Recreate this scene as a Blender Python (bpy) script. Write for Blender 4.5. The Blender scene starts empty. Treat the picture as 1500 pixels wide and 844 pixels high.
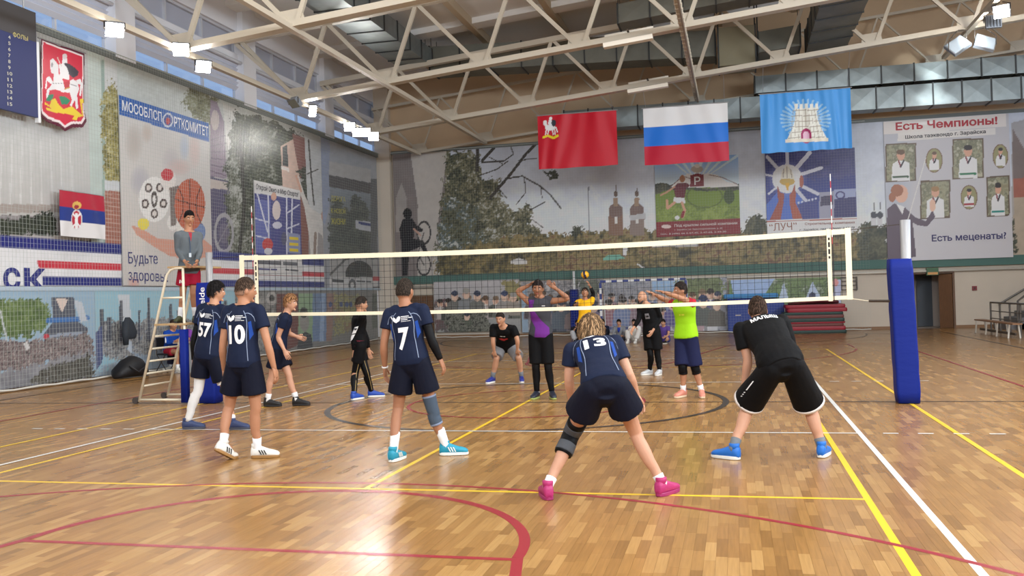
import bpy, bmesh, math, random
import numpy as np
from mathutils import Vector, Matrix, noise, geometry
from mathutils.bvhtree import BVHTree

scene = bpy.context.scene
COL = scene.collection
random.seed(7)
RNG = np.random.default_rng(7)

# ------------------------------------------------------------------ camera
F_PX = 1364.58
YAW, PITCH, ROLL = 0.2343077, 0.0088312, -0.0291079
CAM = np.array([3.17002, -13.98204, 1.638881])

def cam_axes():
    cy, sy, cp, sp = math.cos(YAW), math.sin(YAW), math.cos(PITCH), math.sin(PITCH)
    f = np.array([-sy * cp, cy * cp, sp]); r = np.array([cy, sy, 0.0]); u = np.cross(r, f)
    cr, sr = math.cos(ROLL), math.sin(ROLL)
    return f, r * cr + u * sr, -r * sr + u * cr

CF, CR, CU = cam_axes()
cd = bpy.data.cameras.new('camera')
cd.sensor_fit = 'HORIZONTAL'; cd.sensor_width = 36.0; cd.lens = 36.0 * F_PX / 1500.0
cd.clip_start = 0.05; cd.clip_end = 200
cam = bpy.data.objects.new('camera', cd); COL.objects.link(cam)
cam.matrix_world = Matrix(((CR[0], CU[0], -CF[0], CAM[0]), (CR[1], CU[1], -CF[1], CAM[1]),
                           (CR[2], CU[2], -CF[2], CAM[2]), (0, 0, 0, 1)))
scene.camera = cam

# measured points of the photograph turned into places in the hall
def ray(u, v): return CF + CR * (u - 750) / F_PX + CU * (422 - v) / F_PX
def fl(u, v, z=0.0):
    d = ray(u, v); return Vector(CAM + d * (z - CAM[2]) / d[2])
def atY(u, v, y):
    d = ray(u, v); return Vector(CAM + d * (y - CAM[1]) / d[1])
def atX(u, v, x):
    d = ray(u, v); return Vector(CAM + d * (x - CAM[0]) / d[0])

# ------------------------------------------------------------------ world, light, exposure
XL, XR, YF, YB = -11.35, 15.6, 23.0, -19.0      # hall walls
RS = 0.097                                      # roof slope
def roof_z(x): return 10.95 + RS * (x + 9.2)

world = bpy.data.worlds.new('sky'); scene.world = world; world.use_nodes = True
wn = world.node_tree.nodes; wl = world.node_tree.links
bg = wn['Background']
bg.inputs[0].default_value = (0.42, 0.62, 1.0, 1); bg.inputs[1].default_value = 1.6

vs = scene.view_settings
vs.view_transform = 'Standard'; vs.look = 'None'; vs.gamma = 1.0; vs.use_curve_mapping = False
vs.exposure = -1.0
scene.cycles.use_denoising = True
scene.cycles.max_bounces = 6

def area_light(name, loc, size, size_y, power, color, aim):
    ld = bpy.data.lights.new(name, 'AREA'); ld.shape = 'RECTANGLE'; ld.size = size; ld.size_y = size_y
    ld.energy = power; ld.color = color
    o = bpy.data.objects.new(name, ld); COL.objects.link(o); o.location = loc
    d = Vector(aim) - Vector(loc)
    o.rotation_euler = d.to_track_quat('-Z', 'Y').to_euler()
    o['label'] = 'area light added for the hall'; o['category'] = 'light'
    return o

DAY = (0.86, 0.93, 1.0); LAMP = (1.0, 0.95, 0.86)
# area lights added inside the unseen right and rear window bands, standing for daylight
for y in (-14, -6, 2):
    area_light('window_daylight', (XR - 0.25, y, 8.4), 7.0, 2.6, 2900, DAY, (0, y + 2, 9.0))
area_light('window_daylight', (3, YB + 0.3, 7.5), 16.0, 3.0, 5000, DAY, (0, 6, 8.0))
# rows of unseen ceiling lights added over the near half to brighten the hall
for y in (-9, -3, 2.5):
    for x in (-6.5, 1.0, 8.0):
        area_light('added_ceiling_light', (x, y, roof_z(x) - 1.2), 2.6, 0.5, 200, LAMP, (x, y + 0.4, 0))

# ------------------------------------------------------------------ helpers
def lin(c):
    return tuple(((x / 12.92) if x <= 0.04045 else ((x + 0.055) / 1.055) ** 2.4) for x in c)
def rgb(r, g, b): return lin((r / 255, g / 255, b / 255))

MATS = {}
def mat(name, col=(0.5, 0.5, 0.5), rough=0.55, metal=0.0, emit=None, estr=0.0, bump=0.0, bscale=60.0,
        var=0.0, vscale=6.0, spec=0.5, sheen=0.0, trans=0.0, stretch=None):
    if name in MATS: return MATS[name]
    m = bpy.data.materials.new(name); m.use_nodes = True
    nt = m.node_tree; b = nt.nodes['Principled BSDF']
    b.inputs['Base Color'].default_value = (*col, 1); b.inputs['Roughness'].default_value = rough
    b.inputs['Metallic'].default_value = metal; b.inputs['Specular IOR Level'].default_value = spec
    if sheen: b.inputs['Sheen Weight'].default_value = sheen
    if trans: b.inputs['Transmission Weight'].default_value = trans
    if emit: b.inputs['Emission Color'].default_value = (*emit, 1); b.inputs['Emission Strength'].default_value = estr
    if bump or var:
        tc = nt.nodes.new('ShaderNodeTexCoord'); src = tc.outputs['Object']
        if stretch:
            mp = nt.nodes.new('ShaderNodeMapping'); mp.inputs['Scale'].default_value = stretch
            nt.links.new(src, mp.inputs[0]); src = mp.outputs[0]
    if bump:
        n = nt.nodes.new('ShaderNodeTexNoise'); n.inputs['Scale'].default_value = bscale; n.inputs['Detail'].default_value = 4
        nt.links.new(src, n.inputs['Vector'])
        bp = nt.nodes.new('ShaderNodeBump'); bp.inputs['Strength'].default_value = bump; bp.inputs['Distance'].default_value = 0.02
        nt.links.new(n.outputs[0], bp.inputs['Height']); nt.links.new(bp.outputs[0], b.inputs['Normal'])
    if var:
        n2 = nt.nodes.new('ShaderNodeTexNoise'); n2.inputs['Scale'].default_value = vscale; n2.inputs['Detail'].default_value = 5
        nt.links.new(src, n2.inputs['Vector'])
        mr = nt.nodes.new('ShaderNodeMapRange'); mr.inputs[1].default_value = 0.3; mr.inputs[2].default_value = 0.7
        mr.inputs[3].default_value = 1 - var; mr.inputs[4].default_value = 1 + var
        nt.links.new(n2.outputs[0], mr.inputs[0])
        mx = nt.nodes.new('ShaderNodeMix'); mx.data_type = 'RGBA'; mx.blend_type = 'MULTIPLY'; mx.inputs[0].default_value = 1
        mx.inputs[6].default_value = (*col, 1); nt.links.new(mr.outputs[0], mx.inputs[7])
        nt.links.new(mx.outputs[2], b.inputs['Base Color'])
    MATS[name] = m
    return m

def tag(o, label=None, cat=None, group=None, kind=None):
    if label: o['label'] = label
    if cat: o['category'] = cat
    if group: o['group'] = group
    if kind: o['kind'] = kind
    return o

def thing(name, label, cat, loc=(0, 0, 0), group=None):
    o = bpy.data.objects.new(name, None); COL.objects.link(o); o.location = loc; o.empty_display_size = 0.1
    return tag(o, label, cat, group)

def link_mesh(name, me, m=None, parent=None):
    """vertices of me are in hall coordinates; parented objects are shifted to their parent's origin"""
    o = bpy.data.objects.new(name, me); COL.objects.link(o)
    if m is not None and len(me.materials) == 0: me.materials.append(m)
    if parent is not None:
        o.parent = parent
        off = Vector((0, 0, 0)); q = parent
        while q is not None: off += q.location; q = q.parent
        o.location = -off
    return o

class MB:
    def __init__(s): s.v = []; s.f = []
    def add(s, vs, fs):
        k = len(s.v); s.v.extend([tuple(p) for p in vs]); s.f.extend([tuple(i + k for i in f) for f in fs]); return s
    def box(s, a, b):
        x0, y0, z0 = a; x1, y1, z1 = b
        return s.add([(x0, y0, z0), (x1, y0, z0), (x1, y1, z0), (x0, y1, z0), (x0, y0, z1), (x1, y0, z1), (x1, y1, z1), (x0, y1, z1)],
                     [(0, 3, 2, 1), (4, 5, 6, 7), (0, 1, 5, 4), (1, 2, 6, 5), (2, 3, 7, 6), (3, 0, 4, 7)])
    def obox(s, c, ax, ay, az):
        c, ax, ay, az = map(Vector, (c, ax, ay, az)); vs = []
        for k in (-1, 1):
            for (i, j) in ((-1, -1), (1, -1), (1, 1), (-1, 1)): vs.append(c + ax * i + ay * j + az * k)
        return s.add(vs, [(0, 3, 2, 1), (4, 5, 6, 7), (0, 1, 5, 4), (1, 2, 6, 5), (2, 3, 7, 6), (3, 0, 4, 7)])
    def bar(s, p, q, w, h, up=(0, 0, 1)):
        p, q, up = Vector(p), Vector(q), Vector(up); d = q - p; t = d.normalized()
        sd = t.cross(up)
        if sd.length < 1e-4: sd = t.cross(Vector((0, 1, 0)))
        sd.normalize(); u = sd.cross(t)
        return s.obox((p + q) / 2, d / 2, sd * w / 2, u * h / 2)
    def tube(s, pts, r, n=8, caps=True):
        pts = [Vector(p) for p in pts]; m = len(pts)
        rs = r if hasattr(r, '__len__') else [r] * m
        t0 = (pts[1] - pts[0]).normalized(); up = Vector((0, 0, 1)) if abs(t0.z) < 0.9 else Vector((0, 1, 0))
        u = t0.cross(up).normalized(); vs = []
        for i, p in enumerate(pts):
            t = (pts[min(i + 1, m - 1)] - pts[max(i - 1, 0)]).normalized()
            u = (u - t * u.dot(t)).normalized(); w = t.cross(u)
            for k in range(n):
                a = 2 * math.pi * k / n; vs.append(p + (u * math.cos(a) + w * math.sin(a)) * rs[i])
        fs = [(i * n + k, i * n + (k + 1) % n, (i + 1) * n + (k + 1) % n, (i + 1) * n + k) for i in range(m - 1) for k in range(n)]
        if caps: fs += [tuple(range(n - 1, -1, -1)), tuple((m - 1) * n + k for k in range(n))]
        return s.add(vs, fs)
    def loft(s, secs, n=16):
        """secs: (centre, U, V, ru, rv[, power]) closed skin of super-ellipses"""
        vs = []
        for sc in secs:
            c, U, V, ru, rv = sc[:5]; pw = sc[5] if len(sc) > 5 else 1.0
            c, U, V = Vector(c), Vector(U), Vector(V)
            for k in range(n):
                a = 2 * math.pi * k / n; ca, sa = math.cos(a), math.sin(a)
                ca = math.copysign(abs(ca) ** pw, ca); sa = math.copysign(abs(sa) ** pw, sa)
                vs.append(c + U * ru * ca + V * rv * sa)
        m = len(secs)
        fs = [(i * n + k, i * n + (k + 1) % n, (i + 1) * n + (k + 1) % n, (i + 1) * n + k) for i in range(m - 1) for k in range(n)]
        fs += [tuple(range(n - 1, -1, -1)), tuple((m - 1) * n + k for k in range(n))]
        return s.add(vs, fs)
    def ball(s, c, rx, ry=None, rz=None, n=12, m=8, R=None):
        ry = ry or rx; rz = rz or rx; c = Vector(c); vs = [c + (R @ Vector((0, 0, rz)) if R else Vector((0, 0, rz)))]
        for i in range(1, m):
            p = math.pi * i / m
            for k in range(n):
                a = 2 * math.pi * k / n
                q = Vector((rx * math.sin(p) * math.cos(a), ry * math.sin(p) * math.sin(a), rz * math.cos(p)))
                vs.append(c + (R @ q if R else q))
        vs.append(c + (R @ Vector((0, 0, -rz)) if R else Vector((0, 0, -rz)))); L = len(vs) - 1
        fs = [(0, 1 + k, 1 + (k + 1) % n) for k in range(n)]
        fs += [(1 + i * n + k, 1 + (i + 1) * n + k, 1 + (i + 1) * n + (k + 1) % n, 1 + i * n + (k + 1) % n) for i in range(m - 2) for k in range(n)]
        fs += [(L, 1 + (m - 2) * n + (k + 1) % n, 1 + (m - 2) * n + k) for k in range(n)]
        return s.add(vs, fs)
    def mesh(s, name, smooth=False):
        me = bpy.data.meshes.new(name); me.from_pydata(s.v, [], s.f); me.update()
        if smooth: me.polygons.foreach_set('use_smooth', [True] * len(me.polygons))
        return me
    def build(s, name, m, parent=None, smooth=False):
        return link_mesh(name, s.mesh(name, smooth), m, parent)

def struct(name, mb, m, label, parent=None, smooth=False):
    o = mb.build(name, m, parent, smooth); o['kind'] = 'structure'
    if parent is None: tag(o, label, name.split('_')[0])
    return o

def text_mesh(body, bold=0.0, spacing=1.0, shear=0.0):
    """letters as filled outlines: every outer contour is filled on its own with its holes, overlapping strokes one film apart"""
    cu = bpy.data.curves.new('t', 'FONT'); cu.body = body; cu.size = 1.0; cu.align_x = 'CENTER'; cu.align_y = 'CENTER'; cu.space_character = spacing; cu.shear = shear
    o = bpy.data.objects.new('t', cu); COL.objects.link(o); dg = bpy.context.evaluated_depsgraph_get()
    cv = o.evaluated_get(dg).to_curve(dg, apply_modifiers=False); loops = []
    for sp in cv.splines:
        b = sp.bezier_points; n = len(b); pts = []
        for k in range(n):
            p, q = b[k], b[(k + 1) % n]
            seg_ = geometry.interpolate_bezier(p.co, p.handle_right, q.handle_left, q.co, 6)
            if (seg_[2] - seg_[0].lerp(seg_[-1], .4)).length < 1e-3 * max(.05, (seg_[-1] - seg_[0]).length): seg_ = [seg_[0], seg_[-1]]
            pts += [(v.x, v.y) for v in seg_[:-1]]
        a = sum(pts[k][0] * pts[(k + 1) % len(pts)][1] - pts[(k + 1) % len(pts)][0] * pts[k][1] for k in range(len(pts))) / 2
        if abs(a) > 1e-6: loops.append((a, pts))
    o.evaluated_get(dg).to_curve_clear(); bpy.data.objects.remove(o); bpy.data.curves.remove(cu)
    def fat(pts, d):
        out = []; n = len(pts)
        for k in range(n):
            a, b, c = pts[k - 1], pts[k], pts[(k + 1) % n]; t1 = Vector((b[0] - a[0], b[1] - a[1])); t2 = Vector((c[0] - b[0], c[1] - b[1]))
            if t1.length < 1e-9 or t2.length < 1e-9: out.append(b); continue
            t1.normalize(); t2.normalize(); m = Vector((t1.y + t2.y, -t1.x - t2.x)); L = m.length
            if L < .3: out.append(b); continue
            m /= L; f = d / max(.5, L / 2); out.append((b[0] + m.x * f, b[1] + m.y * f))
        return out
    def wind(P, loops_):                        # winding numbers of points P around all contours
        w = np.zeros(len(P), int)
        for pts in loops_:
            q = np.array(pts); r = np.roll(q, -1, 0)
            for (x0, y0), (x1, y1) in zip(q, r):
                if y0 == y1: continue
                up = (y0 <= P[:, 1]) & (y1 > P[:, 1]); dn = (y1 <= P[:, 1]) & (y0 > P[:, 1]); side = (x1 - x0) * (P[:, 1] - y0) - (P[:, 0] - x0) * (y1 - y0)
                w += (up & (side > 0)).astype(int) - (dn & (side < 0)).astype(int)
        return w
    fat_l = []
    for k, (a, pts) in enumerate(loops):
        sg = math.copysign(1, a); big = [l for l in loops if abs(l[0]) > abs(a) * 1.5 and l[0] * a < 0 and (wind(np.array(pts), [l[1]]) != 0).all()]
        if big: sg = -sg
        fat_l.append(fat(pts, bold * sg) if bold else pts)
    co, ed = [], []
    for pts in fat_l:
        n = len(co); co += [Vector(p) for p in pts]; ed += [(n + k, n + (k + 1) % len(pts)) for k in range(len(pts))]
    V_, E_, F_, *_ = geometry.delaunay_2d_cdt(co, ed, [], 0, 1e-5)
    A = np.array([(v.x, v.y) for v in V_]); T = np.array([f for f in F_ if len(f) == 3]); keep = wind(A[T].mean(1), fat_l) != 0; T = T[keep]
    cr = (A[T[:, 1], 0] - A[T[:, 0], 0]) * (A[T[:, 2], 1] - A[T[:, 0], 1]) - (A[T[:, 2], 0] - A[T[:, 0], 0]) * (A[T[:, 1], 1] - A[T[:, 0], 1])
    T[cr < 0] = T[cr < 0][:, ::-1]; used, inv = np.unique(T, return_inverse=True); T = inv.reshape(T.shape)
    return [(x, y, 0.0) for x, y in A[used].tolist()], [tuple(t) for t in T.tolist()]

def text_fit(body, w, h, bold=0.0, spacing=1.0, shear=0.0):
    """flat text scaled to fill w x h; '#5 3 7' gives blocks of print too small to read, one per word"""
    if body[0] == '#':
        ws = [int(q) for q in body[1:].split()]; tot = sum(ws) + .8 * (len(ws) - 1); x = -tot / 2; vs, fs = [], []
        for q in ws:
            k = len(vs); vs += [(x * w / tot, -h * .36, 0.0), ((x + q) * w / tot, -h * .36, 0.0), ((x + q) * w / tot, h * .36, 0.0), (x * w / tot, h * .36, 0.0)]; fs.append((k, k + 1, k + 2, k + 3)); x += q + .8
        return vs, fs
    vs, fs = text_mesh(body, bold, spacing, shear)
    a = np.array(vs); lo = a.min(0); hi = a.max(0)
    a[:, 0] = (a[:, 0] - (lo[0] + hi[0]) / 2) * w / (hi[0] - lo[0]); a[:, 1] = (a[:, 1] - (lo[1] + hi[1]) / 2) * h / (hi[1] - lo[1])
    return [tuple(p) for p in a], fs

def flat_text(name, body, c, U, V, w, h, m, parent, bold=0.0, spacing=1.0, shear=0.0):
    """text in the plane c + U x + V y, fitted into w x h"""
    vs, fs = text_fit(body, w, h, bold, spacing, shear); c, U, V = Vector(c), Vector(U), Vector(V)
    return MB().add([c + U * x + V * y + U.cross(V) * z for x, y, z in vs], fs).build(name, m, parent)
# ------------------------------------------------------------------ floor
def floor_material(name, mode):
    m = bpy.data.materials.new(name); m.use_nodes = True; nt = m.node_tree; N = nt.nodes; Lk = nt.links
    b = N['Principled BSDF']; b.inputs['Roughness'].default_value = 0.2; b.inputs['Specular IOR Level'].default_value = 0.45
    geo = N.new('ShaderNodeNewGeometry'); sep = N.new('ShaderNodeSeparateXYZ'); Lk.new(geo.outputs['Position'], sep.inputs[0])
    def math_(op, a, bb=None):
        n = N.new('ShaderNodeMath'); n.operation = op
        for i, q in enumerate((a, bb)):
            if q is None: continue
            if isinstance(q, (int, float)): n.inputs[i].default_value = q
            else: Lk.new(q, n.inputs[i])
        return n.outputs[0]
    if mode == 'pattern':
        col = math_('FLOOR', math_('DIVIDE', sep.outputs[0], 0.07))
        wn1 = N.new('ShaderNodeTexWhiteNoise'); wn1.noise_dimensions = '1D'; Lk.new(col, wn1.inputs['W'])
        row = math_('FLOOR', math_('ADD', math_('DIVIDE', sep.outputs[1], 0.42), math_('MULTIPLY', wn1.outputs[0], 7.0)))
        cb = N.new('ShaderNodeCombineXYZ'); Lk.new(col, cb.inputs[0]); Lk.new(row, cb.inputs[1])
        wn2 = N.new('ShaderNodeTexWhiteNoise'); wn2.noise_dimensions = '2D'; Lk.new(cb.outputs[0], wn2.inputs['Vector'])
        tint = wn2.outputs[0]
    elif mode == 'object':
        oi = N.new('ShaderNodeObjectInfo'); sc = N.new('ShaderNodeSeparateColor'); Lk.new(oi.outputs['Color'], sc.inputs[0]); tint = sc.outputs[0]
    else:
        at = N.new('ShaderNodeAttribute'); at.attribute_name = 'tint'; sc = N.new('ShaderNodeSeparateColor'); Lk.new(at.outputs['Color'], sc.inputs[0]); tint = sc.outputs[0]
    ramp = N.new('ShaderNodeValToRGB'); e = ramp.color_ramp.elements
    e[0].position = 0.0; e[0].color = (*rgb(136, 98, 54), 1); e[1].position = 1.0; e[1].color = (*rgb(178, 138, 84), 1)
    k = e.new(0.25); k.color = (*rgb(152, 111, 62), 1); k = e.new(0.75); k.color = (*rgb(159, 118, 67), 1)
    Lk.new(tint, ramp.inputs[0])
    # grain along the planks and broad wear
    mp = N.new('ShaderNodeMapping'); mp.inputs['Scale'].default_value = (60, 3, 1); Lk.new(geo.outputs['Position'], mp.inputs[0])
    gr = N.new('ShaderNodeTexNoise'); gr.inputs['Scale'].default_value = 1.0; gr.inputs['Detail'].default_value = 4; Lk.new(mp.outputs[0], gr.inputs['Vector'])
    mr = N.new('ShaderNodeMapRange'); mr.inputs[1].default_value = .3; mr.inputs[2].default_value = .7; mr.inputs[3].default_value = .9; mr.inputs[4].default_value = 1.1
    Lk.new(gr.outputs[0], mr.inputs[0])
    mx = N.new('ShaderNodeMix'); mx.data_type = 'RGBA'; mx.blend_type = 'MULTIPLY'; mx.inputs[0].default_value = 1
    Lk.new(ramp.outputs[0], mx.inputs[6]); Lk.new(mr.outputs[0], mx.inputs[7]); Lk.new(mx.outputs[2], b.inputs['Base Color'])
    wr = N.new('ShaderNodeTexNoise'); wr.inputs['Scale'].default_value = 1.3; wr.inputs['Detail'].default_value = 4; Lk.new(geo.outputs['Position'], wr.inputs['Vector'])
    rr = N.new('ShaderNodeMapRange'); rr.inputs[3].default_value = 0.2; rr.inputs[4].default_value = 0.3; Lk.new(wr.outputs[0], rr.inputs[0]); Lk.new(rr.outputs[0], b.inputs['Roughness'])
    bn = N.new('ShaderNodeTexNoise'); bn.inputs['Scale'].default_value = 5.0; bn.inputs['Detail'].default_value = 3; Lk.new(geo.outputs['Position'], bn.inputs['Vector'])
    bp = N.new('ShaderNodeBump'); bp.inputs['Strength'].default_value = 0.06; bp.inputs['Distance'].default_value = 0.02; Lk.new(bn.outputs[0], bp.inputs['Height']); Lk.new(bp.outputs[0], b.inputs['Normal'])
    return m

floor = struct('floor', MB().box((XL - 0.3, YB - 0.3, -0.1), (XR + 0.3, YF + 0.3, 0.0)), floor_material('parquet', 'pattern'),
               'varnished oak strip parquet of the sports hall')
floor['category'] = 'floor'
M_PLK = floor_material('parquet_plank', 'object'); M_PLS = floor_material('parquet_planks', 'attr')
PW, PL, PT = 0.07, 0.42, 0.003
plank_me = MB().box((-PW / 2 + .0006, -PL / 2 + .0006, 0.0), (PW / 2 - .0006, PL / 2 - .0006, PT)).mesh('plank'); plank_me.materials.append(M_PLK)
cells = []
for c in range(int(-4.2 / PW), int(6.6 / PW)):
    off = random.random() * PL
    for r in range(-24, -9):
        x, y = (c + .5) * PW, r * PL + off
        if y < -9.6 or y > -5.0: continue
        d = np.array([x, y, 0]) - CAM; dz = d @ CF
        px = 750 + F_PX * (d @ CR) / dz; py = 422 - F_PX * (d @ CU) / dz
        if -40 < px < 1540 and py < 890: cells.append((dz, x, y, random.random()))
cells.sort()
for dz, x, y, t in cells[:300]:
    o = bpy.data.objects.new('plank', plank_me); COL.objects.link(o); o.parent = floor; o.location = (x, y, 0.0); o.color = (t, t, t, 1)
mb = MB(); tints = []
for dz, x, y, t in cells[300:]:
    mb.box((x - PW / 2 + .0006, y - PL / 2 + .0006, 0), (x + PW / 2 - .0006, y + PL / 2 - .0006, PT)); tints.append(t)
pl = mb.build('planks', M_PLS, floor); pl['kind'] = 'stuff'
ca = pl.data.color_attributes.new('tint', 'FLOAT_COLOR', 'POINT')
ca.data.foreach_set('color', np.repeat(np.array([[t, t, t, 1.0] for t in tints]), 8, axis=0).ravel())

# painted court lines (thin paint films lying on the boards)
LZ = PT + 0.0006
def paint(name, m, strips):
    global LZ
    mb = MB(); LZ += .00002
    for pts in strips:                      # closed polygon outline pairs: list of (left, right)
        vs = []
        for a, b_ in pts: vs += [(a[0], a[1], LZ), (b_[0], b_[1], LZ)]
        mb.add(vs, [(2 * i, 2 * i + 1, 2 * i + 3, 2 * i + 2) for i in range(len(pts) - 1)])
    return mb.build(name, m, floor)
def seg(x0, y0, x1, y1, w=0.05):
    d = Vector((x1 - x0, y1 - y0, 0)).normalized(); n = Vector((-d.y, d.x, 0)) * w / 2
    return [((x0 + n.x, y0 + n.y), (x0 - n.x, y0 - n.y)), ((x1 + n.x, y1 + n.y), (x1 - n.x, y1 - n.y))]
def arc(cx, cy, r, a0, a1, w=0.05, n=64):
    return [((cx + (r + w / 2) * math.cos(a), cy + (r + w / 2) * math.sin(a)), (cx + (r - w / 2) * math.cos(a), cy + (r - w / 2) * math.sin(a)))
            for a in [a0 + (a1 - a0) * i / n for i in range(n + 1)]]
LW = mat('paint_white', rgb(226, 226, 222), .3); LY = mat('paint_yellow', rgb(238, 196, 40), .3)
LRD = mat('paint_red', rgb(150, 42, 52), .3); LB = mat('paint_black', rgb(52, 46, 44), .3)
def zed(dz):
    global LZ; LZ = PT + dz
PI = math.pi
zed(.0004)                                  # tennis, yellow
for s in (-1, 1):
    tag(paint('tennis_line', LY, [seg(s * 5.485, -11.9, s * 5.485, 11.9, .055)]))
    paint('tennis_line', LY, [seg(s * 4.115, -11.9, s * 4.115, 11.9, .055)])
    paint('tennis_line', LY, [seg(-4.115, s * 6.4, 4.115, s * 6.4, .05)])
    paint('tennis_line', LY, [seg(-5.485, s * 11.9, 5.485, s * 11.9, .06)])
paint('tennis_line', LY, [seg(0, -6.4, 0, 6.4, .05)])
zed(.0007)                                  # handball and football, black
paint('hall_line', LB, [seg(-10, 0, 10, 0, .05)])
paint('hall_line', LB, [arc(0, 0, 3.0, 0, 2 * PI, .09, 96)])
for s in (-1, 1):
    paint('hall_line', LB, [seg(s * 10, -18.5, s * 10, 20, .06)])
paint('hall_line', LB, [seg(-10, 20, 10, 20, .06)])
paint('hall_line', LB, [arc(-1.5, 20, 6, PI, 1.5 * PI, .06), seg(-1.5, 14, 1.5, 14, .06), arc(1.5, 20, 6, 1.5 * PI, 2 * PI, .06)])
zed(.001)                                   # volleyball, white
for s in (-1, 1):
    paint('volleyball_line', LW, [seg(s * 4.475, -9.3, s * 4.475, 9, .055)])
    paint('volleyball_line', LW, [seg(-4.45, s * 3, 4.45, s * 3, .05)])
    paint('volleyball_line', LW, [seg(-4.5, s * 9.0 + (s - 1) * .15, 4.5, s * 9.0 + (s - 1) * .15, .05)])
    paint('volleyball_dashes', LW, [seg(t * (4.72 + .36 * k), s * 3, t * (4.88 + .36 * k), s * 3, .05) for t in (-1, 1) for k in range(5)])
zed(.0013)                                  # basketball, dark red
paint('basketball_line', LRD, [arc(0, 0, 1.8, 0, 2 * PI, .05)])
for s in (-1, 1):
    a0, a1 = (0.09, PI - 0.09) if s < 0 else (PI + .09, 2 * PI - .09)
    paint('basketball_line', LRD, [arc(0, s * 12.42, 6.25, a0, a1, .055, 90), seg(6.25, s * 12.4, 6.25, s * 14), seg(-6.25, s * 12.4, -6.25, s * 14)])
    paint('basketball_line', LRD, [arc(0, s * 8.3, 1.8, 0 if s < 0 else PI, PI if s < 0 else 2 * PI, .075)])
    paint('basketball_line', LRD, [seg(-1.8, s * 8.35, 1.8, s * 8.35, .055)])
    for t in (-1, 1): paint('basketball_line', LRD, [seg(t * 1.8, s * 8.3, t * 2.9, s * 14, .07)])
    paint('basketball_line', LRD, [seg(s * 7.5, -14, s * 7.5, 14)])
    paint('basketball_line', LRD, [seg(-7.5, s * 14, 7.5, s * 14)])

# ------------------------------------------------------------------ walls
M_CREAM = mat('wall_cream', rgb(206, 194, 178), .8, bump=.05, bscale=30, var=.03, vscale=1.2)
M_BEIGE = mat('wall_beige', rgb(204, 178, 146), .8, bump=.05, bscale=30, var=.05, vscale=.7)
M_WHITE = mat('wall_white', rgb(228, 229, 234), .75, bump=.03, bscale=30)
WT = 0.25
# left wall: masonry below the window band, columns through it, beam over it
wl_ = MB().box((XL - WT, YB, 0), (XL, YF, 7.75)).box((XL - WT, YB, 8.95), (XL, YF, 9.25)).box((XL - WT, YB, 9.95), (XL, YF, 11.0))
wall_left = struct('wall_left', wl_, M_WHITE, 'white long wall with a high window band behind the banners'); wall_left['category'] = 'wall'
COLY = (-17.6, -11.7, -5.8, 0.2, 6.05, 12.1, 17.9)
for y in COLY:
    MB().box((XL - .2, y - .38, 7.7), (XL + .18, y + .38, 10.9)).build('column', M_WHITE, wall_left)
M_LOUV = mat('louvre_metal', rgb(206, 208, 216), .5)
M_PANE = bpy.data.materials.new('window_glass'); M_PANE.use_nodes = True
nt = M_PANE.node_tree; nt.nodes.clear()
o_ = nt.nodes.new('ShaderNodeOutputMaterial'); mx = nt.nodes.new('ShaderNodeMixShader'); mx.inputs[0].default_value = .12
tr = nt.nodes.new('ShaderNodeBsdfTransparent'); gl = nt.nodes.new('ShaderNodeBsdfGlossy'); gl.inputs['Roughness'].default_value = .05
nt.links.new(tr.outputs[0], mx.inputs[1]); nt.links.new(gl.outputs[0], mx.inputs[2]); nt.links.new(mx.outputs[0], o_.inputs[0])
M_FRAME = mat('window_frame', rgb(196, 198, 204), .5)
wi = 0
for a, b_ in zip(COLY[2:], COLY[3:] + (YF,)):
    y0, y1 = a + .38, b_ - .38 if b_ != YF else YF
    wi += 1
    w = thing('window_%d' % wi, 'high window bay with grey horizontal louvres above the banners', 'window', (XL, (y0 + y1) / 2, 7.75)); w['kind'] = 'structure'
    MB().box((XL - .22, y0, 7.75), (XL - .2, y1, 8.95)).build('pane', M_PANE, w)
    MB().box((XL - .22, y0, 9.25), (XL - .2, y1, 9.95)).build('upper_panel', mat('upper_panel', rgb(176, 180, 194), .5), w)
    fr = MB()
    for z in (7.78, 8.92, 9.28, 9.92): fr.box((XL - .2, y0, z - .04), (XL - .1, y1, z + .04))
    for k in range(4):
        y = y0 + (y1 - y0) * k / 3; fr.box((XL - .2, y - .03, 7.75), (XL - .12, y + .03, 8.95)); fr.box((XL - .2, y - .03, 9.25), (XL - .12, y + .03, 9.95))
    fr.build('window_frame', M_FRAME, w)
    lv = None
    for k in range(6):
        z = 8.22 + k * .135
        MB().obox((XL - .06, (y0 + y1) / 2, z), (.055, 0, .05), (0, (y1 - y0) / 2, 0), (-.008, 0, .009)).build('slat', M_LOUV, w)
    MB().tube([(XL + .1, y0, 8.98), (XL + .1, y1, 8.98)], .05, 8).build('heating_pipe', M_FRAME, w)
# far wall with the doorway
DX0, DX1, DZ = 9.62, 10.95, 2.02
wf = MB().box((XL, YF, 0), (DX0, YF + WT, 7.8)).box((DX1, YF, 0), (XR, YF + WT, 7.8)).box((DX0, YF, DZ), (DX1, YF + WT, 7.8))
wall_far = struct('wall_far', wf, M_CREAM, 'cream end wall with banners and an open doorway'); wall_far['category'] = 'wall'
wg = struct('wall_far_gable', MB().add([(XL, YF - .02, 7.8), (XR, YF - .02, 7.8), (XR, YF - .02, roof_z(XR)), (XL, YF - .02, roof_z(XL)),
    (XL, YF + .25, 7.8), (XR, YF + .25, 7.8), (XR, YF + .25, roof_z(XR)), (XL, YF + .25, roof_z(XL))],
    [(0, 1, 2, 3), (5, 4, 7, 6), (0, 3, 7, 4), (1, 5, 6, 2), (0, 4, 5, 1), (3, 2, 6, 7)]), M_BEIGE, 'tan upper gable of the end wall behind the ducts'); wg['category'] = 'wall'
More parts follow.
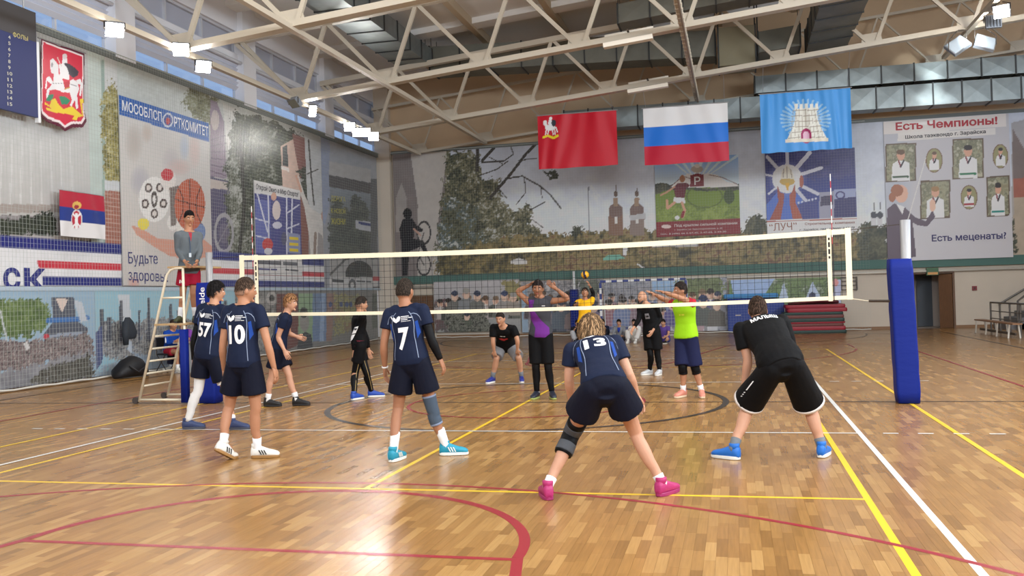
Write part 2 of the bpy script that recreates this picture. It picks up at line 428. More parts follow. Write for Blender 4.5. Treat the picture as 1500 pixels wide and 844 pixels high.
wr_ = MB().box((XR, YB, 0), (XR + WT, YF, 6.9)).box((XR, YB, 9.9), (XR + WT, YF, 14))
struct('wall_right', wr_, M_CREAM, 'cream long wall with a high window band')['category'] = 'wall'
wb_ = MB().box((XL, YB - WT, 0), (XR, YB, 5.9)).box((XL, YB - WT, 9.1), (XR, YB, 14))
struct('wall_back', wb_, M_CREAM, 'cream rear wall with a high window band')['category'] = 'wall'
M_CEIL = mat('ceiling_panel', rgb(222, 221, 218), .8, var=.05, vscale=.4)
cl = MB().add([(XL - .3, YB - .3, roof_z(XL - .3)), (XR + .3, YB - .3, roof_z(XR + .3)), (XR + .3, YF + .3, roof_z(XR + .3)), (XL - .3, YF + .3, roof_z(XL - .3)),
               (XL - .3, YB - .3, 14), (XR + .3, YB - .3, 14), (XR + .3, YF + .3, 14), (XL - .3, YF + .3, 14)],
              [(0, 3, 2, 1), (4, 5, 6, 7), (0, 1, 5, 4), (1, 2, 6, 5), (2, 3, 7, 6), (3, 0, 4, 7)])
ceiling = struct('ceiling', cl, M_CEIL, 'sloping pale grey roof deck over the hall'); ceiling['category'] = 'ceiling'
M_PURL = mat('roof_beam', rgb(186, 168, 142), .7)
for x in (-8.3, -5.5, -2.7, 0.1, 2.9, 5.7, 8.5, 11.3):
    MB().box((x - .11, YB, roof_z(x) - .28), (x + .11, YF, roof_z(x) + .1)).build('purlin', M_PURL, ceiling)
for y in (-6.6, -.6, 5.4, 11.4, 17.4, 22.4):
    MB().add([(XL, y - .35, roof_z(XL) - .2), (XR, y - .35, roof_z(XR) - .2), (XR, y + .35, roof_z(XR) - .2), (XL, y + .35, roof_z(XL) - .2),
              (XL, y - .35, roof_z(XL) + .1), (XR, y - .35, roof_z(XR) + .1), (XR, y + .35, roof_z(XR) + .1), (XL, y + .35, roof_z(XL) + .1)],
             [(0, 3, 2, 1), (4, 5, 6, 7), (0, 1, 5, 4), (1, 2, 6, 5), (2, 3, 7, 6), (3, 0, 4, 7)]).build('roof_rib', M_CEIL, ceiling)
M_SKIRT = mat('baseboard_wood', rgb(136, 100, 66), .5)
bb = MB().box((XL, YF - .025, 0), (DX0 - .08, YF, .11)).box((DX1 + .08, YF - .025, 0), (XR, YF, .11))
struct('baseboard_far', bb, M_SKIRT, 'brown wooden skirting along the end wall')['category'] = 'baseboard'
struct('baseboard_left', MB().box((XL, YB, 0), (XL + .02, YF, .1)), M_SKIRT, 'brown wooden skirting along the banner wall')['category'] = 'baseboard'
# green banner rail and the pipe under it
M_GREEN = mat('green_rail', rgb(70, 108, 100), .6)
struct('trim_1', MB().box((-10.75, YF - .14, 2.26), (13.6, YF, 2.6)), M_GREEN, 'green timber rail under the end wall banners')['category'] = 'trim'
M_PIPE = mat('white_pipe', rgb(214, 208, 196), .4)
struct('trim_2', MB().tube([(-10.7, YF - .1, 2.12), (13.6, YF - .1, 2.12)], .05, 10), M_PIPE, 'white heating pipe under the green rail', smooth=True)['category'] = 'trim'
struct('trim_3', MB().box((XL, YF - .3, 0), (-10.7, YF, 10.5)), M_CREAM, 'cream corner pillar between the two banner walls')['category'] = 'trim'
struct('trim_4', MB().box((XL, YB, 7.62), (XL + .16, YF - .3, 7.8)), mat('grey_rail', rgb(112, 118, 116), .6), 'grey rail along the top of the long wall banners')['category'] = 'trim'
struct('trim_5', MB().box((-10.7, YF - .12, 7.72), (13.6, YF - .03, 7.86)), MATS['grey_rail'], 'grey rail along the top of the end wall banners')['category'] = 'trim'

# doorway: dark steel leaf ajar, wooden leaf folded to the right, corridor beyond
M_DARKWOOD = mat('door_wood', rgb(104, 70, 42), .45, var=.15, vscale=8, stretch=(6, 6, .6))
M_DGREY = mat('door_grey', rgb(66, 72, 80), .5)
d = thing('door_1', 'open doorway with a wooden frame, grey leaf and brown leaf', 'door', (10.3, YF, 0)); d['kind'] = 'structure'
MB().box((DX0 - .07, YF - .03, 0), (DX0, YF + WT, DZ + .07)).box((DX1, YF - .03, 0), (DX1 + .07, YF + WT, DZ + .07)).box((DX0, YF - .03, DZ), (DX1, YF + WT, DZ + .07)).build('door_frame', M_DARKWOOD, d)
MB().obox((10.72, YF + .05, 1.0), (.2, -.12, 0), (.012, .02, 0), (0, 0, .99)).build('door_leaf', M_DARKWOOD, d)
lf = MB().box((10.0, YF + 1.6, .02), (10.55, YF + 1.65, 1.98)).build('inner_door_leaf', M_DGREY, d)
MB().tube([(10.05, YF + 1.58, 1.0), (10.14, YF + 1.58, 1.0)], .015, 8).build('handle', mat('chrome', rgb(200, 200, 205), .25, .9), d)
cor = MB().box((DX0 - .5, YF + 1.7, 0), (DX1 + .6, YF + 1.8, 2.6)).box((DX0 - .5, YF + WT, 0), (DX0 - .42, YF + 1.7, 2.6)).box((DX1 + .5, YF + WT, 0), (DX1 + .6, YF + 1.7, 2.6)).box((DX0 - .5, YF + WT, 2.4), (DX1 + .6, YF + 1.8, 2.6)).box((DX0 - .5, YF + .3, -.1), (DX1 + .6, YF + 1.8, 0))
struct('wall_corridor', cor, mat('corridor_wall', rgb(190, 176, 166), .8), 'pale corridor walls seen through the open doorway')['category'] = 'wall'
# second door, half hidden behind the player, and exit sign, alarm box, wall bars
d2 = thing('door_2', 'closed dark brown door beside the corner pillar', 'door', (-9.7, YF, 0)); d2['kind'] = 'structure'
MB().box((-10.3, YF - .05, 0), (-9.0, YF, 1.78)).build('door_leaf', M_DARKWOOD, d2)
MB().box((-10.38, YF - .06, 0), (-10.3, YF, 1.86)).box((-9.0, YF - .06, 0), (-8.92, YF, 1.86)).box((-10.3, YF - .06, 1.78), (-9.0, YF, 1.86)).build('door_frame', mat('frame_cream', rgb(196, 186, 168), .6), d2)
es = thing('exit_sign', 'small green and amber exit sign above the open doorway', 'sign', (10.3, YF, 2.1))
zE = atY(1370, 403, YF - .2).z
MB().box((10.05, YF - .2, zE), (10.45, YF - .01, zE + .27)).build('sign_box', mat('sign_green', rgb(60, 100, 66), .5), es)
MB().box((10.08, YF - .206, zE + .02), (10.42, YF - .199, zE + .11)).build('sign_strip', mat('sign_amber', rgb(206, 150, 84), .5), es)
fa = thing('fire_alarm', 'small dark red alarm call point on the cream wall beside the doorway', 'alarm', (11.65, YF, 1.4))
MB().box((11.6, YF - .05, 1.36), (11.76, YF, 1.52)).build('alarm_case', mat('alarm_red', rgb(128, 40, 46), .5), fa)
MB().box((11.65, YF - .06, 1.41), (11.71, YF - .049, 1.47)).build('button', mat('alarm_dark', rgb(60, 20, 24), .5), fa)
fr = thing('wall_rack', 'dark steel wall bracket rack beside the folded mats', 'rack', (7.45, YF, 1.5))
M_DST = mat('dark_steel', rgb(70, 62, 56), .45, .5)
for x in (7.05, 7.62): MB().bar((x, YF - .12, 1.5), (x, YF - .12, 2.0), .05, .05).bar((x, YF - .12, 1.55), (x, YF, 1.5), .04, .04).bar((x, YF - .12, 1.98), (x, YF, 1.98), .04, .04).build('upright', M_DST, fr)
for z in (1.52, 1.68, 1.84, 1.98): MB().bar((7.05, YF - .12, z), (7.62, YF - .12, z), .03, .03).build('rung', M_DST, fr)

# unseen near half: housings for the added ceiling lights, frames in the side and rear window bands
for y in (-9, -3, 2.5):
    for x in (-6.5, 1.0, 8.0):
        z = roof_z(x) - 1.2; t = thing('added_ceiling_light', 'long white ceiling light added under the roof deck over the unseen near half', 'light', (x, y, z), 'added ceiling lights of the near half')
        MB().box((x - 1.36, y - .3, z + .03), (x + 1.36, y + .3, z + .14)).build('housing', M_FRAME, t)
        for e in (-1.1, 1.1): MB().tube([(x + e, y, z + .14), (x + e, y, roof_z(x + e))], .01, 6).build('hanger', M_FRAME, t)
w = thing('window_7', 'high window band of the long wall by the stairs', 'window', (XR, 0, 6.9)); w['kind'] = 'structure'
for k in range(15): MB().box((XR + .05, YB + 3 * k - .04, 6.9), (XR + .13, YB + 3 * k + .04, 9.9)).build('mullion', M_FRAME, w)
MB().box((XR + .18, YB, 6.9), (XR + .2, YF, 9.9)).build('pane', M_PANE, w)
w = thing('window_8', 'high window band of the rear wall', 'window', (2, YB, 5.9)); w['kind'] = 'structure'
for k in range(10): MB().box((XL + 3 * k - .04, YB - .13, 5.9), (XL + 3 * k + .04, YB - .05, 9.1)).build('mullion', M_FRAME, w)
MB().box((XL, YB - .2, 5.9), (XR, YB - .18, 9.1)).build('pane', M_PANE, w)
# ------------------------------------------------------------------ roof trusses
M_STEEL = mat('cream_steel', rgb(194, 184, 166), .45, bump=.03, bscale=20)
def ch_z(x): return 7.67 + RS * (x + 9.2)
NODES = [-9.2 + 2.81 * i for i in range(9)]
def truss(y, label, k=1.0):
    t = thing('roof_truss', label, 'truss', (NODES[0], y, ch_z(NODES[0])))
    H = 2.1
    x0, x1 = NODES[0] - .1, NODES[-1] + .3
    MB().bar((x0, y, ch_z(x0)), (x1, y, ch_z(x1)), .2 * k, .15 * k).bar((x0, y, ch_z(x0) - .08 * k), (x1, y, ch_z(x1) - .08 * k), .3 * k, .02).build('lower_chord', M_STEEL, t)
    MB().bar((XL + .1, y, ch_z(XL) + H), (XR, y, ch_z(XR) + H), .2 * k, .18 * k).build('upper_chord', M_STEEL, t)
    MB().bar((NODES[0], y, ch_z(NODES[0])), (XL + .15, y, ch_z(XL) + H - .1), .13 * k, .1 * k).build('end_strut', M_STEEL, t)
    for x in NODES:
        z = ch_z(x)
        up = Vector((x + .92, y, ch_z(x + .92) + H)); um = Vector((x - 1.89, y, ch_z(x - 1.89) + H))
        b = Vector((x, y, z + .05))
        MB().bar(b + Vector((.12, 0, 0)), up, .11 * k, .09 * k, (0, 1, 0)).build('web', M_STEEL, t)
        MB().bar(b - Vector((.12, 0, 0)), um, .11 * k, .09 * k, (0, 1, 0)).build('web', M_STEEL, t)
        MB().add([(x - .34, y - .012, z), (x + .34, y - .012, z), (x + .22, y - .012, z + .36), (x - .3, y - .012, z + .32),
                  (x - .34, y + .012, z), (x + .34, y + .012, z), (x + .22, y + .012, z + .36), (x - .3, y + .012, z + .32)],
                 [(0, 1, 2, 3), (7, 6, 5, 4), (0, 4, 5, 1), (1, 5, 6, 2), (2, 6, 7, 3), (3, 7, 4, 0)]).build('gusset_plate', M_STEEL, t)
    return t
truss(5.4, 'cream steel roof truss nearest above the volleyball net, floodlight at its foot')
truss(11.4, 'cream steel roof truss in the middle, with a white strip fixture mid chord')
truss(17.4, 'cream steel roof truss over the flags with floodlights at both ends')
truss(22.3, 'thin cream steel roof truss close to the tan end wall', .55)
for x, lab, kz in ((NODES[0], 'long cream tie bar over the banner wall carrying floodlights', 0), (NODES[1], 'long cream tie bar one bay out from the banner wall', 0),
               (NODES[4], 'long cream tie bar wrapped with cable above the middle flag', 0), (NODES[7], 'long cream tie bar over the stairs side carrying floodlights', 0)):
    t = thing('tie_bar', lab, 'beam', (x, 5, ch_z(x)))
    MB().bar((x, YB + .5, ch_z(x) - .1), (x, 20.9 if x > 0 else 22.2, ch_z(x) - .1), .14, .12).build('bar', M_STEEL, t)
    if x == NODES[4]:
        for i in range(36):
            y = 6 + i * .41
            MB().box((x - .09, y - .025, ch_z(x) - .18), (x + .09, y + .025, ch_z(x) - .02)).build('cable_clip', M_STEEL, t)
        MB().tube([(x + .04, 4, ch_z(x) - .19), (x + .04, 20.85, ch_z(x) - .19)], .03, 6).build('cable', mat('cable_grey', rgb(150, 140, 128), .6), t)
# white strip fixtures clamped on the chords
M_LUM = mat('fixture_white', rgb(232, 224, 208), .5)
for y, u0, u1, lab in ((11.4, 885, 957, 'white strip light fixture clamped to the middle roof truss'), (17.4, 918, 977, 'white strip light fixture clamped to the roof truss over the flags')):
    a = atY(u0, 50, y).x; b_ = atY(u1, 50, y).x
    t = thing('strip_light', lab, 'light', (a, y, ch_z(a)))
    for s, zz in ((-1, -.2), (1, .12)):
        MB().bar((a, y + s * .2, ch_z(a) + zz), (b_, y + s * .2, ch_z(b_) + zz), .24, .12).build('housing', M_LUM, t)
    MB().bar(((a + b_) / 2, y - .3, ch_z((a + b_) / 2) + .1), ((a + b_) / 2, y + .3, ch_z((a + b_) / 2) + .1), .05, .04).build('clamp', M_DST, t)

# ------------------------------------------------------------------ air ducts
M_GALV = mat('galvanised', rgb(132, 140, 140), .42, .55, var=.14, vscale=2.5)
M_GALVD = mat('galvanised_dull', rgb(112, 112, 102), .55, .3, var=.12, vscale=2.0)
M_FLNG = mat('duct_flange', rgb(62, 64, 64), .5, .5)
def duct(name, label, p, q, W, Hh, n, m=None, parent=None, hang=True):
    """p,q: axis ends at the bottom-front edge; W,Hh: vectors across and up"""
    p, q, W, Hh = map(Vector, (p, q, W, Hh)); m = m or M_GALV
    t = parent or thing(name, label, 'duct', p)
    ax = (q - p) / n; out = ax.normalized()
    for i in range(n):
        a = p + ax * (i + .02); b_ = p + ax * (i + .98)
        c = [a, a + W, a + W + Hh, a + Hh, b_, b_ + W, b_ + W + Hh, b_ + Hh]
        mb = MB(); faces = [(0, 1, 5, 4), (1, 2, 6, 5), (2, 3, 7, 6), (3, 0, 4, 7)]
        ctr = sum(c, Vector()) / 8
        for f in faces:
            fc = sum((c[k] for k in f), Vector()) / 4; nrm = (fc - ctr).normalized()
            mb.add([c[k] for k in f] + [fc + nrm * .018], [(0, 1, 4), (1, 2, 4), (2, 3, 4), (3, 0, 4)])
        mb.add(c, [(0, 3, 2, 1), (4, 5, 6, 7)])
        mb.build('duct_panel', m, t)
    e = .03
    wn_, hn_ = W.normalized() * e, Hh.normalized() * e
    for i in range(n + 1):
        a = p + ax * i
        if hang and i in (0, n): MB().tube([a + W * .2 + Hh, (a + W * .2).to_2d().to_3d() + Vector((0, 0, roof_z(a.x)))], .012, 6).tube([a + W * .8 + Hh, (a + W * .8).to_2d().to_3d() + Vector((0, 0, roof_z(a.x)))], .012, 6).build('hanger', M_FLNG, t)
        MB().obox(a + W / 2 + Hh / 2, out * .025, W / 2 + wn_, Hh / 2 + hn_).build('flange', M_FLNG, t)
    return t
zA = 10.0
duct('air_duct', 'shiny galvanised duct running lengthways above the banner wall', (-8.35, -1.0, zA), (-8.35, 17.9, zA), (1.2, 0, 0), (0, 0, .6), 16)
a = atY(660, 106, 18.6); a2 = atY(660, 80, 18.6); b_ = atY(1048, 82, 18.6)
dA = duct('air_duct', 'grey duct crossing the hall behind the truss over the flags', (a.x - .6, 18.0, a.z - .06), (b_.x, 18.6, b_.z), (0, 1.1, 0), (0, 0, a2.z - a.z + .25), 9, M_GALVD)
c0 = atY(1053, 97, 18.3); c1 = atY(1106, 36, 18.3)
duct('air_duct', 'olive grey square duct box above the blue flag', (c0.x, 18.3, c0.z), (c1.x, 18.3, c0.z), (0, 1.3, 0), (0, 0, c1.z - c0.z), 1, mat('duct_olive', rgb(138, 132, 108), .55, .2))
c0 = atY(1111, 77, 18.3); c1 = atY(1172, 41, 18.3)
duct('air_duct', 'dull grey duct piece beside the olive duct box', (c0.x, 18.3, c0.z), (c1.x, 18.3, c0.z + .12), (0, 1.2, 0), (0, 0, c1.z - c0.z), 1, M_GALVD)
c0 = atY(1176, 70, 18.6)
duct('air_duct', 'bluish grey duct running lengthways from the olive box towards the near roof', (c0.x + .15, 19.4, c0.z), (c0.x + .15, 6.0, c0.z), (1.35, 0, .13), (0, 0, .8), 10, M_GALVD)
c0 = atY(905, 34, 15.2); c1 = atY(1150, 4, 15.2)
duct('air_duct', 'dark grey upper duct under the roof deck in the middle', (c0.x, 15.2, c0.z), (c1.x + 3, 15.2, c0.z + (c1.x + 3 - c0.x) * RS), (0, .9, 0), (0, 0, .6), 8, M_GALVD)
yB = 21.2
duct('air_duct', 'upper silver duct along the end wall lit by a floodlight', (atY(1106, 134, yB).x, yB, 8.80), (13.9, yB, 8.80), (0, .8, 0), (0, 0, .62), 9, hang=False)
duct('air_duct', 'lower silver duct with cross creases along the end wall above the flags', (atY(826, 170, yB).x, yB, 7.92), (13.9, yB, 7.92), (0, .8, 0), (0, 0, .76), 18, hang=False)

# ------------------------------------------------------------------ floodlights
M_HOUS = mat('lamp_housing', rgb(150, 156, 164), .4, .4)
M_GLOW = mat('lamp_face', (1, 1, 1), .4, emit=(1.0, .97, .92), estr=260.0)
M_GLASS_OFF = mat('lamp_face_off', rgb(126, 124, 112), .2)
def flood(p, aim, label, lit=True, w=.36, h=.3, bar_z=None, spot=None, group=None, roll=0):
    p, aim = Vector(p), Vector(aim); d = (aim - p).normalized(); r = d.cross(Vector((0, 0, 1))).normalized(); u = r.cross(d); Q = Matrix.Rotation(math.radians(roll), 3, d); r, u = Q @ r, Q @ u
    t = thing('floodlight', label, 'floodlight', p, group)
    MB().obox(p - d * .06, r * w / 2, d * .06, u * h / 2).build('housing', M_HOUS, t)
    fin = MB()
    for k in range(5): fin.obox(p - d * .14, r * .012, d * .025, u * h * .42) if k == 9 else fin.obox(p - d * .14 + r * (k - 2) * w * .2, r * .01, d * .03, u * h * .42)
    fin.build('cooling_fins', M_HOUS, t)
    MB().obox(p + d * .006, r * w * .45, d * .006, u * h * .44).build('lens', M_GLOW if lit else M_GLASS_OFF, t)
    top = Vector((p.x, p.y, bar_z if bar_z else p.z + h * .9))
    MB().tube([p + r * (w / 2 + .02), p + r * (w / 2 + .02) + Vector((0, 0, h * .55)), top + r * .03], .015, 6).tube([p - r * (w / 2 + .02), p - r * (w / 2 + .02) + Vector((0, 0, h * .55)), top - r * .03], .015, 6).build('yoke', M_DST, t)
    if spot:
        ld = bpy.data.lights.new('flood_beam', 'SPOT'); ld.energy = spot[0]; ld.spot_size = spot[1]; ld.spot_blend = .35; ld.color = (.85, .96, 1.0); ld.shadow_soft_size = .12
        o = bpy.data.objects.new('flood_beam', ld); COL.objects.link(o); o.parent = t; o.location = d * .06
        o.rotation_euler = d.to_track_quat('-Z', 'Y').to_euler()
    return t
XB = NODES[0] + .02; zb = ch_z(XB) - .16
def bar_lamp(u, v, aim, label, lit=True, **k):
    p = atX(u, v, XB + .12); flood(p, aim, label, lit, bar_z=zb, **k)
bar_lamp(168, 44, (-1, -6, 0), 'lit floodlight beside the crest banner on the long tie bar')
bar_lamp(265, 73, (-1, -8, 0), 'lit warm floodlight at the foot of the nearest truss')
bar_lamp(298, 98, (-1, -2, 0), 'lit floodlight just past the nearest truss foot')
bar_lamp(430, 152, (-11, 6, 2), 'unlit floodlight beside the foot of the middle truss', False)
bar_lamp(458, 163, (-1, 2, 0), 'lit floodlight hanging alone past the middle truss foot', w=.22, h=.36)
for k, (u, v) in enumerate(((512, 186), (524, 194), (535, 194), (547, 200))):
    bar_lamp(u, v, (0, -8, 0), ('lit floodlight opening the bright cluster, farthest from the corner pillar', 'third lit floodlight from the corner pillar in the bright cluster', 'second lit floodlight from the corner pillar in the bright cluster', 'lit floodlight ending the bright cluster beside the corner pillar')[k], group='floodlight cluster over the long wall banners')
XR2 = NODES[7]
for (u, v, lab, sp) in ((1454, 33, 'lit round floodlight on the stairs side tie bar aimed at the duct', (1800, .4)), (1467, 17, 'upper lit floodlight on the stairs side tie bar', None)):
    p = atX(u, v, XR2 + .15); flood(p, atY(1372, 108, 21.2) if sp else (0, -8, 0), lab, True, .42, .36, ch_z(XR2) - .16, sp)
for (u, v, lab) in ((1404, 64, 'grey box floodlight hung under the right end of the flag truss'), (1445, 60, 'grey box floodlight hung just right of its twin')):
    p = atY(u, v, 17.0); t = flood(p + Vector((0, .1, 0)), p + Vector((-2 if u < 1420 else 2.2, -10, 5.5)), lab, False, .6, .5, ch_z(XR2) - .16, roll=38 if u < 1420 else -24)
    for c in t.children:
        if c.name.startswith('lens'): c.data.materials[0] = mat('lamp_back', rgb(196, 210, 222), .35, .3)

# ------------------------------------------------------------------ volleyball net
M_CORD = mat('net_cord', rgb(26, 26, 28), .8); M_BAND = mat('net_band', rgb(236, 226, 196), .6, bump=.05, bscale=30)
XN = 4.76
def net_top(x): return 2.452 + .002 * x - .07 * (1 - (x / XN) ** 2)
def net_bot(x): return 1.452 + .002 * x - .05 * (1 - (x / XN) ** 2)
vn = thing('volleyball_net', 'black mesh volleyball net with cream bands stretched between blue padded posts', 'net', (0, 0, 1.4))
mb = MB(); cw = .0024
for i in range(96):
    x = -XN + i * 2 * XN / 95; mb.box((x - cw, -cw, net_bot(x)), (x + cw, cw, net_top(x)))
for j in range(1, 10):
    for i in range(24):
        xa, xb = -XN + i * 2 * XN / 24, -XN + (i + 1) * 2 * XN / 24; f = j / 10
        mb.bar((xa, 0, net_bot(xa) * (1 - f) + net_top(xa) * f), (xb, 0, net_bot(xb) * (1 - f) + net_top(xb) * f), 2 * cw, 2 * cw)
mb.build('mesh', M_CORD, vn)['kind'] = 'stuff'
def band(zf, h, y=.006, n=30):
    mb = MB()
    for i in range(n):
        xa, xb = -XN + i * 2 * XN / n, -XN + (i + 1) * 2 * XN / n
        mb.add([(xa, -y, zf(xa) - h), (xb, -y, zf(xb) - h), (xb, -y, zf(xb)), (xa, -y, zf(xa)), (xa, y, zf(xa) - h), (xb, y, zf(xb) - h), (xb, y, zf(xb)), (xa, y, zf(xa))],
               [(0, 1, 2, 3), (7, 6, 5, 4), (3, 2, 6, 7), (0, 4, 5, 1)])
    return mb
band(net_top, .075).build('top_band', M_BAND, vn)
band(lambda x: net_bot(x) + .05, .055).build('bottom_band', M_BAND, vn)
for s in (-1, 1):
    x = s * XN
    MB().box((x - .04, -.008, net_bot(x) - .01), (x + .04, .008, net_top(x) + .01)).build('end_band', M_BAND, vn)
    x = s * 4.5
    MB().box((x - .03, -.01, net_bot(x) - .02), (x + .03, .01, net_top(x) + .01)).build('side_tape', M_BAND, vn)
    vs_, fs_ = text_fit('#1 2 2 1', .3, .035)
    MB().add([(x + .0 + y_, -.0115 - z_, net_top(x) - .26 - x_) for x_, y_, z_ in vs_], [tuple(reversed(f)) for f in fs_]).build('tape_lettering', M_CORD, vn)
    an = thing('antenna', 'red and white striped net antenna on the %s net tape' % ('left' if s < 0 else 'right'), 'antenna', (x + s * .045, -.014, 1.45))
    an['label'] = 'red and white net antenna beside the referee stand' if s < 0 else 'red and white net antenna beside the free standing blue padded post'
    for k in range(18):
        z0 = 1.45 + k * .1
        MB().tube([(x + s * .045, -.02, z0), (x + s * .045, -.02, z0 + .1)], .006, 6).build('band', mat('antenna_red', rgb(170, 40, 48), .4) if k % 2 == 0 and k > 7 else (mat('antenna_dark', rgb(40, 30, 32), .5) if k <= 7 else mat('antenna_white', rgb(232, 228, 222), .4)), an)

# posts
M_PAD = mat('pad_blue', rgb(12, 34, 120), .6, spec=.2, bump=.25, bscale=5, stretch=(1, 1, 3)); M_POST = mat('post_metal', rgb(168, 170, 174), .4, .5)
def pad_mesh(x0, x1, y0, y1, z0, z1, lean=0.0):
    mb = MB(); n = 14; r = .03; cx, cy, hx, hy = (x0 + x1) / 2, (y0 + y1) / 2, (x1 - x0) / 2, (y1 - y0) / 2
    secs = []
    for i in range(n + 1):
        f = i / n; z = z0 + (z1 - z0) * f; w = 1 + .012 * math.sin(f * 23) + .01 * math.sin(f * 51)
        e = .93 if i in (0, n) else 1
        secs.append(((cx + lean * f, cy, z), (1, 0, 0), (0, 1, 0), hx * w * e, hy * w * e, .22))
    return mb.loft(secs, 32)
P = fl(1333, 592); pt = atY(1320, 379, P.y)
post = thing('net_post', 'tall blue padded volleyball post standing alone beside the yellow line', 'post', (P.x, P.y, 0))
pad_mesh(P.x - .16, P.x + .15, P.y - .02, P.y + .3, .01, pt.z, pt.x - P.x + .0).build('padding', M_PAD, post, True)
tp = atY(1326, 322, P.y + .1)
MB().loft([((tp.x - .02, P.y + .12, .0), (1, 0, 0), (0, 1, 0), .05, .05), ((tp.x, P.y + .12, tp.z), (1, 0, 0), (0, 1, 0), .07, .06)], 16).build('post', M_POST, post, True)
MB().tube([(XN + .04, 0, net_top(XN) - .02), (tp.x - .04, P.y + .12, net_top(XN) + .02)], .006, 6).build('net_cable', M_DST, post)
q = atY(1273, 441, 0); MB().tube([(XN + .04, 0, net_bot(XN)), q, (tp.x - .12, P.y + .1, q.z)], .005, 6).build('net_cable', M_BAND, post)
MB().tube([q, (tp.x - .12, P.y + .1, q.z - .01)], .018, 8).build('tension_spring', M_DST, post)
P = fl(303, 592); hL = atY(300, 414, P.y).z
postl = thing('net_post', 'blue padded volleyball post with white lettering behind the referee stand', 'post', (P.x, P.y, 0))
pad_mesh(P.x - .17, P.x + .15, P.y, P.y + .3, .01, hL).build('padding', M_PAD, postl, True)
tl = atY(302, 370, P.y + .15).z
MB().loft([((P.x + .02, P.y + .15, 0), (1, 0, 0), (0, 1, 0), .06, .05), ((P.x + .02, P.y + .15, tl), (1, 0, 0), (0, 1, 0), .06, .05)], 16).build('post', M_POST, postl, True)
vs_, fs_ = text_fit('schelde', .52, .1, .01)
MB().add([(P.x - .03 - y_, P.y - .014 - z_, hL - .34 + x_) for x_, y_, z_ in vs_], fs_).build('lettering', mat('letter_white', rgb(236, 236, 236), .5), postl)
MB().tube([(-XN - .04, 0, net_top(-XN) - .02), (P.x + .08, P.y + .15, net_top(-XN) - .02)], .006, 6).build('net_cable', M_DST, postl)
MB().tube([(-XN - .04, 0, net_bot(-XN)), (P.x + .08, P.y + .15, net_bot(-XN))], .005, 6).build('net_cable', M_BAND, postl)

# referee stand
M_STAND = mat('stand_white', rgb(222, 212, 188), .45)
YA, YBk = -.12, .69
rs_ = thing('referee_stand', 'white tubular referee ladder stand with wooden platform', 'referee stand', (-6.2, .3, 0))
A0 = atY(203, 590, YA); A1 = atY(244, 404, YA); Az = atY(252, 393, YA)
V0 = atY(273, 588, YA); 
xv = V0.x; zt = Az.z; zp = atY(255, 474, YA).z
def on(Y, z):                         # the sloping stringer at height z
    f = z / A1.z; return Vector((A0.x + (A1.x - A0.x) * f, Y, z))
for Y in (YA, YBk):
    top = zt if Y == YA else zt
    MB().tube([on(Y, .04), on(Y, zt - .12), on(Y, zt - .03) + Vector((.05, 0, 0)), on(Y, zt) + Vector((.14, 0, 0)), (xv, Y, zt)], .022, 10).build('stringer', M_STAND, rs_, True)
    MB().tube([(xv, Y, .05), (xv, Y, zt)], .022, 10).build('upright', M_STAND, rs_, True)
    MB().tube([on(Y, .07), (xv, Y, .07)], .02, 10).build('base_rail', M_STAND, rs_, True)
    MB().tube([on(Y, .86 * zp + .62), (xv, Y, .86 * zp + .62)], .018, 10).build('guard_rail', M_STAND, rs_, True)
    w = MB().tube([on(Y, .06) + Vector((-.07, -.025, 0)), on(Y, .06) + Vector((-.07, .025, 0))], .055, 14).build('wheel', mat('wheel_dark', rgb(60, 54, 50), .5), rs_)
for k in range(5):
    z = .3 + k * (zp - .3) / 5
    MB().tube([on(YA, z), on(YBk, z)], .017, 8).build('rung', M_STAND, rs_, True)
MB().tube([(xv, YA, .07), (xv, YBk, .07)], .02, 8).build('base_rail', M_STAND, rs_, True)
MB().box((on(YA, zp).x - .02, YA - .03, zp - .03), (xv + .06, YBk + .03, zp)).build('platform', mat('platform_wood', rgb(176, 146, 104), .6, var=.1), rs_)
MB().box((xv - .28, YA - .02, zt), (xv + .22, YBk + .02, zt + .03)).build('desk_board', MATS['platform_wood'], rs_)
MB().loft([((xv, YA - .02, .03), (1, 0, 0), (0, 1, 0), .06, .06, .4), ((xv, YA - .02, zp - .1), (1, 0, 0), (0, 1, 0), .06, .06, .4)], 20).build('foam_sleeve', M_PAD, rs_, True)
PLAT = (zp, (on(YA, zp).x + xv) / 2)

# ------------------------------------------------------------------ ball
bc = atY(857, 402.5, 10.2)
ball = thing('volleyball', 'yellow and dark blue volleyball in the air above the server', 'ball', bc)
ico = bmesh.new(); bmesh.ops.create_uvsphere(ico, u_segments=32, v_segments=20, radius=.105)
me = bpy.data.meshes.new('ball_panels'); ico.to_mesh(me); ico.free()
me.materials.append(mat('ball_yellow', rgb(238, 176, 30), .45)); me.materials.append(mat('ball_blue', rgb(40, 34, 60), .45))
for p in me.polygons:
    c = p.center.normalized(); p.use_smooth = True
    p.material_index = 1 if (abs(c.x * .8 + c.z * .2) < .24 and c.y < .4) or abs(c.y * .9 + c.z * .4) < .12 else 0
o = bpy.data.objects.new('ball_panels', me); COL.objects.link(o); o.parent = ball
sm = MB()
for a_ in (0, 1):
    pts = [(bc + (Vector((math.cos(t) * .106, .0, math.sin(t) * .106)) if a_ == 0 else Vector((0, math.cos(t) * .106, math.sin(t) * .106)))) for t in [2 * PI * i / 32 for i in range(33)]]
    sm.tube(pts, .0018, 5)
sm.build('seam', MATS['ball_blue'], ball)

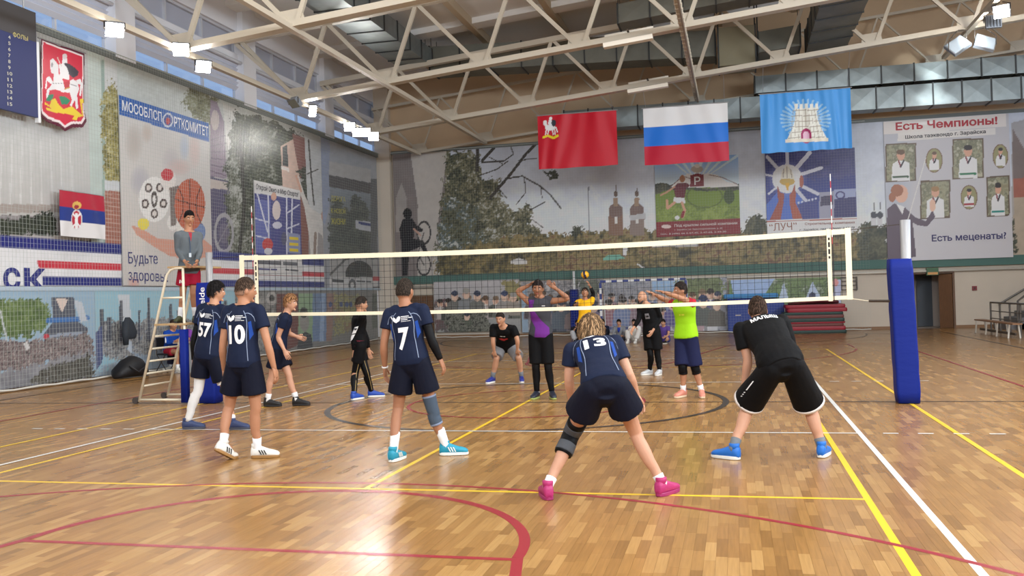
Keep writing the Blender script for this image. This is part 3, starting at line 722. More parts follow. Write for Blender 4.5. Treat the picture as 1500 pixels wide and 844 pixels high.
# ------------------------------------------------------------------ mats, goal, bench, railing, steps
M_MRED = mat('mat_red', rgb(150, 34, 48), .55, bump=.1, bscale=8); M_MGRN = mat('mat_green', rgb(44, 66, 62), .6, bump=.1, bscale=8); M_MBRN = mat('mat_brown', rgb(112, 62, 58), .6, bump=.1, bscale=8)
z = 0.0; x0, x1 = atY(1149, 480, 20.9).x, atY(1238, 480, 20.9).x
for i, (h, m, dx, lab) in enumerate(((.11, M_MGRN, .06, 'dark green mat at the bottom of the mat stack'), (.14, M_MRED, .03, 'thick red mat resting on the bottom green mat'), (.1, M_MBRN, -.03, 'brownish mat under the middle green mat'),
        (.06, M_MRED, .02, 'thin red mat just under the middle green mat'), (.13, M_MGRN, 0, 'dark green mat in the middle of the stack'), (.12, M_MBRN, -.02, 'brownish mat above the middle green mat'),
        (.1, M_MGRN, -.04, 'thin dark mat under the two top red mats'), (.14, M_MRED, .1, 'red mat sticking out second from the top of the stack'), (.13, M_MRED, .04, 'red mat lying on top of the stack'))):
    t = thing('gym_mat', lab, 'mat', (x0, 20.9, z))
    MB().loft([((x0 + (x1 - x0) / 2 + dx, 21.52, z + .004), (1, 0, 0), (0, 1, 0), (x1 - x0) / 2 - .012, .7, .12), ((x0 + (x1 - x0) / 2 + dx, 21.52, z + h * .5), (1, 0, 0), (0, 1, 0), (x1 - x0) / 2, .71, .1), ((x0 + (x1 - x0) / 2 + dx, 21.52, z + h - .004), (1, 0, 0), (0, 1, 0), (x1 - x0) / 2 - .012, .7, .12)], 36).build('foam_body', m, t)
    for k in range(3): MB().box((x0 + .4 + k * .6 + dx, 20.878, z + h * .3), (x0 + .46 + k * .6 + dx, 20.9, z + h * .55)).build('handle', mat('mat_tab', rgb(190, 180, 170), .6), t)
    z += h
t = thing('rolled_mat', 'crumpled dark red mat thrown on top of the mat stack', 'mat', (x0 + 1, 21.52, z))
MB().loft([((x0 + .2, 21.52, z + .04), (0, 1, 0), (0, 0, 1), .5, .03), ((x0 + .7, 21.52, z + .08), (0, 1, 0), (0, 0, 1), .55, .07), ((x0 + 1.3, 21.52, z + .13), (0, 1, 0), (0, 0, 1), .5, .12), ((x0 + 1.9, 21.52, z + .07), (0, 1, 0), (0, 0, 1), .5, .06)], 18).build('mat_body', mat('mat_maroon', rgb(104, 48, 52), .7, bump=.3, bscale=5), t, True)
for (u0, u1, lab, yy) in ((1066, 1108, 'blue crash mat standing on edge beside the handball goal', 22.36), (1109, 1150, 'blue crash mat standing on edge beside the mat stack', 22.36)):
    xa, xb = atY(u0, 480, yy).x, atY(u1, 480, yy).x; t = thing('crash_mat', lab, 'mat', ((xa + xb) / 2, yy, 0))
    zt_ = atY(u0, 438, yy).z
    MB().loft([(((xa + xb) / 2, yy + .15, .01), (1, 0, 0), (0, 1, 0), (xb - xa) / 2 - .02, .13, .2), (((xa + xb) / 2, yy + .15, .06), (1, 0, 0), (0, 1, 0), (xb - xa) / 2 - .005, .15, .15), (((xa + xb) / 2, yy + .15, zt_ - .05), (1, 0, 0), (0, 1, 0), (xb - xa) / 2 - .005, .15, .15), (((xa + xb) / 2, yy + .15, zt_), (1, 0, 0), (0, 1, 0), (xb - xa) / 2 - .03, .12, .2)], 32).build('foam_body', mat('crash_blue', rgb(38, 62, 140), .55, bump=.1, bscale=6), t)
    MB().box((xa + .3, yy - .012, zt_ * .5), (xa + .5, yy + .02, zt_ * .5 + .04)).build('handle', MATS['mat_tab'], t)
xa, xb = atY(1060, 436, 22.5).x, atY(1140, 436, 22.5).x
t = thing('folded_mat', 'light blue mat laid over the two blue crash mats', 'mat', (xa, 22.5, 1.2))
zz = atY(1066, 438, 22.36).z + .004
MB().loft([(((xa + xb) / 2, 22.52, zz + .01), (1, 0, 0), (0, 1, 0), (xb - xa) / 2, .2, .2), (((xa + xb) / 2, 22.52, zz + .1), (1, 0, 0), (0, 1, 0), (xb - xa) / 2 + .01, .21, .2), (((xa + xb) / 2, 22.52, zz + .17), (1, 0, 0), (0, 1, 0), (xb - xa) / 2 - .03, .18, .2)], 28).build('foam_body', mat('mat_lightblue', rgb(64, 140, 200), .55), t)
# handball goal
YG = 19.95
g0 = atY(881, 470, YG).x; g1 = g0 + 3.08; gt = 2.04
goal = thing('handball_goal', 'handball goal with blue and white striped frame and white net', 'goal', (g0 + 1.5, YG, 0))
M_GB = mat('goal_blue', rgb(38, 56, 128), .4); M_GW = mat('goal_white', rgb(226, 226, 226), .4)
for x in (g0, g1):
    for k in range(10): MB().box((x - .04, YG - .04, k * gt / 10), (x + .04, YG + .04, (k + 1) * gt / 10)).build('post_stripe', M_GB if k % 2 else M_GW, goal)
for k in range(15):
    MB().box((g0 + (g1 - g0) * k / 15, YG - .04, gt), (g0 + (g1 - g0) * (k + 1) / 15, YG + .04, gt + .08)).build('crossbar_stripe', M_GW if k % 2 else M_GB, goal)
MB().tube([(g0, YG, gt), (g0, YG + .8, gt), (g0, YG + 1.1, .03)], .02, 8).tube([(g1, YG, gt), (g1, YG + .8, gt), (g1, YG + 1.1, .03), (g0, YG + 1.1, .03)], .02, 8).build('back_frame', M_GW, goal)
mb = MB()
for i in range(26):
    x = g0 + (g1 - g0) * i / 25; mb.tube([(x, YG + .75, gt), (x, YG + 1.08, .03)], .004, 4, False)
for j in range(17):
    f = j / 16; mb.tube([(g0, YG + .75 + .33 * f, gt * (1 - f)), (g1, YG + .75 + .33 * f, gt * (1 - f))], .004, 4, False)
mb.build('goal_net', mat('goal_net', rgb(220, 220, 220), .7), goal)['kind'] = 'stuff'
# bench
b0, b1 = fl(1434, 487), fl(1500, 498)
dirb = (b1 - b0).normalized(); b1 = b0 + dirb * 4.2
bz = .42
bench = thing('gym_bench', 'long low wooden gym bench in front of the steel railing', 'bench', b0)
nb = Vector((-dirb.y, dirb.x, 0)); 
MB().bar(b0 + Vector((0, 0, bz)), b1 + Vector((0, 0, bz)), .26, .04).build('seat', mat('bench_wood', rgb(150, 108, 74), .5, var=.1), bench)
MB().bar(b0 + dirb * .2 + Vector((0, 0, .12)), b1 - dirb * .2 + Vector((0, 0, .12)), .04, .07).build('stretcher', M_DST, bench)
for k in range(4):
    c = b0 + dirb * (.25 + k * 1.2)
    MB().bar(c + nb * .12 + Vector((0, 0, bz - .02)), c + nb * .16, .04, .04).bar(c - nb * .12 + Vector((0, 0, bz - .02)), c - nb * .16, .04, .04).build('leg', M_PIPE, bench)
# railing, steps
rl = thing('steel_railing', 'grey steel railing with posts beside the steps', 'railing', (11.6, 19, 0))
M_RAIL = mat('rail_steel', rgb(108, 104, 100), .35, .6)
r0 = b0 + nb * (.34 if nb.x > 0 else -.34) + dirb * .15; r1 = b0 + dirb * 5 + nb * .3
rz = .98 * (r0 - Vector(CAM)).length / (r0 - Vector(CAM)).length
dr = (b1 - b0).normalized(); r0 = r0 + nb * -.0
for k in range(4):
    c = r0 + dr * k * 1.05; MB().tube([c, c + Vector((0, 0, rz))], .03, 10).build('post', M_RAIL, rl)
for z_, rr_ in ((rz, .028), (rz * .72, .015), (rz * .48, .015)):
    MB().tube([r0 + Vector((0, 0, z_)), r0 + dr * 4.4 + Vector((0, 0, z_))], rr_, 8).build('rail', M_RAIL, rl)
st = thing('concrete_steps', 'grey concrete steps rising beside the cream end wall', 'steps', (13, 21, 0))
for k in range(5):
    xk = atY(1463, 480, 22).x + k * .35
    MB().box((xk, 20.9, 0), (xk + 2.4 - .35 * k + .6, 22.7, .2 + k * .2)).build('step', mat('concrete', rgb(122, 122, 124), .8, var=.06), st)
hr = thing('handrail', 'steel handrail sloping up the wall above the steps', 'railing', (13, 22.8, 1))
ha, hb = atY(1463, 446, 22.85), atY(1500, 424, 22.85); hd = (hb - ha)
MB().tube([ha, hb + hd], .035, 10).build('rail', M_RAIL, hr)
for f in (.3, 1.2): MB().tube([ha + hd * f, ha + hd * f + Vector((0, .12, -.08))], .015, 6).build('bracket', M_RAIL, hr)
pr_ = thing('stair_rail', 'steel stair rail post with bent top in front of the steps', 'railing', (13, 20.8, 0))
pa = atY(1491, 490, 20.7); pb = atY(1491, 441, 20.7); pc = atY(1500, 434, 20.7)
MB().tube([(pa.x, 20.7, 0), pb, pc, pc + (pc - pb) * 3], .035, 10).build('rail', M_RAIL, pr_)
MB().tube([(pa.x + .9, 20.7, 0), pc + (pc - pb) * 3], .03, 8).build('post', M_RAIL, pr_)

pf = fl(843, 492); t = thing('net_post', 'distant white post with a low blue pad behind the yellow server', 'post', (pf.x, pf.y, 0))
zt_ = atY(842, 397, pf.y).z; zq = atY(842, 424, pf.y).z
MB().tube([(pf.x, pf.y, 0), (pf.x, pf.y, zt_)], .05, 12).build('post', M_GW, t, True)
pad_mesh(pf.x - .16, pf.x + .16, pf.y - .16, pf.y + .16, .01, zq).build('padding', M_PAD, t, True)
# ------------------------------------------------------------------ people
def remeshed(mb, voxel, smooth=4, name='m', noise_amp=0.0, noise_f=9.0, seed=0, stretch=(1, 1, 1)):
    me = mb.mesh(name); o = bpy.data.objects.new(name, me); COL.objects.link(o)
    r = o.modifiers.new('r', 'REMESH'); r.mode = 'VOXEL'; r.voxel_size = voxel; r.use_smooth_shade = True
    s = o.modifiers.new('s', 'SMOOTH'); s.factor = .5; s.iterations = smooth
    out = bpy.data.meshes.new_from_object(o.evaluated_get(bpy.context.evaluated_depsgraph_get()))
    bpy.data.objects.remove(o); bpy.data.meshes.remove(me)
    if noise_amp:
        nv = len(out.vertices); co = np.empty(nv * 3); out.vertices.foreach_get('co', co); co = co.reshape(-1, 3)
        nr = np.empty(nv * 3); out.vertices.foreach_get('normal', nr); nr = nr.reshape(-1, 3)
        ph = np.array([seed * 1.7, seed * .9, seed * 2.3]); q = co * noise_f * np.array(stretch) + ph
        d = (np.sin(q[:, 0] * 1.1 + 1.7 * np.sin(q[:, 2] * .9 + q[:, 1])) * np.sin(q[:, 2] * 1.3 + 1.3 * np.sin(q[:, 0] * 1.2)) + .6 * np.sin(q[:, 1] * 2.3 + q[:, 2] * 2.1 + 2 * np.sin(q[:, 0] * .7)))
        co += nr * (d * noise_amp)[:, None]; out.vertices.foreach_set('co', co.ravel()); out.update()
    out.polygons.foreach_set('use_smooth', [True] * len(out.polygons))
    return out

def bez(a, b, c, t): return a * (1 - t) ** 2 + b * 2 * t * (1 - t) + c * t * t
def sm(x, a, b):
    t = min(1, max(0, (x - a) / (b - a))); return t * t * (3 - 2 * t)

def limb_pts(joints, radii, per=6):
    """smooth centre line with radii through the joints; radii: list per segment of (t, r)"""
    P_, R_ = [], []
    for i in range(len(joints) - 1):
        a, b = joints[i], joints[i + 1]
        ts = [k / per for k in range(per + (1 if i == len(joints) - 2 else 0))]
        for t in ts:
            P_.append(a.lerp(b, t)); rs = radii[i]
            for (t0, r0), (t1, r1) in zip(rs, rs[1:]):
                if t0 <= t <= t1 + 1e-6: R_.append(r0 + (r1 - r0) * (t - t0) / max(t1 - t0, 1e-6)); break
    for _ in range(1):
        Q = [P_[0]] + [(P_[i - 1] + P_[i] * 2 + P_[i + 1]) / 4 for i in range(1, len(P_) - 1)] + [P_[-1]]; P_ = Q
    return P_, R_

def hand_mesh(mb, w, d, pn, s, side, curl=.35, spread=.0):
    """w wrist, d direction to the fingers, pn palm normal (side the fingers close to), side +1 thumb on d x pn"""
    d = d.normalized(); pn = (pn - d * pn.dot(d)).normalized(); x = d.cross(pn) * side
    mb.loft([(w - d * .02 * s, x, pn, .027 * s, .021 * s), (w + d * .02 * s, x, pn, .034 * s, .019 * s), (w + d * .06 * s, x, pn, .042 * s, .017 * s), (w + d * .088 * s, x, pn, .041 * s, .014 * s), (w + d * .1 * s, x, pn, .034 * s, .009 * s)], 14)
    for i, (off, ln) in enumerate(((.03, .9), (.0105, 1.0), (-.0105, .95), (-.03, .75))):
        p = w + d * .085 * s + x * off * s; pts = [p]; ang = 0; rr = [.0095 * s]
        dd = (d + x * off * (2.0 + spread * 6)).normalized()
        for L, c in ((.043, curl * .6), (.028, curl), (.022, curl * .8)):
            ang += c; v = dd * math.cos(ang) + pn * math.sin(ang); p = p + v * L * ln * s; pts.append(p); rr.append(rr[-1] * .93)
        pts.append(p + v * .006 * s); rr.append(rr[-1] * .5)
        mb.tube(pts, rr, 8)
    p = w + d * .025 * s + x * .028 * s; v = (d * .75 + x * .6 + pn * .25).normalized(); v2 = (d * .95 + x * .25 + pn * .35).normalized()
    mb.tube([p - v * .01, p + v * .04 * s, p + v * .04 * s + v2 * .03 * s, p + v * .04 * s + v2 * .036 * s], [.013 * s, .0115 * s, .009 * s, .004 * s], 8)

def head_dir(x, y, z):
    wz = 1 - .30 * sm(-z, .15, 1.0); 
    if y > 0: wz *= 1 - .06 * sm(y, .5, 1)
    dz = 1.0
    if y < 0: dz = 1 - .32 * sm(-z, .25, 1.0)
    q = Vector((x * .077 * wz, y * .098 * dz, z * .122))
    if y > 0: q.y += .010 * sm(-z, .45, .8) * y
    return q
def head_grid(mb, H, R, U, Fd, s, off=None, n=32, m=22):
    vs = []
    for i in range(m + 1):
        p = math.pi * (.02 + .96 * i / m)
        for k in range(n):
            a = 2 * math.pi * k / n; x, y, z = math.sin(p) * math.cos(a), math.sin(p) * math.sin(a), math.cos(p)
            q = head_dir(x, y, z)
            if off: q = q + Vector((x, y, z)) * off(x, y, z)
            vs.append(H + (R * q.x + Fd * q.y + U * q.z) * s)
    fs = [(i * n + k, (i + 1) * n + k, (i + 1) * n + (k + 1) % n, i * n + (k + 1) % n) for i in range(m) for k in range(n)]
    fs += [tuple(range(n)), tuple(m * n + k for k in range(n - 1, -1, -1))]
    mb.add(vs, fs)

def hair_off(style, seed):
    top, side, front, back = {'short': (.014, .006, .52, -.38), 'fade': (.013, .003, .55, -.05), 'crop': (.007, .004, .52, -.40), 'mop': (.028, .024, .42, -.62), 'thick': (.024, .010, .50, -.40), 'thin': (.004, .004, .60, -.35), 'under': (.002, .0015, .56, -.46)}[style]
    def f(x, y, z):
        line = front * sm(y, .25, .75) + (1 - sm(y, .25, .75)) * (.08 * sm(y, -.35, .1) + back * (1 - sm(y, -.35, .1)))
        inside = sm(z - line, -.05, .06)
        th = side + (top - side) * sm(z, .25, .75)
        nz = noise.noise(Vector((x * 9 + seed, y * 9, z * 4))) + .5 * noise.noise(Vector((x * 24, y * 24 + seed, z * 9)))
        return -.008 + inside * (.008 + th * (1 + (.6 if style == 'mop' else .38) * nz))
    return f

def strands(mb, H, R, U, Fd, s, style, n, seed):
    rnd = random.Random(seed); off = hair_off(style, seed * 3.1); crown = Vector((0, -.35, .93))
    ln, lift, wd = {'mop': (.062, .010, .005), 'thick': (.036, .008, .004), 'short': (.026, .006, .0035), 'fade': (.022, .006, .0035), 'crop': (.012, .004, .003)}.get(style, (.012, .003, .003))
    vs, fs = [], []
    for _ in range(n):
        z = rnd.uniform(-.7, 1); a = rnd.uniform(0, 2 * PI); q = math.sqrt(max(0, 1 - z * z)); d = Vector((q * math.cos(a), q * math.sin(a), z))
        o = off(d.x, d.y, d.z)
        if o < .001: continue
        t = d - crown + Vector((rnd.gauss(0, .25), rnd.gauss(0, .25), rnd.gauss(0, .1) - .15)); t = t - d * t.dot(d)
        if t.length < 1e-3: continue
        t.normalize(); b = d.cross(t); L = ln * rnd.uniform(.6, 1.3); p0 = head_dir(*d) + d * o * .8
        d1 = (d + t * (L * .5 / .1)).normalized(); p1 = head_dir(*d1) + d1 * (max(o, .003) + lift * rnd.uniform(.2, 1)); d2 = (d + t * (L / .1)).normalized(); p2 = head_dir(*d2) + d2 * (max(o, .002) * .9 + lift * rnd.uniform(-.2, 1.1))
        k = len(vs)
        for p in (p0 - b * wd / 2, p0 + b * wd / 2, p1 - b * wd / 2, p1 + b * wd / 2, p2): vs.append(H + (R * p.x + Fd * p.y + U * p.z) * s)
        fs += [(k, k + 1, k + 3, k + 2), (k + 2, k + 3, k + 4)]
    mb.add(vs, fs)
def decal(bvh, verts, faces, O, X, Y, N, name, m, parent, off=.004, grid=.022, reach=.45):
    """lay flat 2D shapes on a curved garment: rays go from outside along -N"""
    bm = bmesh.new(); bvs = [bm.verts.new((p[0], p[1], p[2] if len(p) > 2 else 0)) for p in verts]
    for f in faces:
        try: bm.faces.new([bvs[i] for i in f])
        except ValueError: pass
    xs = [p[0] for p in verts]; ys = [p[1] for p in verts]
    for lo, hi, nrm in ((min(xs), max(xs), (1, 0, 0)), (min(ys), max(ys), (0, 1, 0))):
        k = lo + grid * .5
        while k < hi:
            bmesh.ops.bisect_plane(bm, geom=bm.verts[:] + bm.edges[:] + bm.faces[:], plane_co=(k, k, 0), plane_no=nrm); k += grid
    bad = []
    for v in bm.verts:
        p = O + X * v.co.x + Y * v.co.y
        h = bvh.ray_cast(p + N * reach * .6, -N, reach * 1.4)
        if h[0] is None: bad.append(v); continue
        n = h[1] if h[1].dot(N) > 0 else -h[1]
        v.co = h[0] + (n * .5 + N * .5).normalized() * (off + v.co.z)
    bmesh.ops.delete(bm, geom=bad, context='VERTS')
    me = bpy.data.meshes.new(name); bm.to_mesh(me); bm.free()
    if len(me.polygons) == 0: return None
    return link_mesh(name, me, m, parent)
def polys(*ps):
    vs, fs = [], []
    for p in ps: k = len(vs); vs += [tuple(q) for q in p]; fs.append(tuple(range(k, k + len(p))))
    return vs, fs
def stroke(pts, w):
    out = []
    for a, b in zip(pts, pts[1:]):
        a, b = Vector((*a, 0)), Vector((*b, 0)); d = (b - a).normalized(); n = Vector((-d.y, d.x, 0)) * w / 2; e = d * w * .2
        out.append([((a + n - e).x, (a + n - e).y), ((a - n - e).x, (a - n - e).y), ((b - n + e).x, (b - n + e).y), ((b + n + e).x, (b + n + e).y)])
    return out

def cloth(name, c, **k):
    return mat('cloth_' + name, c, k.pop('rough', .75), bump=.3, bscale=14, spec=.15, **k)
SKIN = {}
def skin(i=0):
    cs = [(172, 122, 92), (184, 136, 107), (156, 108, 80), (190, 142, 115)]
    return mat('skin_%d' % i, rgb(*cs[i]), .55, bump=.06, bscale=90, var=.05, vscale=9, spec=.35)
M_EYE = mat('eye_white', rgb(225, 220, 214), .3); M_IRIS = mat('eye_dark', rgb(40, 30, 26), .3); M_LIP = mat('lip', rgb(158, 88, 80), .5)

def fdir(deg): a = math.radians(deg); return Vector((math.cos(a), math.sin(a), 0))
Z = Vector((0, 0, 1))

def shoe(root, g, ang, s, up_c, sole_c, lift=0, pitch=0, marks=None, name='shoe', stripes=None):
    d = fdir(ang); sd = Vector((d.y, -d.x, 0)); g = Vector((g.x, g.y, lift + .004))
    cp, sp = math.cos(math.radians(pitch)), math.sin(math.radians(pitch)); piv = g + d * .14 * s
    def T(p):                                   # pitch about the ball of the foot
        q = p - piv; f = q.dot(d); u_ = q.dot(Z); r = q.dot(sd)
        if f < 0: f, u_ = f * cp + u_ * sp, -f * sp + u_ * cp
        return piv + d * f + Z * u_ + sd * r
    secs = [(-.086, .024, .085), (-.076, .038, .118), (-.035, .044, .125), (.015, .045, .122), (.06, .046, .103), (.11, .050, .084), (.155, .049, .074), (.19, .040, .063), (.212, .022, .046)]
    mb = MB(); vs_secs = []
    for x, w, h in secs: vs_secs.append((g + d * x * s + Z * (.018 + (h - .018) / 2) * s, sd, Z, w * s, (h - .01) / 2 * s, .8))
    mb.loft(vs_secs, 16); mb.v = [tuple(T(Vector(p))) for p in mb.v]
    o = mb.build(name, up_c, root, True)
    mb = MB()
    mb.loft([(g + d * .065 * s + Z * z * s, d, sd, .153 * s * e, .050 * s * e, .72) for z, e in ((0, .97), (.006, 1), (.024, 1), (.03, .96))], 28)
    # narrow the waist of the sole
    mb.v = [tuple(T(Vector(p))) for p in mb.v]
    mb.build('sole', sole_c, o, False)
    mb = MB()
    for k in range(4):
        c = g + d * (.035 + .028 * k) * s + Z * (.096 - .010 * k) * s
        mb.bar(T(c - sd * .022 * s), T(c + sd * .022 * s), .008 * s, .006 * s)
    mb.build('laces', marks or sole_c, o)
    mb = MB(); mb.loft([(g + d * (-.03) * s + Z * z_ * s, d, sd, a_ * s, b_2 * s) for z_, a_, b_2 in ((.09, .046, .040), (.125, .050, .043), (.145, .052, .044), (.15, .046, .038))], 18)
    mb.v = [tuple(T(Vector(p))) for p in mb.v]; mb.build('ankle_collar', up_c, o, True)
    if stripes:
        for k in range(3):
            mb = MB()
            for e in (-1, 1):
                mb = MB(); c = g + d * (.02 + .026 * k) * s + Z * .062 * s + sd * e * .0475 * s
                mb.obox(c, d * .006 * s, sd * .003, (Z * .024 - d * .012) * s)
                mb.v = [tuple(T(Vector(p))) for p in mb.v]; mb.build('stripe', stripes, o)
    return o, T(g + Z * .085 * s + d * -.02 * s)

PEOPLE = []
def person(label, Y0, hip, neck, head, elL, wrL, elR, wrR, knL, knR, ftL, ftR, face=90, hipface=None, look=(90, 0), st=1.0, fat=1.0,
           skin_i=0, hair=('short', (40, 30, 24)), top=None, bottom=None, socks=None, shoes=None, vox=.0105, palmL=None, palmR=None, curl=.4, group=None, headtilt=None, fing=(1, 1), stripes=None):
    """all joints are hall positions; ftL/ftR = (ground point, toe angle, lift, pitch)"""
    s = st
    gm = (ftL[0] + ftR[0]) / 2 if ftL else Vector((hip.x, hip.y, 0))
    root = thing('person', label, 'person', (gm.x, gm.y, 0 if ftL is None else min(ftL[0].z, ftR[0].z) * 1.0), group)
    Rc = fdir(face - 90); Rh = fdir((hipface if hipface is not None else face) - 90)
    spine = neck - hip; Us = spine.normalized()
    ctrl = (hip + neck) / 2 + Us.cross(Rc) * (-.03 * s)
    def frame(t):
        c = bez(hip, ctrl, neck, t) if 0 <= t <= 1 else (hip + Us * spine.length * t)
        R = Rh.lerp(Rc, min(1, max(0, t))); R = (R - Us * R.dot(Us)).normalized(); Fd = Us.cross(R)
        return c, R, Fd
    TOR = [(-.16, .04, .05), (-.08, .125, .10), (.04, .165, .118), (.16, .160, .115), (.36, .142, .102), (.55, .150, .108), (.72, .168, .115), (.84, .172, .108), (.93, .125, .082), (1.0, .066, .062), (1.05, .055, .056)]
    fx = lambda t: 1 + (fat - 1) * (1.0 if .05 < t < .7 else .7)
    def torso(mb, t0, t1, inf, flare=0.0, n=22):
        secs = []
        ts = [t for t, _, _ in TOR if t0 < t < t1]; ts = [t0] + ts + [t1]
        for t in ts:
            for (a, wa, da), (b, wb, db) in zip(TOR, TOR[1:]):
                if a <= t <= b: f = (t - a) / (b - a); w, dd = wa + (wb - wa) * f, da + (db - da) * f; break
            c, R, Fd = frame(t); e = inf + flare * max(0, .35 - t)
            secs.append((c, R, Fd, (w * fx(t)) * s + e, (dd * fx(t) * (1.08 if fat > 1.05 else 1)) * s + e, .9))
        mb.loft(secs, n)
    c9, R9, F9 = frame(.9)
    shL = c9 - R9 * .185 * s * (1 + (fat - 1) * .5); shR = c9 + R9 * .185 * s * (1 + (fat - 1) * .5)
    hc, Rq, _ = frame(0.0)
    hL = hc - Rq * .092 * s; hR = hc + Rq * .092 * s
    legs = {}
    shoe_c, sole_c, mark_c = shoes if shoes else (None, None, None)
    for nm, hj, kn, ft in (('L', hL, knL, ftL), ('R', hR, knR, ftR)):
        g, ang, lift, pitch = ft
        if shoes: o, an = shoe(root, g, ang, s, shoe_c, sole_c, lift, pitch, mark_c, stripes=stripes); an = an + Z * .015 * s
        else: an = g + Z * (.07 + lift)
        legs[nm] = (hj, kn, an, ang)
    # body
    mb = MB(); torso(mb, -.05, 1.05, 0)
    ARM = [[(0, .058), (.12, .056), (.35, .049), (.7, .044), (1, .040)], [(0, .040), (.25, .043), (.6, .034), (1, .026)]]
    LEG = [[(0, .092), (.3, .088), (.7, .066), (1, .056)], [(0, .056), (.15, .054), (.35, .058), (.65, .044), (1, .036)]]
    sc = lambda P_, f: [[(t, r * f) for t, r in seg_] for seg_ in P_]
    arms = {}
    for nm, sh, el, wr in (('L', shL, elL, wrL), ('R', shR, elR, wrR)):
        arms[nm] = (sh, el, wr)
        mb.tube([frame(.97)[0], frame(.95)[0].lerp(sh, .6) + Us * .02 * s, sh], [.055 * s, .05 * s, .05 * s], 12)
        p_, r_ = limb_pts([sh, el, wr], sc(ARM, s * (.5 + .5 * fat))); mb.tube(p_, r_, 12)
        mb.ball(sh, .056 * s, n=12, m=8)
    for nm in 'LR':
        hj, kn, an, ang = legs[nm]
        p_, r_ = limb_pts([hj, kn, an], sc(LEG, s * (.4 + .6 * fat)), 7)
        bk = -fdir(ang)
        p_ = [q + bk * (.014 * s if 8 <= i <= 11 else 0) for i, q in enumerate(p_)]
        mb.tube(p_, r_, 14); mb.ball(hj, .09 * s * (.4 + .6 * fat), n=12, m=8)
        d_ = fdir(ang); mb.tube([an, an + d_ * .03 * s - Z * .04 * s, an + d_ * .10 * s - Z * .065 * s], [.036 * s, .036 * s, .026 * s], 10)
    hs = s * 1.09
    lk = fdir(look[0]) * math.cos(math.radians(look[1])) + Z * math.sin(math.radians(look[1]))
    Rk = fdir(look[0] - 90); Uk = Rk.cross(lk).normalized(); Fk = lk
    if headtilt: q = Matrix.Rotation(math.radians(headtilt), 3, Fk); Rk = q @ Rk; Uk = q @ Uk
    nb_ = neck + Us * .0; mb.tube([neck - Us * .03 * s, neck.lerp(head - Uk * .07 * s - Fk * .015 * s, .6), head - Uk * .04 * s - Fk * .015 * s], [.068 * s, .060 * s, .061 * s], 14)
    head_grid(mb, head, Rk, Uk, Fk, hs)
    # nose, ears, brow ridge, chin
    def hp_(x, y, z): return head + (Rk * x + Fk * y + Uk * z) * hs
    mb.tube([hp_(0, .088, .03), hp_(0, .104, -.005), hp_(0, .108, -.022), hp_(0, .092, -.034)], [.009 * s, .012 * s, .0155 * s, .01 * s], 8)
    M3 = Matrix((Rk, Fk, Uk)).transposed()
    for e in (-1, 1): mb.ball(hp_(e * .079, -.006, -.008), .011 * s, .021 * s, .034 * s, R=M3, n=10, m=8)
    mb.ball(hp_(0, .084, -.098), .022 * s, .018 * s, .016 * s, R=M3, n=10, m=6)
    body = remeshed(mb, vox * .9, 3, 'body')
    hb_ = MB()
    for nm, pal in (('L', palmL), ('R', palmR)):
        sh, el, wr = arms[nm]; d_ = (wr - el).normalized()
        side = 1 if nm == 'L' else -1
        pn = pal if pal is not None else (Rc if nm == 'L' else -Rc) * .8 - frame(1)[2] * .5 * 0
        hd = d_
        # thumb points forward for a hanging arm
        x_ = hd.cross((pn - hd * pn.dot(hd)).normalized()); fwd = frame(1)[2]
        side = 1 if x_.dot(fwd + Z * .3) > 0 else -1
        hand_mesh(hb_, wr - d_ * .005, hd, pn, s, side * fing[0 if nm == 'L' else 1], curl)
    bm = bmesh.new(); bm.from_mesh(body); hm = hb_.mesh('h', True); bm.from_mesh(hm); bm.to_mesh(body); bm.free(); bpy.data.meshes.remove(hm)
    body.polygons.foreach_set('use_smooth', [True] * len(body.polygons))
    bo = link_mesh('body', body, skin(skin_i), root)
    # face
    fm = MB(); im = MB(); br = MB(); lp = MB()
    for e in (-1, 1):
        fm.ball(hp_(e * .031, .0845, .008), .0145 * s, .009 * s, .0075 * s, R=M3, n=10, m=6)
        im.ball(hp_(e * .031, .0925, .008), .0058 * s, .003 * s, .0058 * s, R=M3, n=8, m=6)
        br.tube([hp_(e * .014, .0945, .026), hp_(e * .032, .0935, .032), hp_(e * .052, .079, .027)], [.0045 * s, .005 * s, .003 * s], 6)
    lp.tube([hp_(-.024, .086, -.058), hp_(0, .0985, -.055), hp_(.024, .086, -.058)], [.004 * s, .0075 * s, .004 * s], 6)
    fm.build('eyes', M_EYE, bo, True); im.build('irises', M_IRIS, bo, True); lp.build('lips', M_LIP, bo, True)
    hc_ = mat('hair_%d_%d_%d' % tuple(hair[1]) if hair else 'hair_none', rgb(*[int(a * .72) for a in hair[1]]), .75, bump=.5, bscale=120, var=.3, vscale=60, spec=.15) if hair else mat('hair_dk', rgb(50, 40, 34), .7)
    br.build('eyebrows', hc_, bo, True)
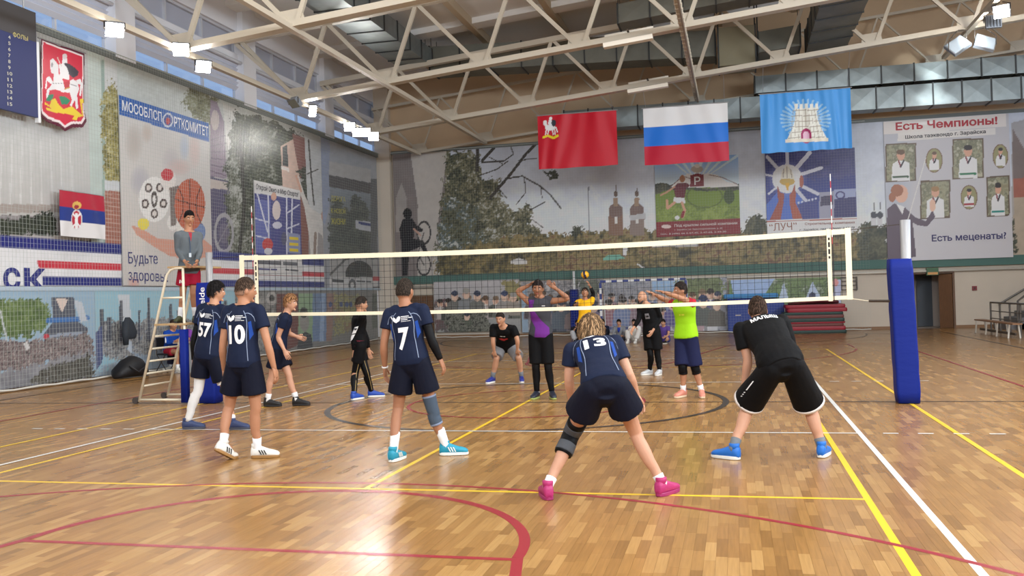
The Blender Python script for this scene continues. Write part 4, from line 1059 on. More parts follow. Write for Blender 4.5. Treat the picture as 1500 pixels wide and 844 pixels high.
    if hair and hair[0] != 'none':
        if hair[0] in ('fade', 'crop', 'short'):
            fm_ = MB(); head_grid(fm_, head, Rk, Uk, Fk, hs, hair_off('under', 1.0), 48, 34); sk_ = (196, 146, 118)
            fm_.build('clipped_hair', mat('clip_%d_%d_%d' % tuple(hair[1]), rgb(*[int(.5 * a + .5 * b) for a, b in zip(hair[1], sk_)]), .8, var=.2, vscale=80), root, True)
        hm_ = MB(); hl_ = MB(); head_grid(hm_, head, Rk, Uk, Fk, hs, hair_off(hair[0], len(PEOPLE) * 3.1), 56, 40); n_ = 900 if vox < .0115 else 420; strands(hm_, head, Rk, Uk, Fk, hs, hair[0], n_, len(PEOPLE)); strands(hl_, head, Rk, Uk, Fk, hs, hair[0], n_, len(PEOPLE) + 50); hl_.build('hair_highlights', mat('hairl_%d_%d_%d' % tuple(hair[1]), rgb(*[min(255, int(a * 1.3 + 8)) for a in hair[1]]), .7, spec=.2), root, True); hm_.build('hair', hc_, root, True)
    info = dict(root=root, body=bo, frame=frame, s=s, arms=arms, legs=legs, shL=shL, shR=shR, neck=neck, hip=hip, Us=Us, L=spine.length, head=head, hp=hp_, Rk=Rk, Fk=Fk, Uk=Uk)
    # top
    if top:
        mb = MB(); torso(mb, top.get('hem', .02), top.get('neck', .975), top.get('inf', .017) * s, top.get('flare', .03))
        for nm in 'LR':
            sh, el, wr = arms[nm]; sl = top.get('sleeve', .55)
            c95 = frame(.93)[0]
            mb.tube([c95, c95.lerp(sh, .65) + Us * .022 * s, sh], [.06 * s, .062 * s, .062 * s], 12)
            if sl > 0:
                e = .016 * s * top.get('loose', 1)
                if sl <= 1: p_ = [sh.lerp(el, sl * k / 5) for k in range(6)]; r_ = [(.060 - .008 * k / 5) * s * (.5 + .5 * fat) + e * (.6 + .5 * k / 5) for k in range(6)]
                else:
                    p_, r_ = limb_pts([sh, el, wr], sc(ARM, s * (.5 + .5 * fat))); k = int(len(p_) * (.5 + .5 * (sl - 1))); k = min(max(k, 4), len(p_)); p_, r_ = p_[:k], [q + e * .7 for q in r_[:k]]
                mb.tube(p_, r_, 14); mb.ball(sh, (.058 + .008) * s * (.5 + .5 * fat) + .004, n=12, m=8)
        me = remeshed(mb, vox, 5, 'shirt', top.get('wr', .0022), 13, len(PEOPLE) + 1, (1, 1, .8))
        so = link_mesh(top.get('name', 'shirt'), me, top['mat'], root); info['shirt'] = so
        off = -Vector(so.location); info['bvh'] = BVHTree.FromPolygons([v.co for v in me.vertices], [p.vertices[:] for p in me.polygons])
        info['shirt_off'] = 0
        if top.get('collar'):
            pts = [frame(.985)[0] + (frame(.98)[1] * math.cos(a) * .07 + frame(.98)[2] * math.sin(a) * .068) * s for a in [2 * PI * i / 24 for i in range(25)]]
            MB().tube(pts, .008 * s, 8).build('collar', top['collar'], so, True)
        if top.get('cuff') and top.get('sleeve', .55) <= 1:
            for nm in 'LR':
                sh, el, wr = arms[nm]; sl = top.get('sleeve', .55); a = sh.lerp(el, sl - .03); b = sh.lerp(el, sl + .02)
                r = (.052 * (.5 + .5 * fat) + .0175) * s; MB().tube([a, b], [r, r], 18).build('cuff', top['cuff'], so, True)
    if bottom:
        mb = MB(); inf = bottom.get('inf', .02) * s
        torso(mb, -.15, bottom.get('waist', .2), inf * .9); mb.tube([hip, (hip + hL.lerp(knL, .2) + hR.lerp(knR, .2)) / 3, (hL.lerp(knL, .34) + hR.lerp(knR, .34)) / 2], [.11 * s + inf, .10 * s + inf * .8, .05 * s], 16)
        for nm in 'LR':
            hj, kn, an, ang = legs[nm]; hf = bottom.get('len', .7); fl_ = bottom.get('flare', .028) * s; q0 = .4 + .6 * fat
            if hf <= 1: p_ = [hj.lerp(kn, hf * k / 6) for k in range(7)]
            else: p_ = [hj.lerp(kn, k / 5) for k in range(6)] + [kn.lerp(an, hf - 1)]
            n_ = len(p_) - 1
            r_ = [(.096 - .022 * min(1, hf) * k / n_) * s * q0 + inf * .6 + fl_ * (k / n_) for k in range(n_ + 1)]
            mb.tube(p_, r_, 18); mb.ball(hj, (.092 * q0) * s + inf * .7, n=14, m=10)
        me = remeshed(mb, vox, 9, 'shorts', bottom.get('wr', .003), 12, len(PEOPLE) + 5, (1, 1, .6))
        bo2 = link_mesh(bottom.get('name', 'shorts'), me, bottom['mat'], root); info['shorts'] = bo2
        info['sbvh'] = BVHTree.FromPolygons([v.co for v in me.vertices], [p.vertices[:] for p in me.polygons])
        if bottom.get('hemc'):
            for nm in 'LR':
                hj, kn, an, ang = legs[nm]; hf = bottom['len']; a = hj.lerp(kn, hf - .035); b = hj.lerp(kn, hf + .02); r = (.096 - .022 * hf) * s * (.4 + .6 * fat) + inf * .6 + bottom.get('flare', .028) * s + .001
                MB().tube([a, b], [r, r + .002], 22).build('hem', bottom['hemc'], bo2, True)
    PEOPLE.append(info)
    info['rad_leg'] = lambda nm, f: None
    if socks:
        for nm in 'LR':
            hj, kn, an, ang = legs[nm]; h = socks[1]
            r = lambda f: (.036 + (.044 - .036) * min(1, f / .35) + (.014 if f > .5 else 0)) * s * (.4 + .6 * fat) + .005
            MB().tube([an - Z * .03 * s, an, an.lerp(kn, h * .5), an.lerp(kn, h)], [.04 * s + .004, r(0) + .002, r(h * .5), r(h) + .001], 16).build('sock', socks[0], root, True)
    return info

def leg_tube(pi, nm, f0, f1, m, name, extra=.006, n=16, parent=None):
    """close-fitting tube on a leg, f in 0..2 from hip over knee to ankle"""
    hj, kn, an, ang = pi['legs'][nm]; s = pi['s']
    prof = [(0, .092), (.3, .088), (.7, .066), (1, .058), (1.15, .056), (1.35, .060), (1.65, .046), (2, .037)]
    ps, rs = [], []
    for k in range(n):
        f = f0 + (f1 - f0) * k / (n - 1); p = hj.lerp(kn, f) if f <= 1 else kn.lerp(an, f - 1)
        for (a, ra), (b, rb) in zip(prof, prof[1:]):
            if a <= f <= b: r = ra + (rb - ra) * (f - a) / (b - a)
        if 1.15 < f < 1.6: p = p - fdir(ang) * .012 * s
        ps.append(p); rs.append(r * s + extra)
    return MB().tube(ps, rs, 18).build(name, m, parent or pi['root'], True)
def arm_tube(pi, nm, f0, f1, m, name, extra=.005, n=14):
    sh, el, wr = pi['arms'][nm]; s = pi['s']; prof = [(0, .058), (.35, .049), (.7, .044), (1, .041), (1.25, .043), (1.6, .034), (2, .026)]
    ps, rs = [], []
    for k in range(n):
        f = f0 + (f1 - f0) * k / (n - 1); p = sh.lerp(el, f) if f <= 1 else el.lerp(wr, f - 1)
        for (a, ra), (b, rb) in zip(prof, prof[1:]):
            if a <= f <= b: r = ra + (rb - ra) * (f - a) / (b - a)
        ps.append(p); rs.append(r * s + extra)
    return MB().tube(ps, rs, 16).build(name, m, pi['root'], True)
def print_on(pi, t, verts, faces, name, m, dx=0, back=True, which='bvh', off=.004, grid=.02):
    c, R, Fd = pi['frame'](t); s = pi['s']; N = -Fd if back else Fd; X = R if back else -R
    host = pi['shirt'] if which == 'bvh' else pi['shorts']
    return decal(pi[which], [(q[0] * s, q[1] * s, q[2] if len(q) > 2 else 0) for q in verts], faces, c + X * dx * s, X, pi['Us'], N, name, m, host, off, grid)
# joints measured in the photograph: (u, v, metres nearer(-)/farther(+) than the feet); feet: (u, v, toe angle, lift, heel pitch)
PP = {
 'n57': dict(ftL=(277, 629, 15, 0, 0), ftR=(343, 629.5, 5, 0, 0), hip=(304, 522, 0), neck=(314, 446, .05), head=(316, 428, .07), elL=(284, 499, 0), wrL=(284, 530, .04), elR=(336, 497, .1), wrR=(340, 530, .2), knL=(291, 570, .02), knR=(333, 574, .1), face=82, look=(35, -4)),
 'n10': dict(ftL=(321, 676, 60, .0, 32), ftR=(380, 671, 15, 0, 0), hip=(357, 534, 0), neck=(357, 447, .04), head=(359, 426, .06), elL=(326, 508, 0), wrL=(329, 545, .12), elR=(393, 507, 0), wrR=(402, 541, .06), knL=(336, 597, .08), knR=(375, 599, .04), face=86, look=(45, -4)),
 'walk': dict(ftL=(436, 594.5, 5, 0, 0), ftR=(394, 596, 8, 0, 0), hip=(407, 511, 0), neck=(420, 459, .0), head=(425, 444, 0), elL=(423, 489, .3), wrL=(435, 493, .36), elR=(407, 494, -.16), wrR=(417, 514, -.16), knL=(424, 552, .06), knR=(398, 553, -.06), face=25, look=(0, -5)),
 'dark': dict(ftL=(546, 582, 20, 0, 0), ftR=(520, 586, 70, 0, 0), hip=(526, 506, 0), neck=(527, 459, 0), head=(529, 446, .02), elL=(536, 493, .14), wrL=(540, 513, .2), elR=(518, 494, -.12), wrR=(519, 517, -.1), knL=(537, 546, .05), knR=(520, 547, -.02), face=40, look=(35, -6)),
 'n7': dict(ftL=(578, 676, 82, 0, 0), ftR=(656, 667, 15, 0, 0), hip=(603, 530, 0), neck=(594, 449, .02), head=(593, 427, .05), elL=(562, 505, -.02), wrL=(564, 540, .06), elR=(632, 498, 0), wrR=(645, 527, .05), knL=(583, 600, .05), knR=(633, 598, .1), face=88, look=(80, -6)),
 'n13': dict(ftL=(802, 731, 112, 0, 0), ftR=(972, 726, 62, 0, 0), hip=(886, 568, -.18), neck=(868, 502, .32), head=(866, 487, .42), elL=(833, 556, .22), wrL=(838, 592, .38), elR=(922, 549, .22), wrR=(934, 583, .4), knL=(838, 634, .14), knR=(931, 634, .14), face=90, look=(92, -8)),
 'big': dict(ftL=(1072, 673, 150, 0, 0), ftR=(1205, 669.5, 72, 0, 0), hip=(1146, 537, -.15), neck=(1112, 471, .36), head=(1110, 455, .48), elL=(1096, 527, .2), wrL=(1090, 566, .24), elR=(1160, 530, .34), wrR=(1180, 566, .36), knL=(1095, 591, .16), knR=(1186, 594, .16), face=92, look=(95, -6)),
 'grey': dict(ftL=(764, 560, 285, 0, 0), ftR=(721, 561, 255, 0, 0), hip=(741, 508, .12), neck=(737, 478, -.3), head=(733, 467, -.4), elL=(758, 498, -.3), wrL=(758, 512, -.22), elR=(722, 500, -.3), wrR=(724, 515, -.22), knL=(760, 524, -.12), knR=(727, 525, -.12), face=268, look=(262, -18)),
 'purple': dict(ftL=(809, 584, 290, 0, 0), ftR=(786, 584, 262, 0, 0), hip=(792, 491, 0), neck=(791, 436, 0), head=(788, 423, -.03), elL=(833, 438, -.04), wrL=(813, 422, -.1), elR=(757, 427, .0), wrR=(777, 417, -.03), knL=(803, 538, -.03), knR=(785, 538, -.03), face=272, look=(275, -10)),
 'serve': dict(ftL=(864, 522, 265, 0, 0), ftR=(850, 525, 265, 0, 0), hip=(856, 474, 0), neck=(857, 439, 0), head=(857, 429, -.02), elL=(869, 430, .14), wrL=(864, 419, .06), elR=(841, 448, -.16), wrR=(844, 446, -.4), knL=(862, 498, -.03), knR=(851, 499, -.03), face=268, look=(268, 18)),
 'bald': dict(ftL=(966, 550, 255, 0, 0), ftR=(951, 549.5, 225, 0, 0), hip=(955, 490, 0), neck=(948, 446, -.03), head=(941, 436, -.05), elL=(968, 466, 0), wrL=(956, 485, -.16), elR=(936, 468, -.1), wrR=(928, 481, -.2), knL=(963, 520, -.03), knR=(953, 520, -.06), face=245, look=(230, -10)),
 'green': dict(ftL=(1028, 582, 275, 0, 0), ftR=(1000, 582, 240, 0, 0), hip=(1005, 494, 0), neck=(1001, 440, -.02), head=(997, 426, -.04), elL=(990, 434, -.24), wrL=(973, 428.5, -.4), elR=(973, 439, .22), wrR=(959, 431.5, .08), knL=(1018, 538, -.03), knR=(1000, 538, -.06), face=238, look=(205, 0)),
}
def joints(key):
    d = PP[key]; gl, gr = fl(*d['ftL'][:2]), fl(*d['ftR'][:2]); y0 = (gl.y + gr.y) / 2
    J = {k: atY(v[0], v[1], y0 + v[2]) for k, v in d.items() if k not in ('ftL', 'ftR', 'face', 'look')}
    J['ftL'] = (gl, *d['ftL'][2:]); J['ftR'] = (gr, *d['ftR'][2:]); J['Y0'] = y0; J['face'] = d['face']; J['look'] = d['look']
    return J
NAVY = cloth('navy', rgb(22, 30, 52)); NAVYS = cloth('navy_shorts', rgb(14, 17, 32)); ROYAL = cloth('royal', rgb(32, 66, 140)); PIPING = mat('piping', rgb(124, 136, 160), .6)
PRINT = mat('print_white', rgb(228, 228, 228), .6); WSOCK = cloth('white_sock', rgb(226, 226, 226)); BLK = cloth('black', rgb(10, 10, 12)); BLKT = cloth('black_tights', rgb(12, 12, 14), rough=.55)
def shoem(n, c): return mat('shoe_' + n, rgb(*c), .5, bump=.15, bscale=60)
S_WHITE = shoem('white', (224, 222, 214)); S_BLACK = shoem('black', (24, 24, 26)); S_GUM = shoem('gum', (150, 110, 60))
def book_logo(pi, t, dx):
    """open book emblem with small lettering beside it"""
    w = [(-.05, .012), (-.03, .03), (-.012, .016), (.0, -.0), (.012, .022), (.036, .034), (.05, .02), (.04, -.016), (.016, -.026), (.0, -.034), (-.022, -.022), (-.036, -.01)]
    d1 = [(-.07, .036), (-.058, .04), (-.04, .012), (-.034, -.012), (-.05, .006)]
    v, f = polys(w, d1); print_on(pi, t, v, f, 'book_emblem', PRINT, dx - .06, grid=.02)
    for k, (txt, wd, h) in enumerate((('#10', .085, .009), ('#11 6', .12, .009), ('#9', .07, .009), ('#12 7', .10, .006))):
        v, f = text_fit(txt, wd, h, .01); v = [(x + wd / 2 - .005, y + .024 - .0165 * k, z) for x, y, z in v]
        print_on(pi, t, v, f, 'small_lettering', PRINT, dx, grid=.06)
def jersey(pi, num, w=.2, h=.2, t=.5, dx=0, logo=True, lt=.77, italic=0):
    if num:
        v, f = text_fit(num, w, h, .035, 1.0, italic); print_on(pi, t, v, f, 'number', PRINT, dx)
    if logo: book_logo(pi, lt, dx - .005)
    L = pi['L'] / pi['s']
    for e in (-1, 1):
        ln = [(e * .07, .89 * L), (e * .09, .85 * L), (e * .107, .79 * L), (e * .116, .71 * L), (e * .115, .62 * L), (e * .108, .52 * L), (e * .106, .42 * L), (e * .112, .3 * L), (e * .121, .18 * L), (e * .128, .06 * L)]
        c0 = -.5 * L
        v, f = polys(*[[(x, y + c0) for x, y in q] for q in stroke(ln, .006)]); print_on(pi, .5, v, f, 'piping', PIPING, 0, off=.005, grid=.03)
        pa = [(e * .126, .70 * L), (e * .15, .72 * L), (e * .158, .5 * L), (e * .13, .40 * L)]
        if e < 0: pa = pa[::-1]
        v, f = polys([(x, y + c0) for x, y in pa]); print_on(pi, .5, v, f, 'side_panel', ROYAL, 0, off=.0035, grid=.02)
        # shoulder seam piping
        ln = [(e * .093, .845 * L), (e * .12, .85 * L), (e * .148, .83 * L), (e * .17, .78 * L), (e * .183, .71 * L)]
        v, f = polys(*[[(x, y + c0) for x, y in q] for q in stroke(ln, .006)]); print_on(pi, .5, v, f, 'piping', PIPING, 0, off=.005, grid=.03)
navy_top = dict(mat=NAVY, sleeve=.5, hem=-.06, collar=NAVYS, name='jersey', loose=1.3)
navy_bot = dict(mat=NAVYS, len=.66, flare=.035, waist=.2)

def P_(key, label, **k):
    J = joints(key); return person(label, **J, **k)

# --- near side
p = P_('n57', 'player in navy jersey number 57 with white leg sleeve beside the referee stand', skin_i=1, hair=('thick', (26, 22, 22)), top=navy_top, bottom=navy_bot, shoes=(shoem('navyblue', (44, 58, 96)), shoem('darkgrey', (58, 60, 72)), S_WHITE), socks=None)
jersey(p, '57', .2, .19, .5)
leg_tube(p, 'L', .55, 1.98, cloth('white_tights', rgb(222, 222, 220)), 'leg_sleeve'); leg_tube(p, 'R', 1.8, 1.98, WSOCK, 'sock')
leg_tube(p, 'R', .62, .75, cloth('white_tights', rgb(222, 222, 220)), 'shorts_liner', .02)
arm_tube(p, 'L', .5, 1.9, BLKT, 'arm_sleeve')
p = P_('n10', 'player in navy jersey number 10 with white shoes, heel raised', skin_i=0, hair=('fade', (74, 58, 46)), top=navy_top, bottom=navy_bot, shoes=(S_WHITE, S_GUM, S_BLACK), stripes=S_BLACK, socks=(WSOCK, .27), vox=.009)
jersey(p, '10', .19, .2, .5)
N10 = p
p = P_('walk', 'fair haired player in navy kit walking towards the net in black shoes', skin_i=3, hair=('thick', (150, 108, 72)), top=navy_top, bottom=navy_bot, shoes=(S_BLACK, S_BLACK, S_BLACK), socks=(WSOCK, .3), st=.97)
jersey(p, '', logo=False)
p = P_('dark', 'player in black long sleeve top and black tights standing past the net', skin_i=1, hair=('fade', (60, 50, 44)), top=dict(mat=BLK, sleeve=1.95, hem=.05, name='long_sleeve_top', inf=.012), bottom=dict(mat=BLK, len=.6, flare=.02), shoes=(shoem('blue', (30, 70, 160)), S_WHITE, S_WHITE), st=.95)
leg_tube(p, 'L', .4, 1.96, BLKT, 'tights'); leg_tube(p, 'R', .4, 1.96, BLKT, 'tights')
for nm in 'LR':
    hj, kn, an, ang = p['legs'][nm]; o_ = Vector((.045, -.05, 0))
    MB().tube([hj.lerp(kn, .5) + o_ * 1.3, kn + o_ * 1.05, kn.lerp(an, .45) + o_ * 1.0, an.lerp(kn, .1) + o_ * .75], .004, 6).build('tights_piping', mat('piping_gold', rgb(176, 150, 96), .6), p['root'])
c_, R_, F_ = p['frame'](.1)
MB().loft([(p['frame'](t)[0], p['frame'](t)[1], p['frame'](t)[2], .178 * .95, .13 * .95, .9) for t in (-.02, .05, .17)], 24).build('undershirt', cloth('maroon', rgb(92, 28, 40)), p['root'], True)
sh, el, wr = p['arms']['R']
v, f = polys([(-.035, .13), (.035, .15), (.035, .02), (-.035, .0)], [(-.03, -.015), (.035, .0), (.03, -.1), (.0, -.14), (-.02, -.08)])
decal(p['bvh'], v, f, el.lerp(sh, .15), Vector((1, .1, 0)).normalized(), (sh - el).normalized(), Vector((-.2, -1, 0)).normalized(), 'sleeve_print', PRINT, p['shirt'])
v, f = text_fit('#3 4', .05, .05); decal(p['bvh'], v, f, el.lerp(sh, .4), Vector((1, .1, 0)).normalized(), (sh - el).normalized(), Vector((-.2, -1, 0)).normalized(), 'sleeve_lettering', BLK, p['shirt'], .007)
p = P_('n7', 'player in navy jersey number 7 with grey knee brace and turquoise shoes', skin_i=2, hair=('crop', (56, 46, 38)), top=navy_top, bottom=dict(navy_bot, len=.64), shoes=(shoem('turquoise', (24, 138, 164)), S_WHITE, S_WHITE), stripes=S_WHITE, socks=(WSOCK, .44), vox=.009)
jersey(p, '7', .125, .23, .42, italic=.12)
arm_tube(p, 'R', .45, 1.97, BLKT, 'arm_sleeve')
k_ = leg_tube(p, 'R', .72, 1.42, cloth('brace_grey', rgb(70, 82, 96)), 'knee_brace', .008)
leg_tube(p, 'R', 1.38, 1.43, PIPING, 'brace_edge', .0095, 4); leg_tube(p, 'R', .72, .75, PIPING, 'brace_edge', .0095, 4)
sh, el, wr = p['arms']['L']; MB().tube([el.lerp(wr, .9), el.lerp(wr, .96)], [.033, .032], 14).build('wristband', WSOCK, p['root'], True)
p = P_('n13', 'player in navy jersey number 13 crouching in magenta shoes with a striped knee pad', skin_i=3, hair=('mop', (132, 104, 74)), top=dict(navy_top, hem=-.02, sleeve=.56), bottom=dict(navy_bot, len=.5, flare=.05), shoes=(shoem('magenta', (168, 38, 100)), shoem('magenta_sole', (150, 36, 92)), shoem('magenta_sole', (150, 36, 92))), socks=(WSOCK, .16), vox=.009, palmL=Vector((.2, -1, .2)), palmR=Vector((-.2, -1, .2)), curl=.6)
jersey(p, '13', .18, .12, .68, logo=False)
v, f = polys([(-.06, .012), (-.03, .025), (0, .0), (.03, .022), (.05, .0), (.0, -.02)]); print_on(p, .86, v, f, 'book_emblem', PRINT, -.03)
leg_tube(p, 'L', .72, 1.4, BLKT, 'knee_pad', .016)
for a, b in ((.80, .97), (1.2, 1.36)): leg_tube(p, 'L', a, b, cloth('band_grey', rgb(78, 80, 84)), 'knee_pad_band', .0185, 8)
p = P_('big', 'broad player in black t-shirt and long black shorts bending with hand on knee', skin_i=3, hair=('short', (62, 46, 36)), fat=1.22, top=dict(mat=BLK, sleeve=.66, hem=-.08, name='t_shirt', loose=1.6, inf=.02), bottom=dict(mat=BLK, len=.93, flare=.055, waist=.2, hemc=cloth('hem_white', rgb(214, 206, 200))), shoes=(shoem('bright_blue', (24, 104, 190)), S_WHITE, shoem('lime', (190, 220, 90))), socks=(cloth('grey_sock', rgb(112, 116, 120)), .2), vox=.0095, st=1.02, palmL=Vector((.3, -1, .1)), palmR=Vector((-.3, -1, .1)), curl=.6)
v, f = text_fit('МАЛЫШ', .26, .06, .03); print_on(p, .80, v, f, 'back_lettering', PRINT, 0.0)
hj, kn, an, ang = p['legs']['L']
v, f = polys([(-.01, .16), (.008, .16), (.012, .02), (-.006, .02)], *[[(-.012, y), (.012, y), (.012, y + .012), (-.012, y + .012)] for y in (-.02, -.05, -.08)])
decal(p['sbvh'], v, f, hj.lerp(kn, .62), Vector((.9, -.4, 0)).normalized(), (hj - kn).normalized(), Vector((-.75, -.65, 0)).normalized(), 'side_stripe', PRINT, p['shorts'])

# --- far side
p = P_('grey', 'player in black t-shirt with red print and grey shorts, hands on knees', skin_i=1, hair=('crop', (52, 42, 38)), fat=1.12, top=dict(mat=BLK, sleeve=.7, hem=-.02, name='t_shirt', loose=1.4), bottom=dict(mat=cloth('grey_melange', rgb(122, 122, 124)), len=.92, flare=.03), shoes=(shoem('deep_blue', (34, 44, 128)), S_WHITE, S_WHITE), socks=(cloth('grey_sock', rgb(112, 116, 120)), .3), st=.97, vox=.013, palmL=Vector((0, 1, .2)), palmR=Vector((0, 1, .2)), curl=.6)
v, f = polys([(-.09, .0), (-.03, .03), (.02, .015), (.08, .035), (.1, .0), (.05, -.02), (.02, -.045), (-.04, -.03)]); print_on(p, .62, v, f, 'chest_print', mat('print_red', rgb(170, 36, 40), .6), 0, False)
v, f = text_fit('#3 2', .1, .018); print_on(p, .76, v, f, 'chest_lettering', PRINT, 0, False)
GREYT = cloth('charcoal', rgb(62, 62, 68)); PURP = cloth('purple', rgb(104, 44, 128))
p = P_('purple', 'player in purple and grey tank top holding both arms up beside the head', skin_i=2, hair=('short', (38, 30, 28)), top=dict(mat=GREYT, sleeve=0, hem=-.06, name='tank_top', inf=.015), bottom=dict(mat=BLK, len=.9, flare=.015), shoes=(shoem('dark_navy', (26, 30, 46)), shoem('neon_sole', (150, 160, 90)), shoem('neon_sole', (150, 160, 90))), socks=(WSOCK, .12), st=1.0, vox=.012, palmL=Vector((0, -1, .3)), palmR=Vector((.6, -.4, -.5)), curl=.25, headtilt=0)
L = p['L']; v, f = polys([(-.17, .44 * L), (-.08, .44 * L), (-.1, .2 * L), (.03, -.1 * L), (.15, -.3 * L), (.16, -.56 * L), (-.08, -.56 * L), (-.06, -.3 * L), (-.17, 0)]); print_on(p, .5, v, f, 'purple_panel', PURP, 0, False, off=.003)
v, f = text_fit('#5', .05, .014); print_on(p, .78, v, f, 'chest_lettering', PRINT, .07, False)
leg_tube(p, 'L', .6, 1.97, BLKT, 'tights'); leg_tube(p, 'R', .6, 1.97, BLKT, 'tights')
p = P_('serve', 'player in yellow t-shirt with black elbow pads reaching up to serve the ball', skin_i=0, hair=('short', (50, 38, 34)), top=dict(mat=cloth('yellow', rgb(232, 176, 28)), sleeve=.5, hem=-.05, name='t_shirt'), bottom=dict(mat=BLK, len=.8), shoes=(S_BLACK, S_WHITE, S_WHITE), socks=(WSOCK, .3), st=.98, vox=.014, curl=.3)
arm_tube(p, 'L', .55, 1.75, BLKT, 'elbow_pad', .012); arm_tube(p, 'R', .5, 1.4, BLKT, 'elbow_pad', .012)
p = P_('bald', 'bald bearded player in black long sleeve top, shorts and tights with white shoes', skin_i=1, hair=None, fat=1.05, top=dict(mat=BLK, sleeve=1.95, hem=-.12, name='long_sleeve_top', inf=.018), bottom=dict(mat=BLK, len=.75, flare=.03), shoes=(shoem('silver', (196, 198, 200)), S_WHITE, S_BLACK), st=.95, vox=.013)
leg_tube(p, 'L', .5, 1.97, BLKT, 'tights'); leg_tube(p, 'R', .5, 1.97, BLKT, 'tights')
v, f = polys([(-.05, .06), (.04, .06), (.05, -.05), (-.05, -.05)]); print_on(p, .62, v, f, 'chest_print', mat('print_grey', rgb(120, 118, 122), .6), 0.03, False)
v, f = text_fit('#2 3', .06, .05); print_on(p, .62, v, f, 'chest_lettering', BLK, 0.03, False, off=.008)
bm_ = MB(); H = p['hp']
bm_.tube([H(-.06, .05, -.05), H(-.045, .085, -.085), H(0, .1, -.105), H(.045, .085, -.085), H(.06, .05, -.05)], [.012, .019, .022, .019, .012], 8); bm_.build('beard', mat('beard', rgb(40, 32, 30), .8), p['body'], True)
p = P_('green', 'player in lime green bib and navy shorts stretching both arms out', skin_i=0, hair=('short', (48, 38, 34)), top=dict(mat=cloth('lime_bib', rgb(150, 204, 30)), sleeve=0, hem=-.02, name='bib', inf=.024, flare=.05), bottom=dict(mat=cloth('navy_long', rgb(26, 30, 62)), len=.95, flare=.04, waist=.2), shoes=(shoem('coral', (206, 132, 112)), shoem('cream_sole', (214, 190, 160)), S_WHITE), socks=(WSOCK, .24), st=.98, vox=.012, palmL=Vector((-.6, -.5, -.3)), palmR=Vector((-.7, -.4, -.2)), curl=.15)
arm_tube(p, 'L', .0, .32, cloth('red_sleeve', rgb(176, 34, 50)), 't_shirt_sleeve', .014); arm_tube(p, 'R', .0, .32, cloth('red_sleeve', rgb(176, 34, 50)), 't_shirt_sleeve', .014)
leg_tube(p, 'L', .78, 1.28, BLKT, 'knee_pad', .012); leg_tube(p, 'R', .78, 1.28, BLKT, 'knee_pad', .012)
v, f = text_fit('#2 3', .09, .035); print_on(p, .62, v, f, 'bib_lettering', mat('print_yellow', rgb(206, 220, 60), .6), .03, False)

# --- referee standing on the platform
zp_, xp_ = PLAT
yR = .22
def rj(u, v, dy=0): return atY(u, v, yR + dy)
ft0 = Vector((atY(266, 468, yR).x, yR - .06, zp_)); ft1 = Vector((atY(281, 468, yR).x, yR + .1, zp_))
hp0 = rj(277, 398)
p = person('referee in grey jacket and red shorts standing on the white ladder stand', yR, hp0, rj(276, 339), rj(277, 320), rj(293, 368, .1), rj(288, 385, -.24), rj(260, 368, -.1), rj(272, 385, -.34), rj(283, 430, .03), rj(268, 430, -.03), (ft1, 300, zp_, 0), (ft0, 285, zp_, 0), 322, None, (318, -14), .97, 1.0, 0, ('short', (24, 20, 20)),
           dict(mat=cloth('grey_jacket', rgb(92, 98, 102)), sleeve=1.95, hem=-.06, name='jacket', inf=.016, loose=1.0), dict(mat=cloth('red_shorts', rgb(152, 24, 48)), len=.62, flare=.035), (WSOCK, .42), (shoem('black_lime', (60, 66, 30)), S_BLACK, shoem('lime', (190, 220, 90))), .012)
v, f = text_fit('10', .075, .06, .05)
hj, kn, an, ang = p['legs']['R']; decal(p['sbvh'], v, f, hj.lerp(kn, .46), fdir(20), (hj - kn).normalized(), fdir(290), 'shorts_number', PRINT, p['shorts'], .006)
c_, R_, F_ = p['frame'](.85)
MB().tube([c_ + F_ * .13 + R_ * .03, p['frame'](.6)[0] + F_ * .15 + R_ * .02, p['frame'](.4)[0] + F_ * .155 + R_ * .03], .006, 6).build('lanyard', mat('lanyard', rgb(40, 60, 90), .6), p['root'])
c_, R_, F_ = p['frame'](.4); MB().obox(c_ + F_ * .158 + R_ * .03, R_ * .02, F_ * .008, Z * .035).build('whistle', mat('whistle', rgb(180, 186, 190), .3), p['root'])
c_, R_, F_ = p['frame'](.88); v, f = polys([(-.035, .08), (.035, .08), (0, -.1)]); decal(p['bvh'], v, f, c_, -R_, p['Us'], F_, 'red_collar', mat('cloth_redshirt', rgb(150, 30, 44), .7), p['shirt'], .004)

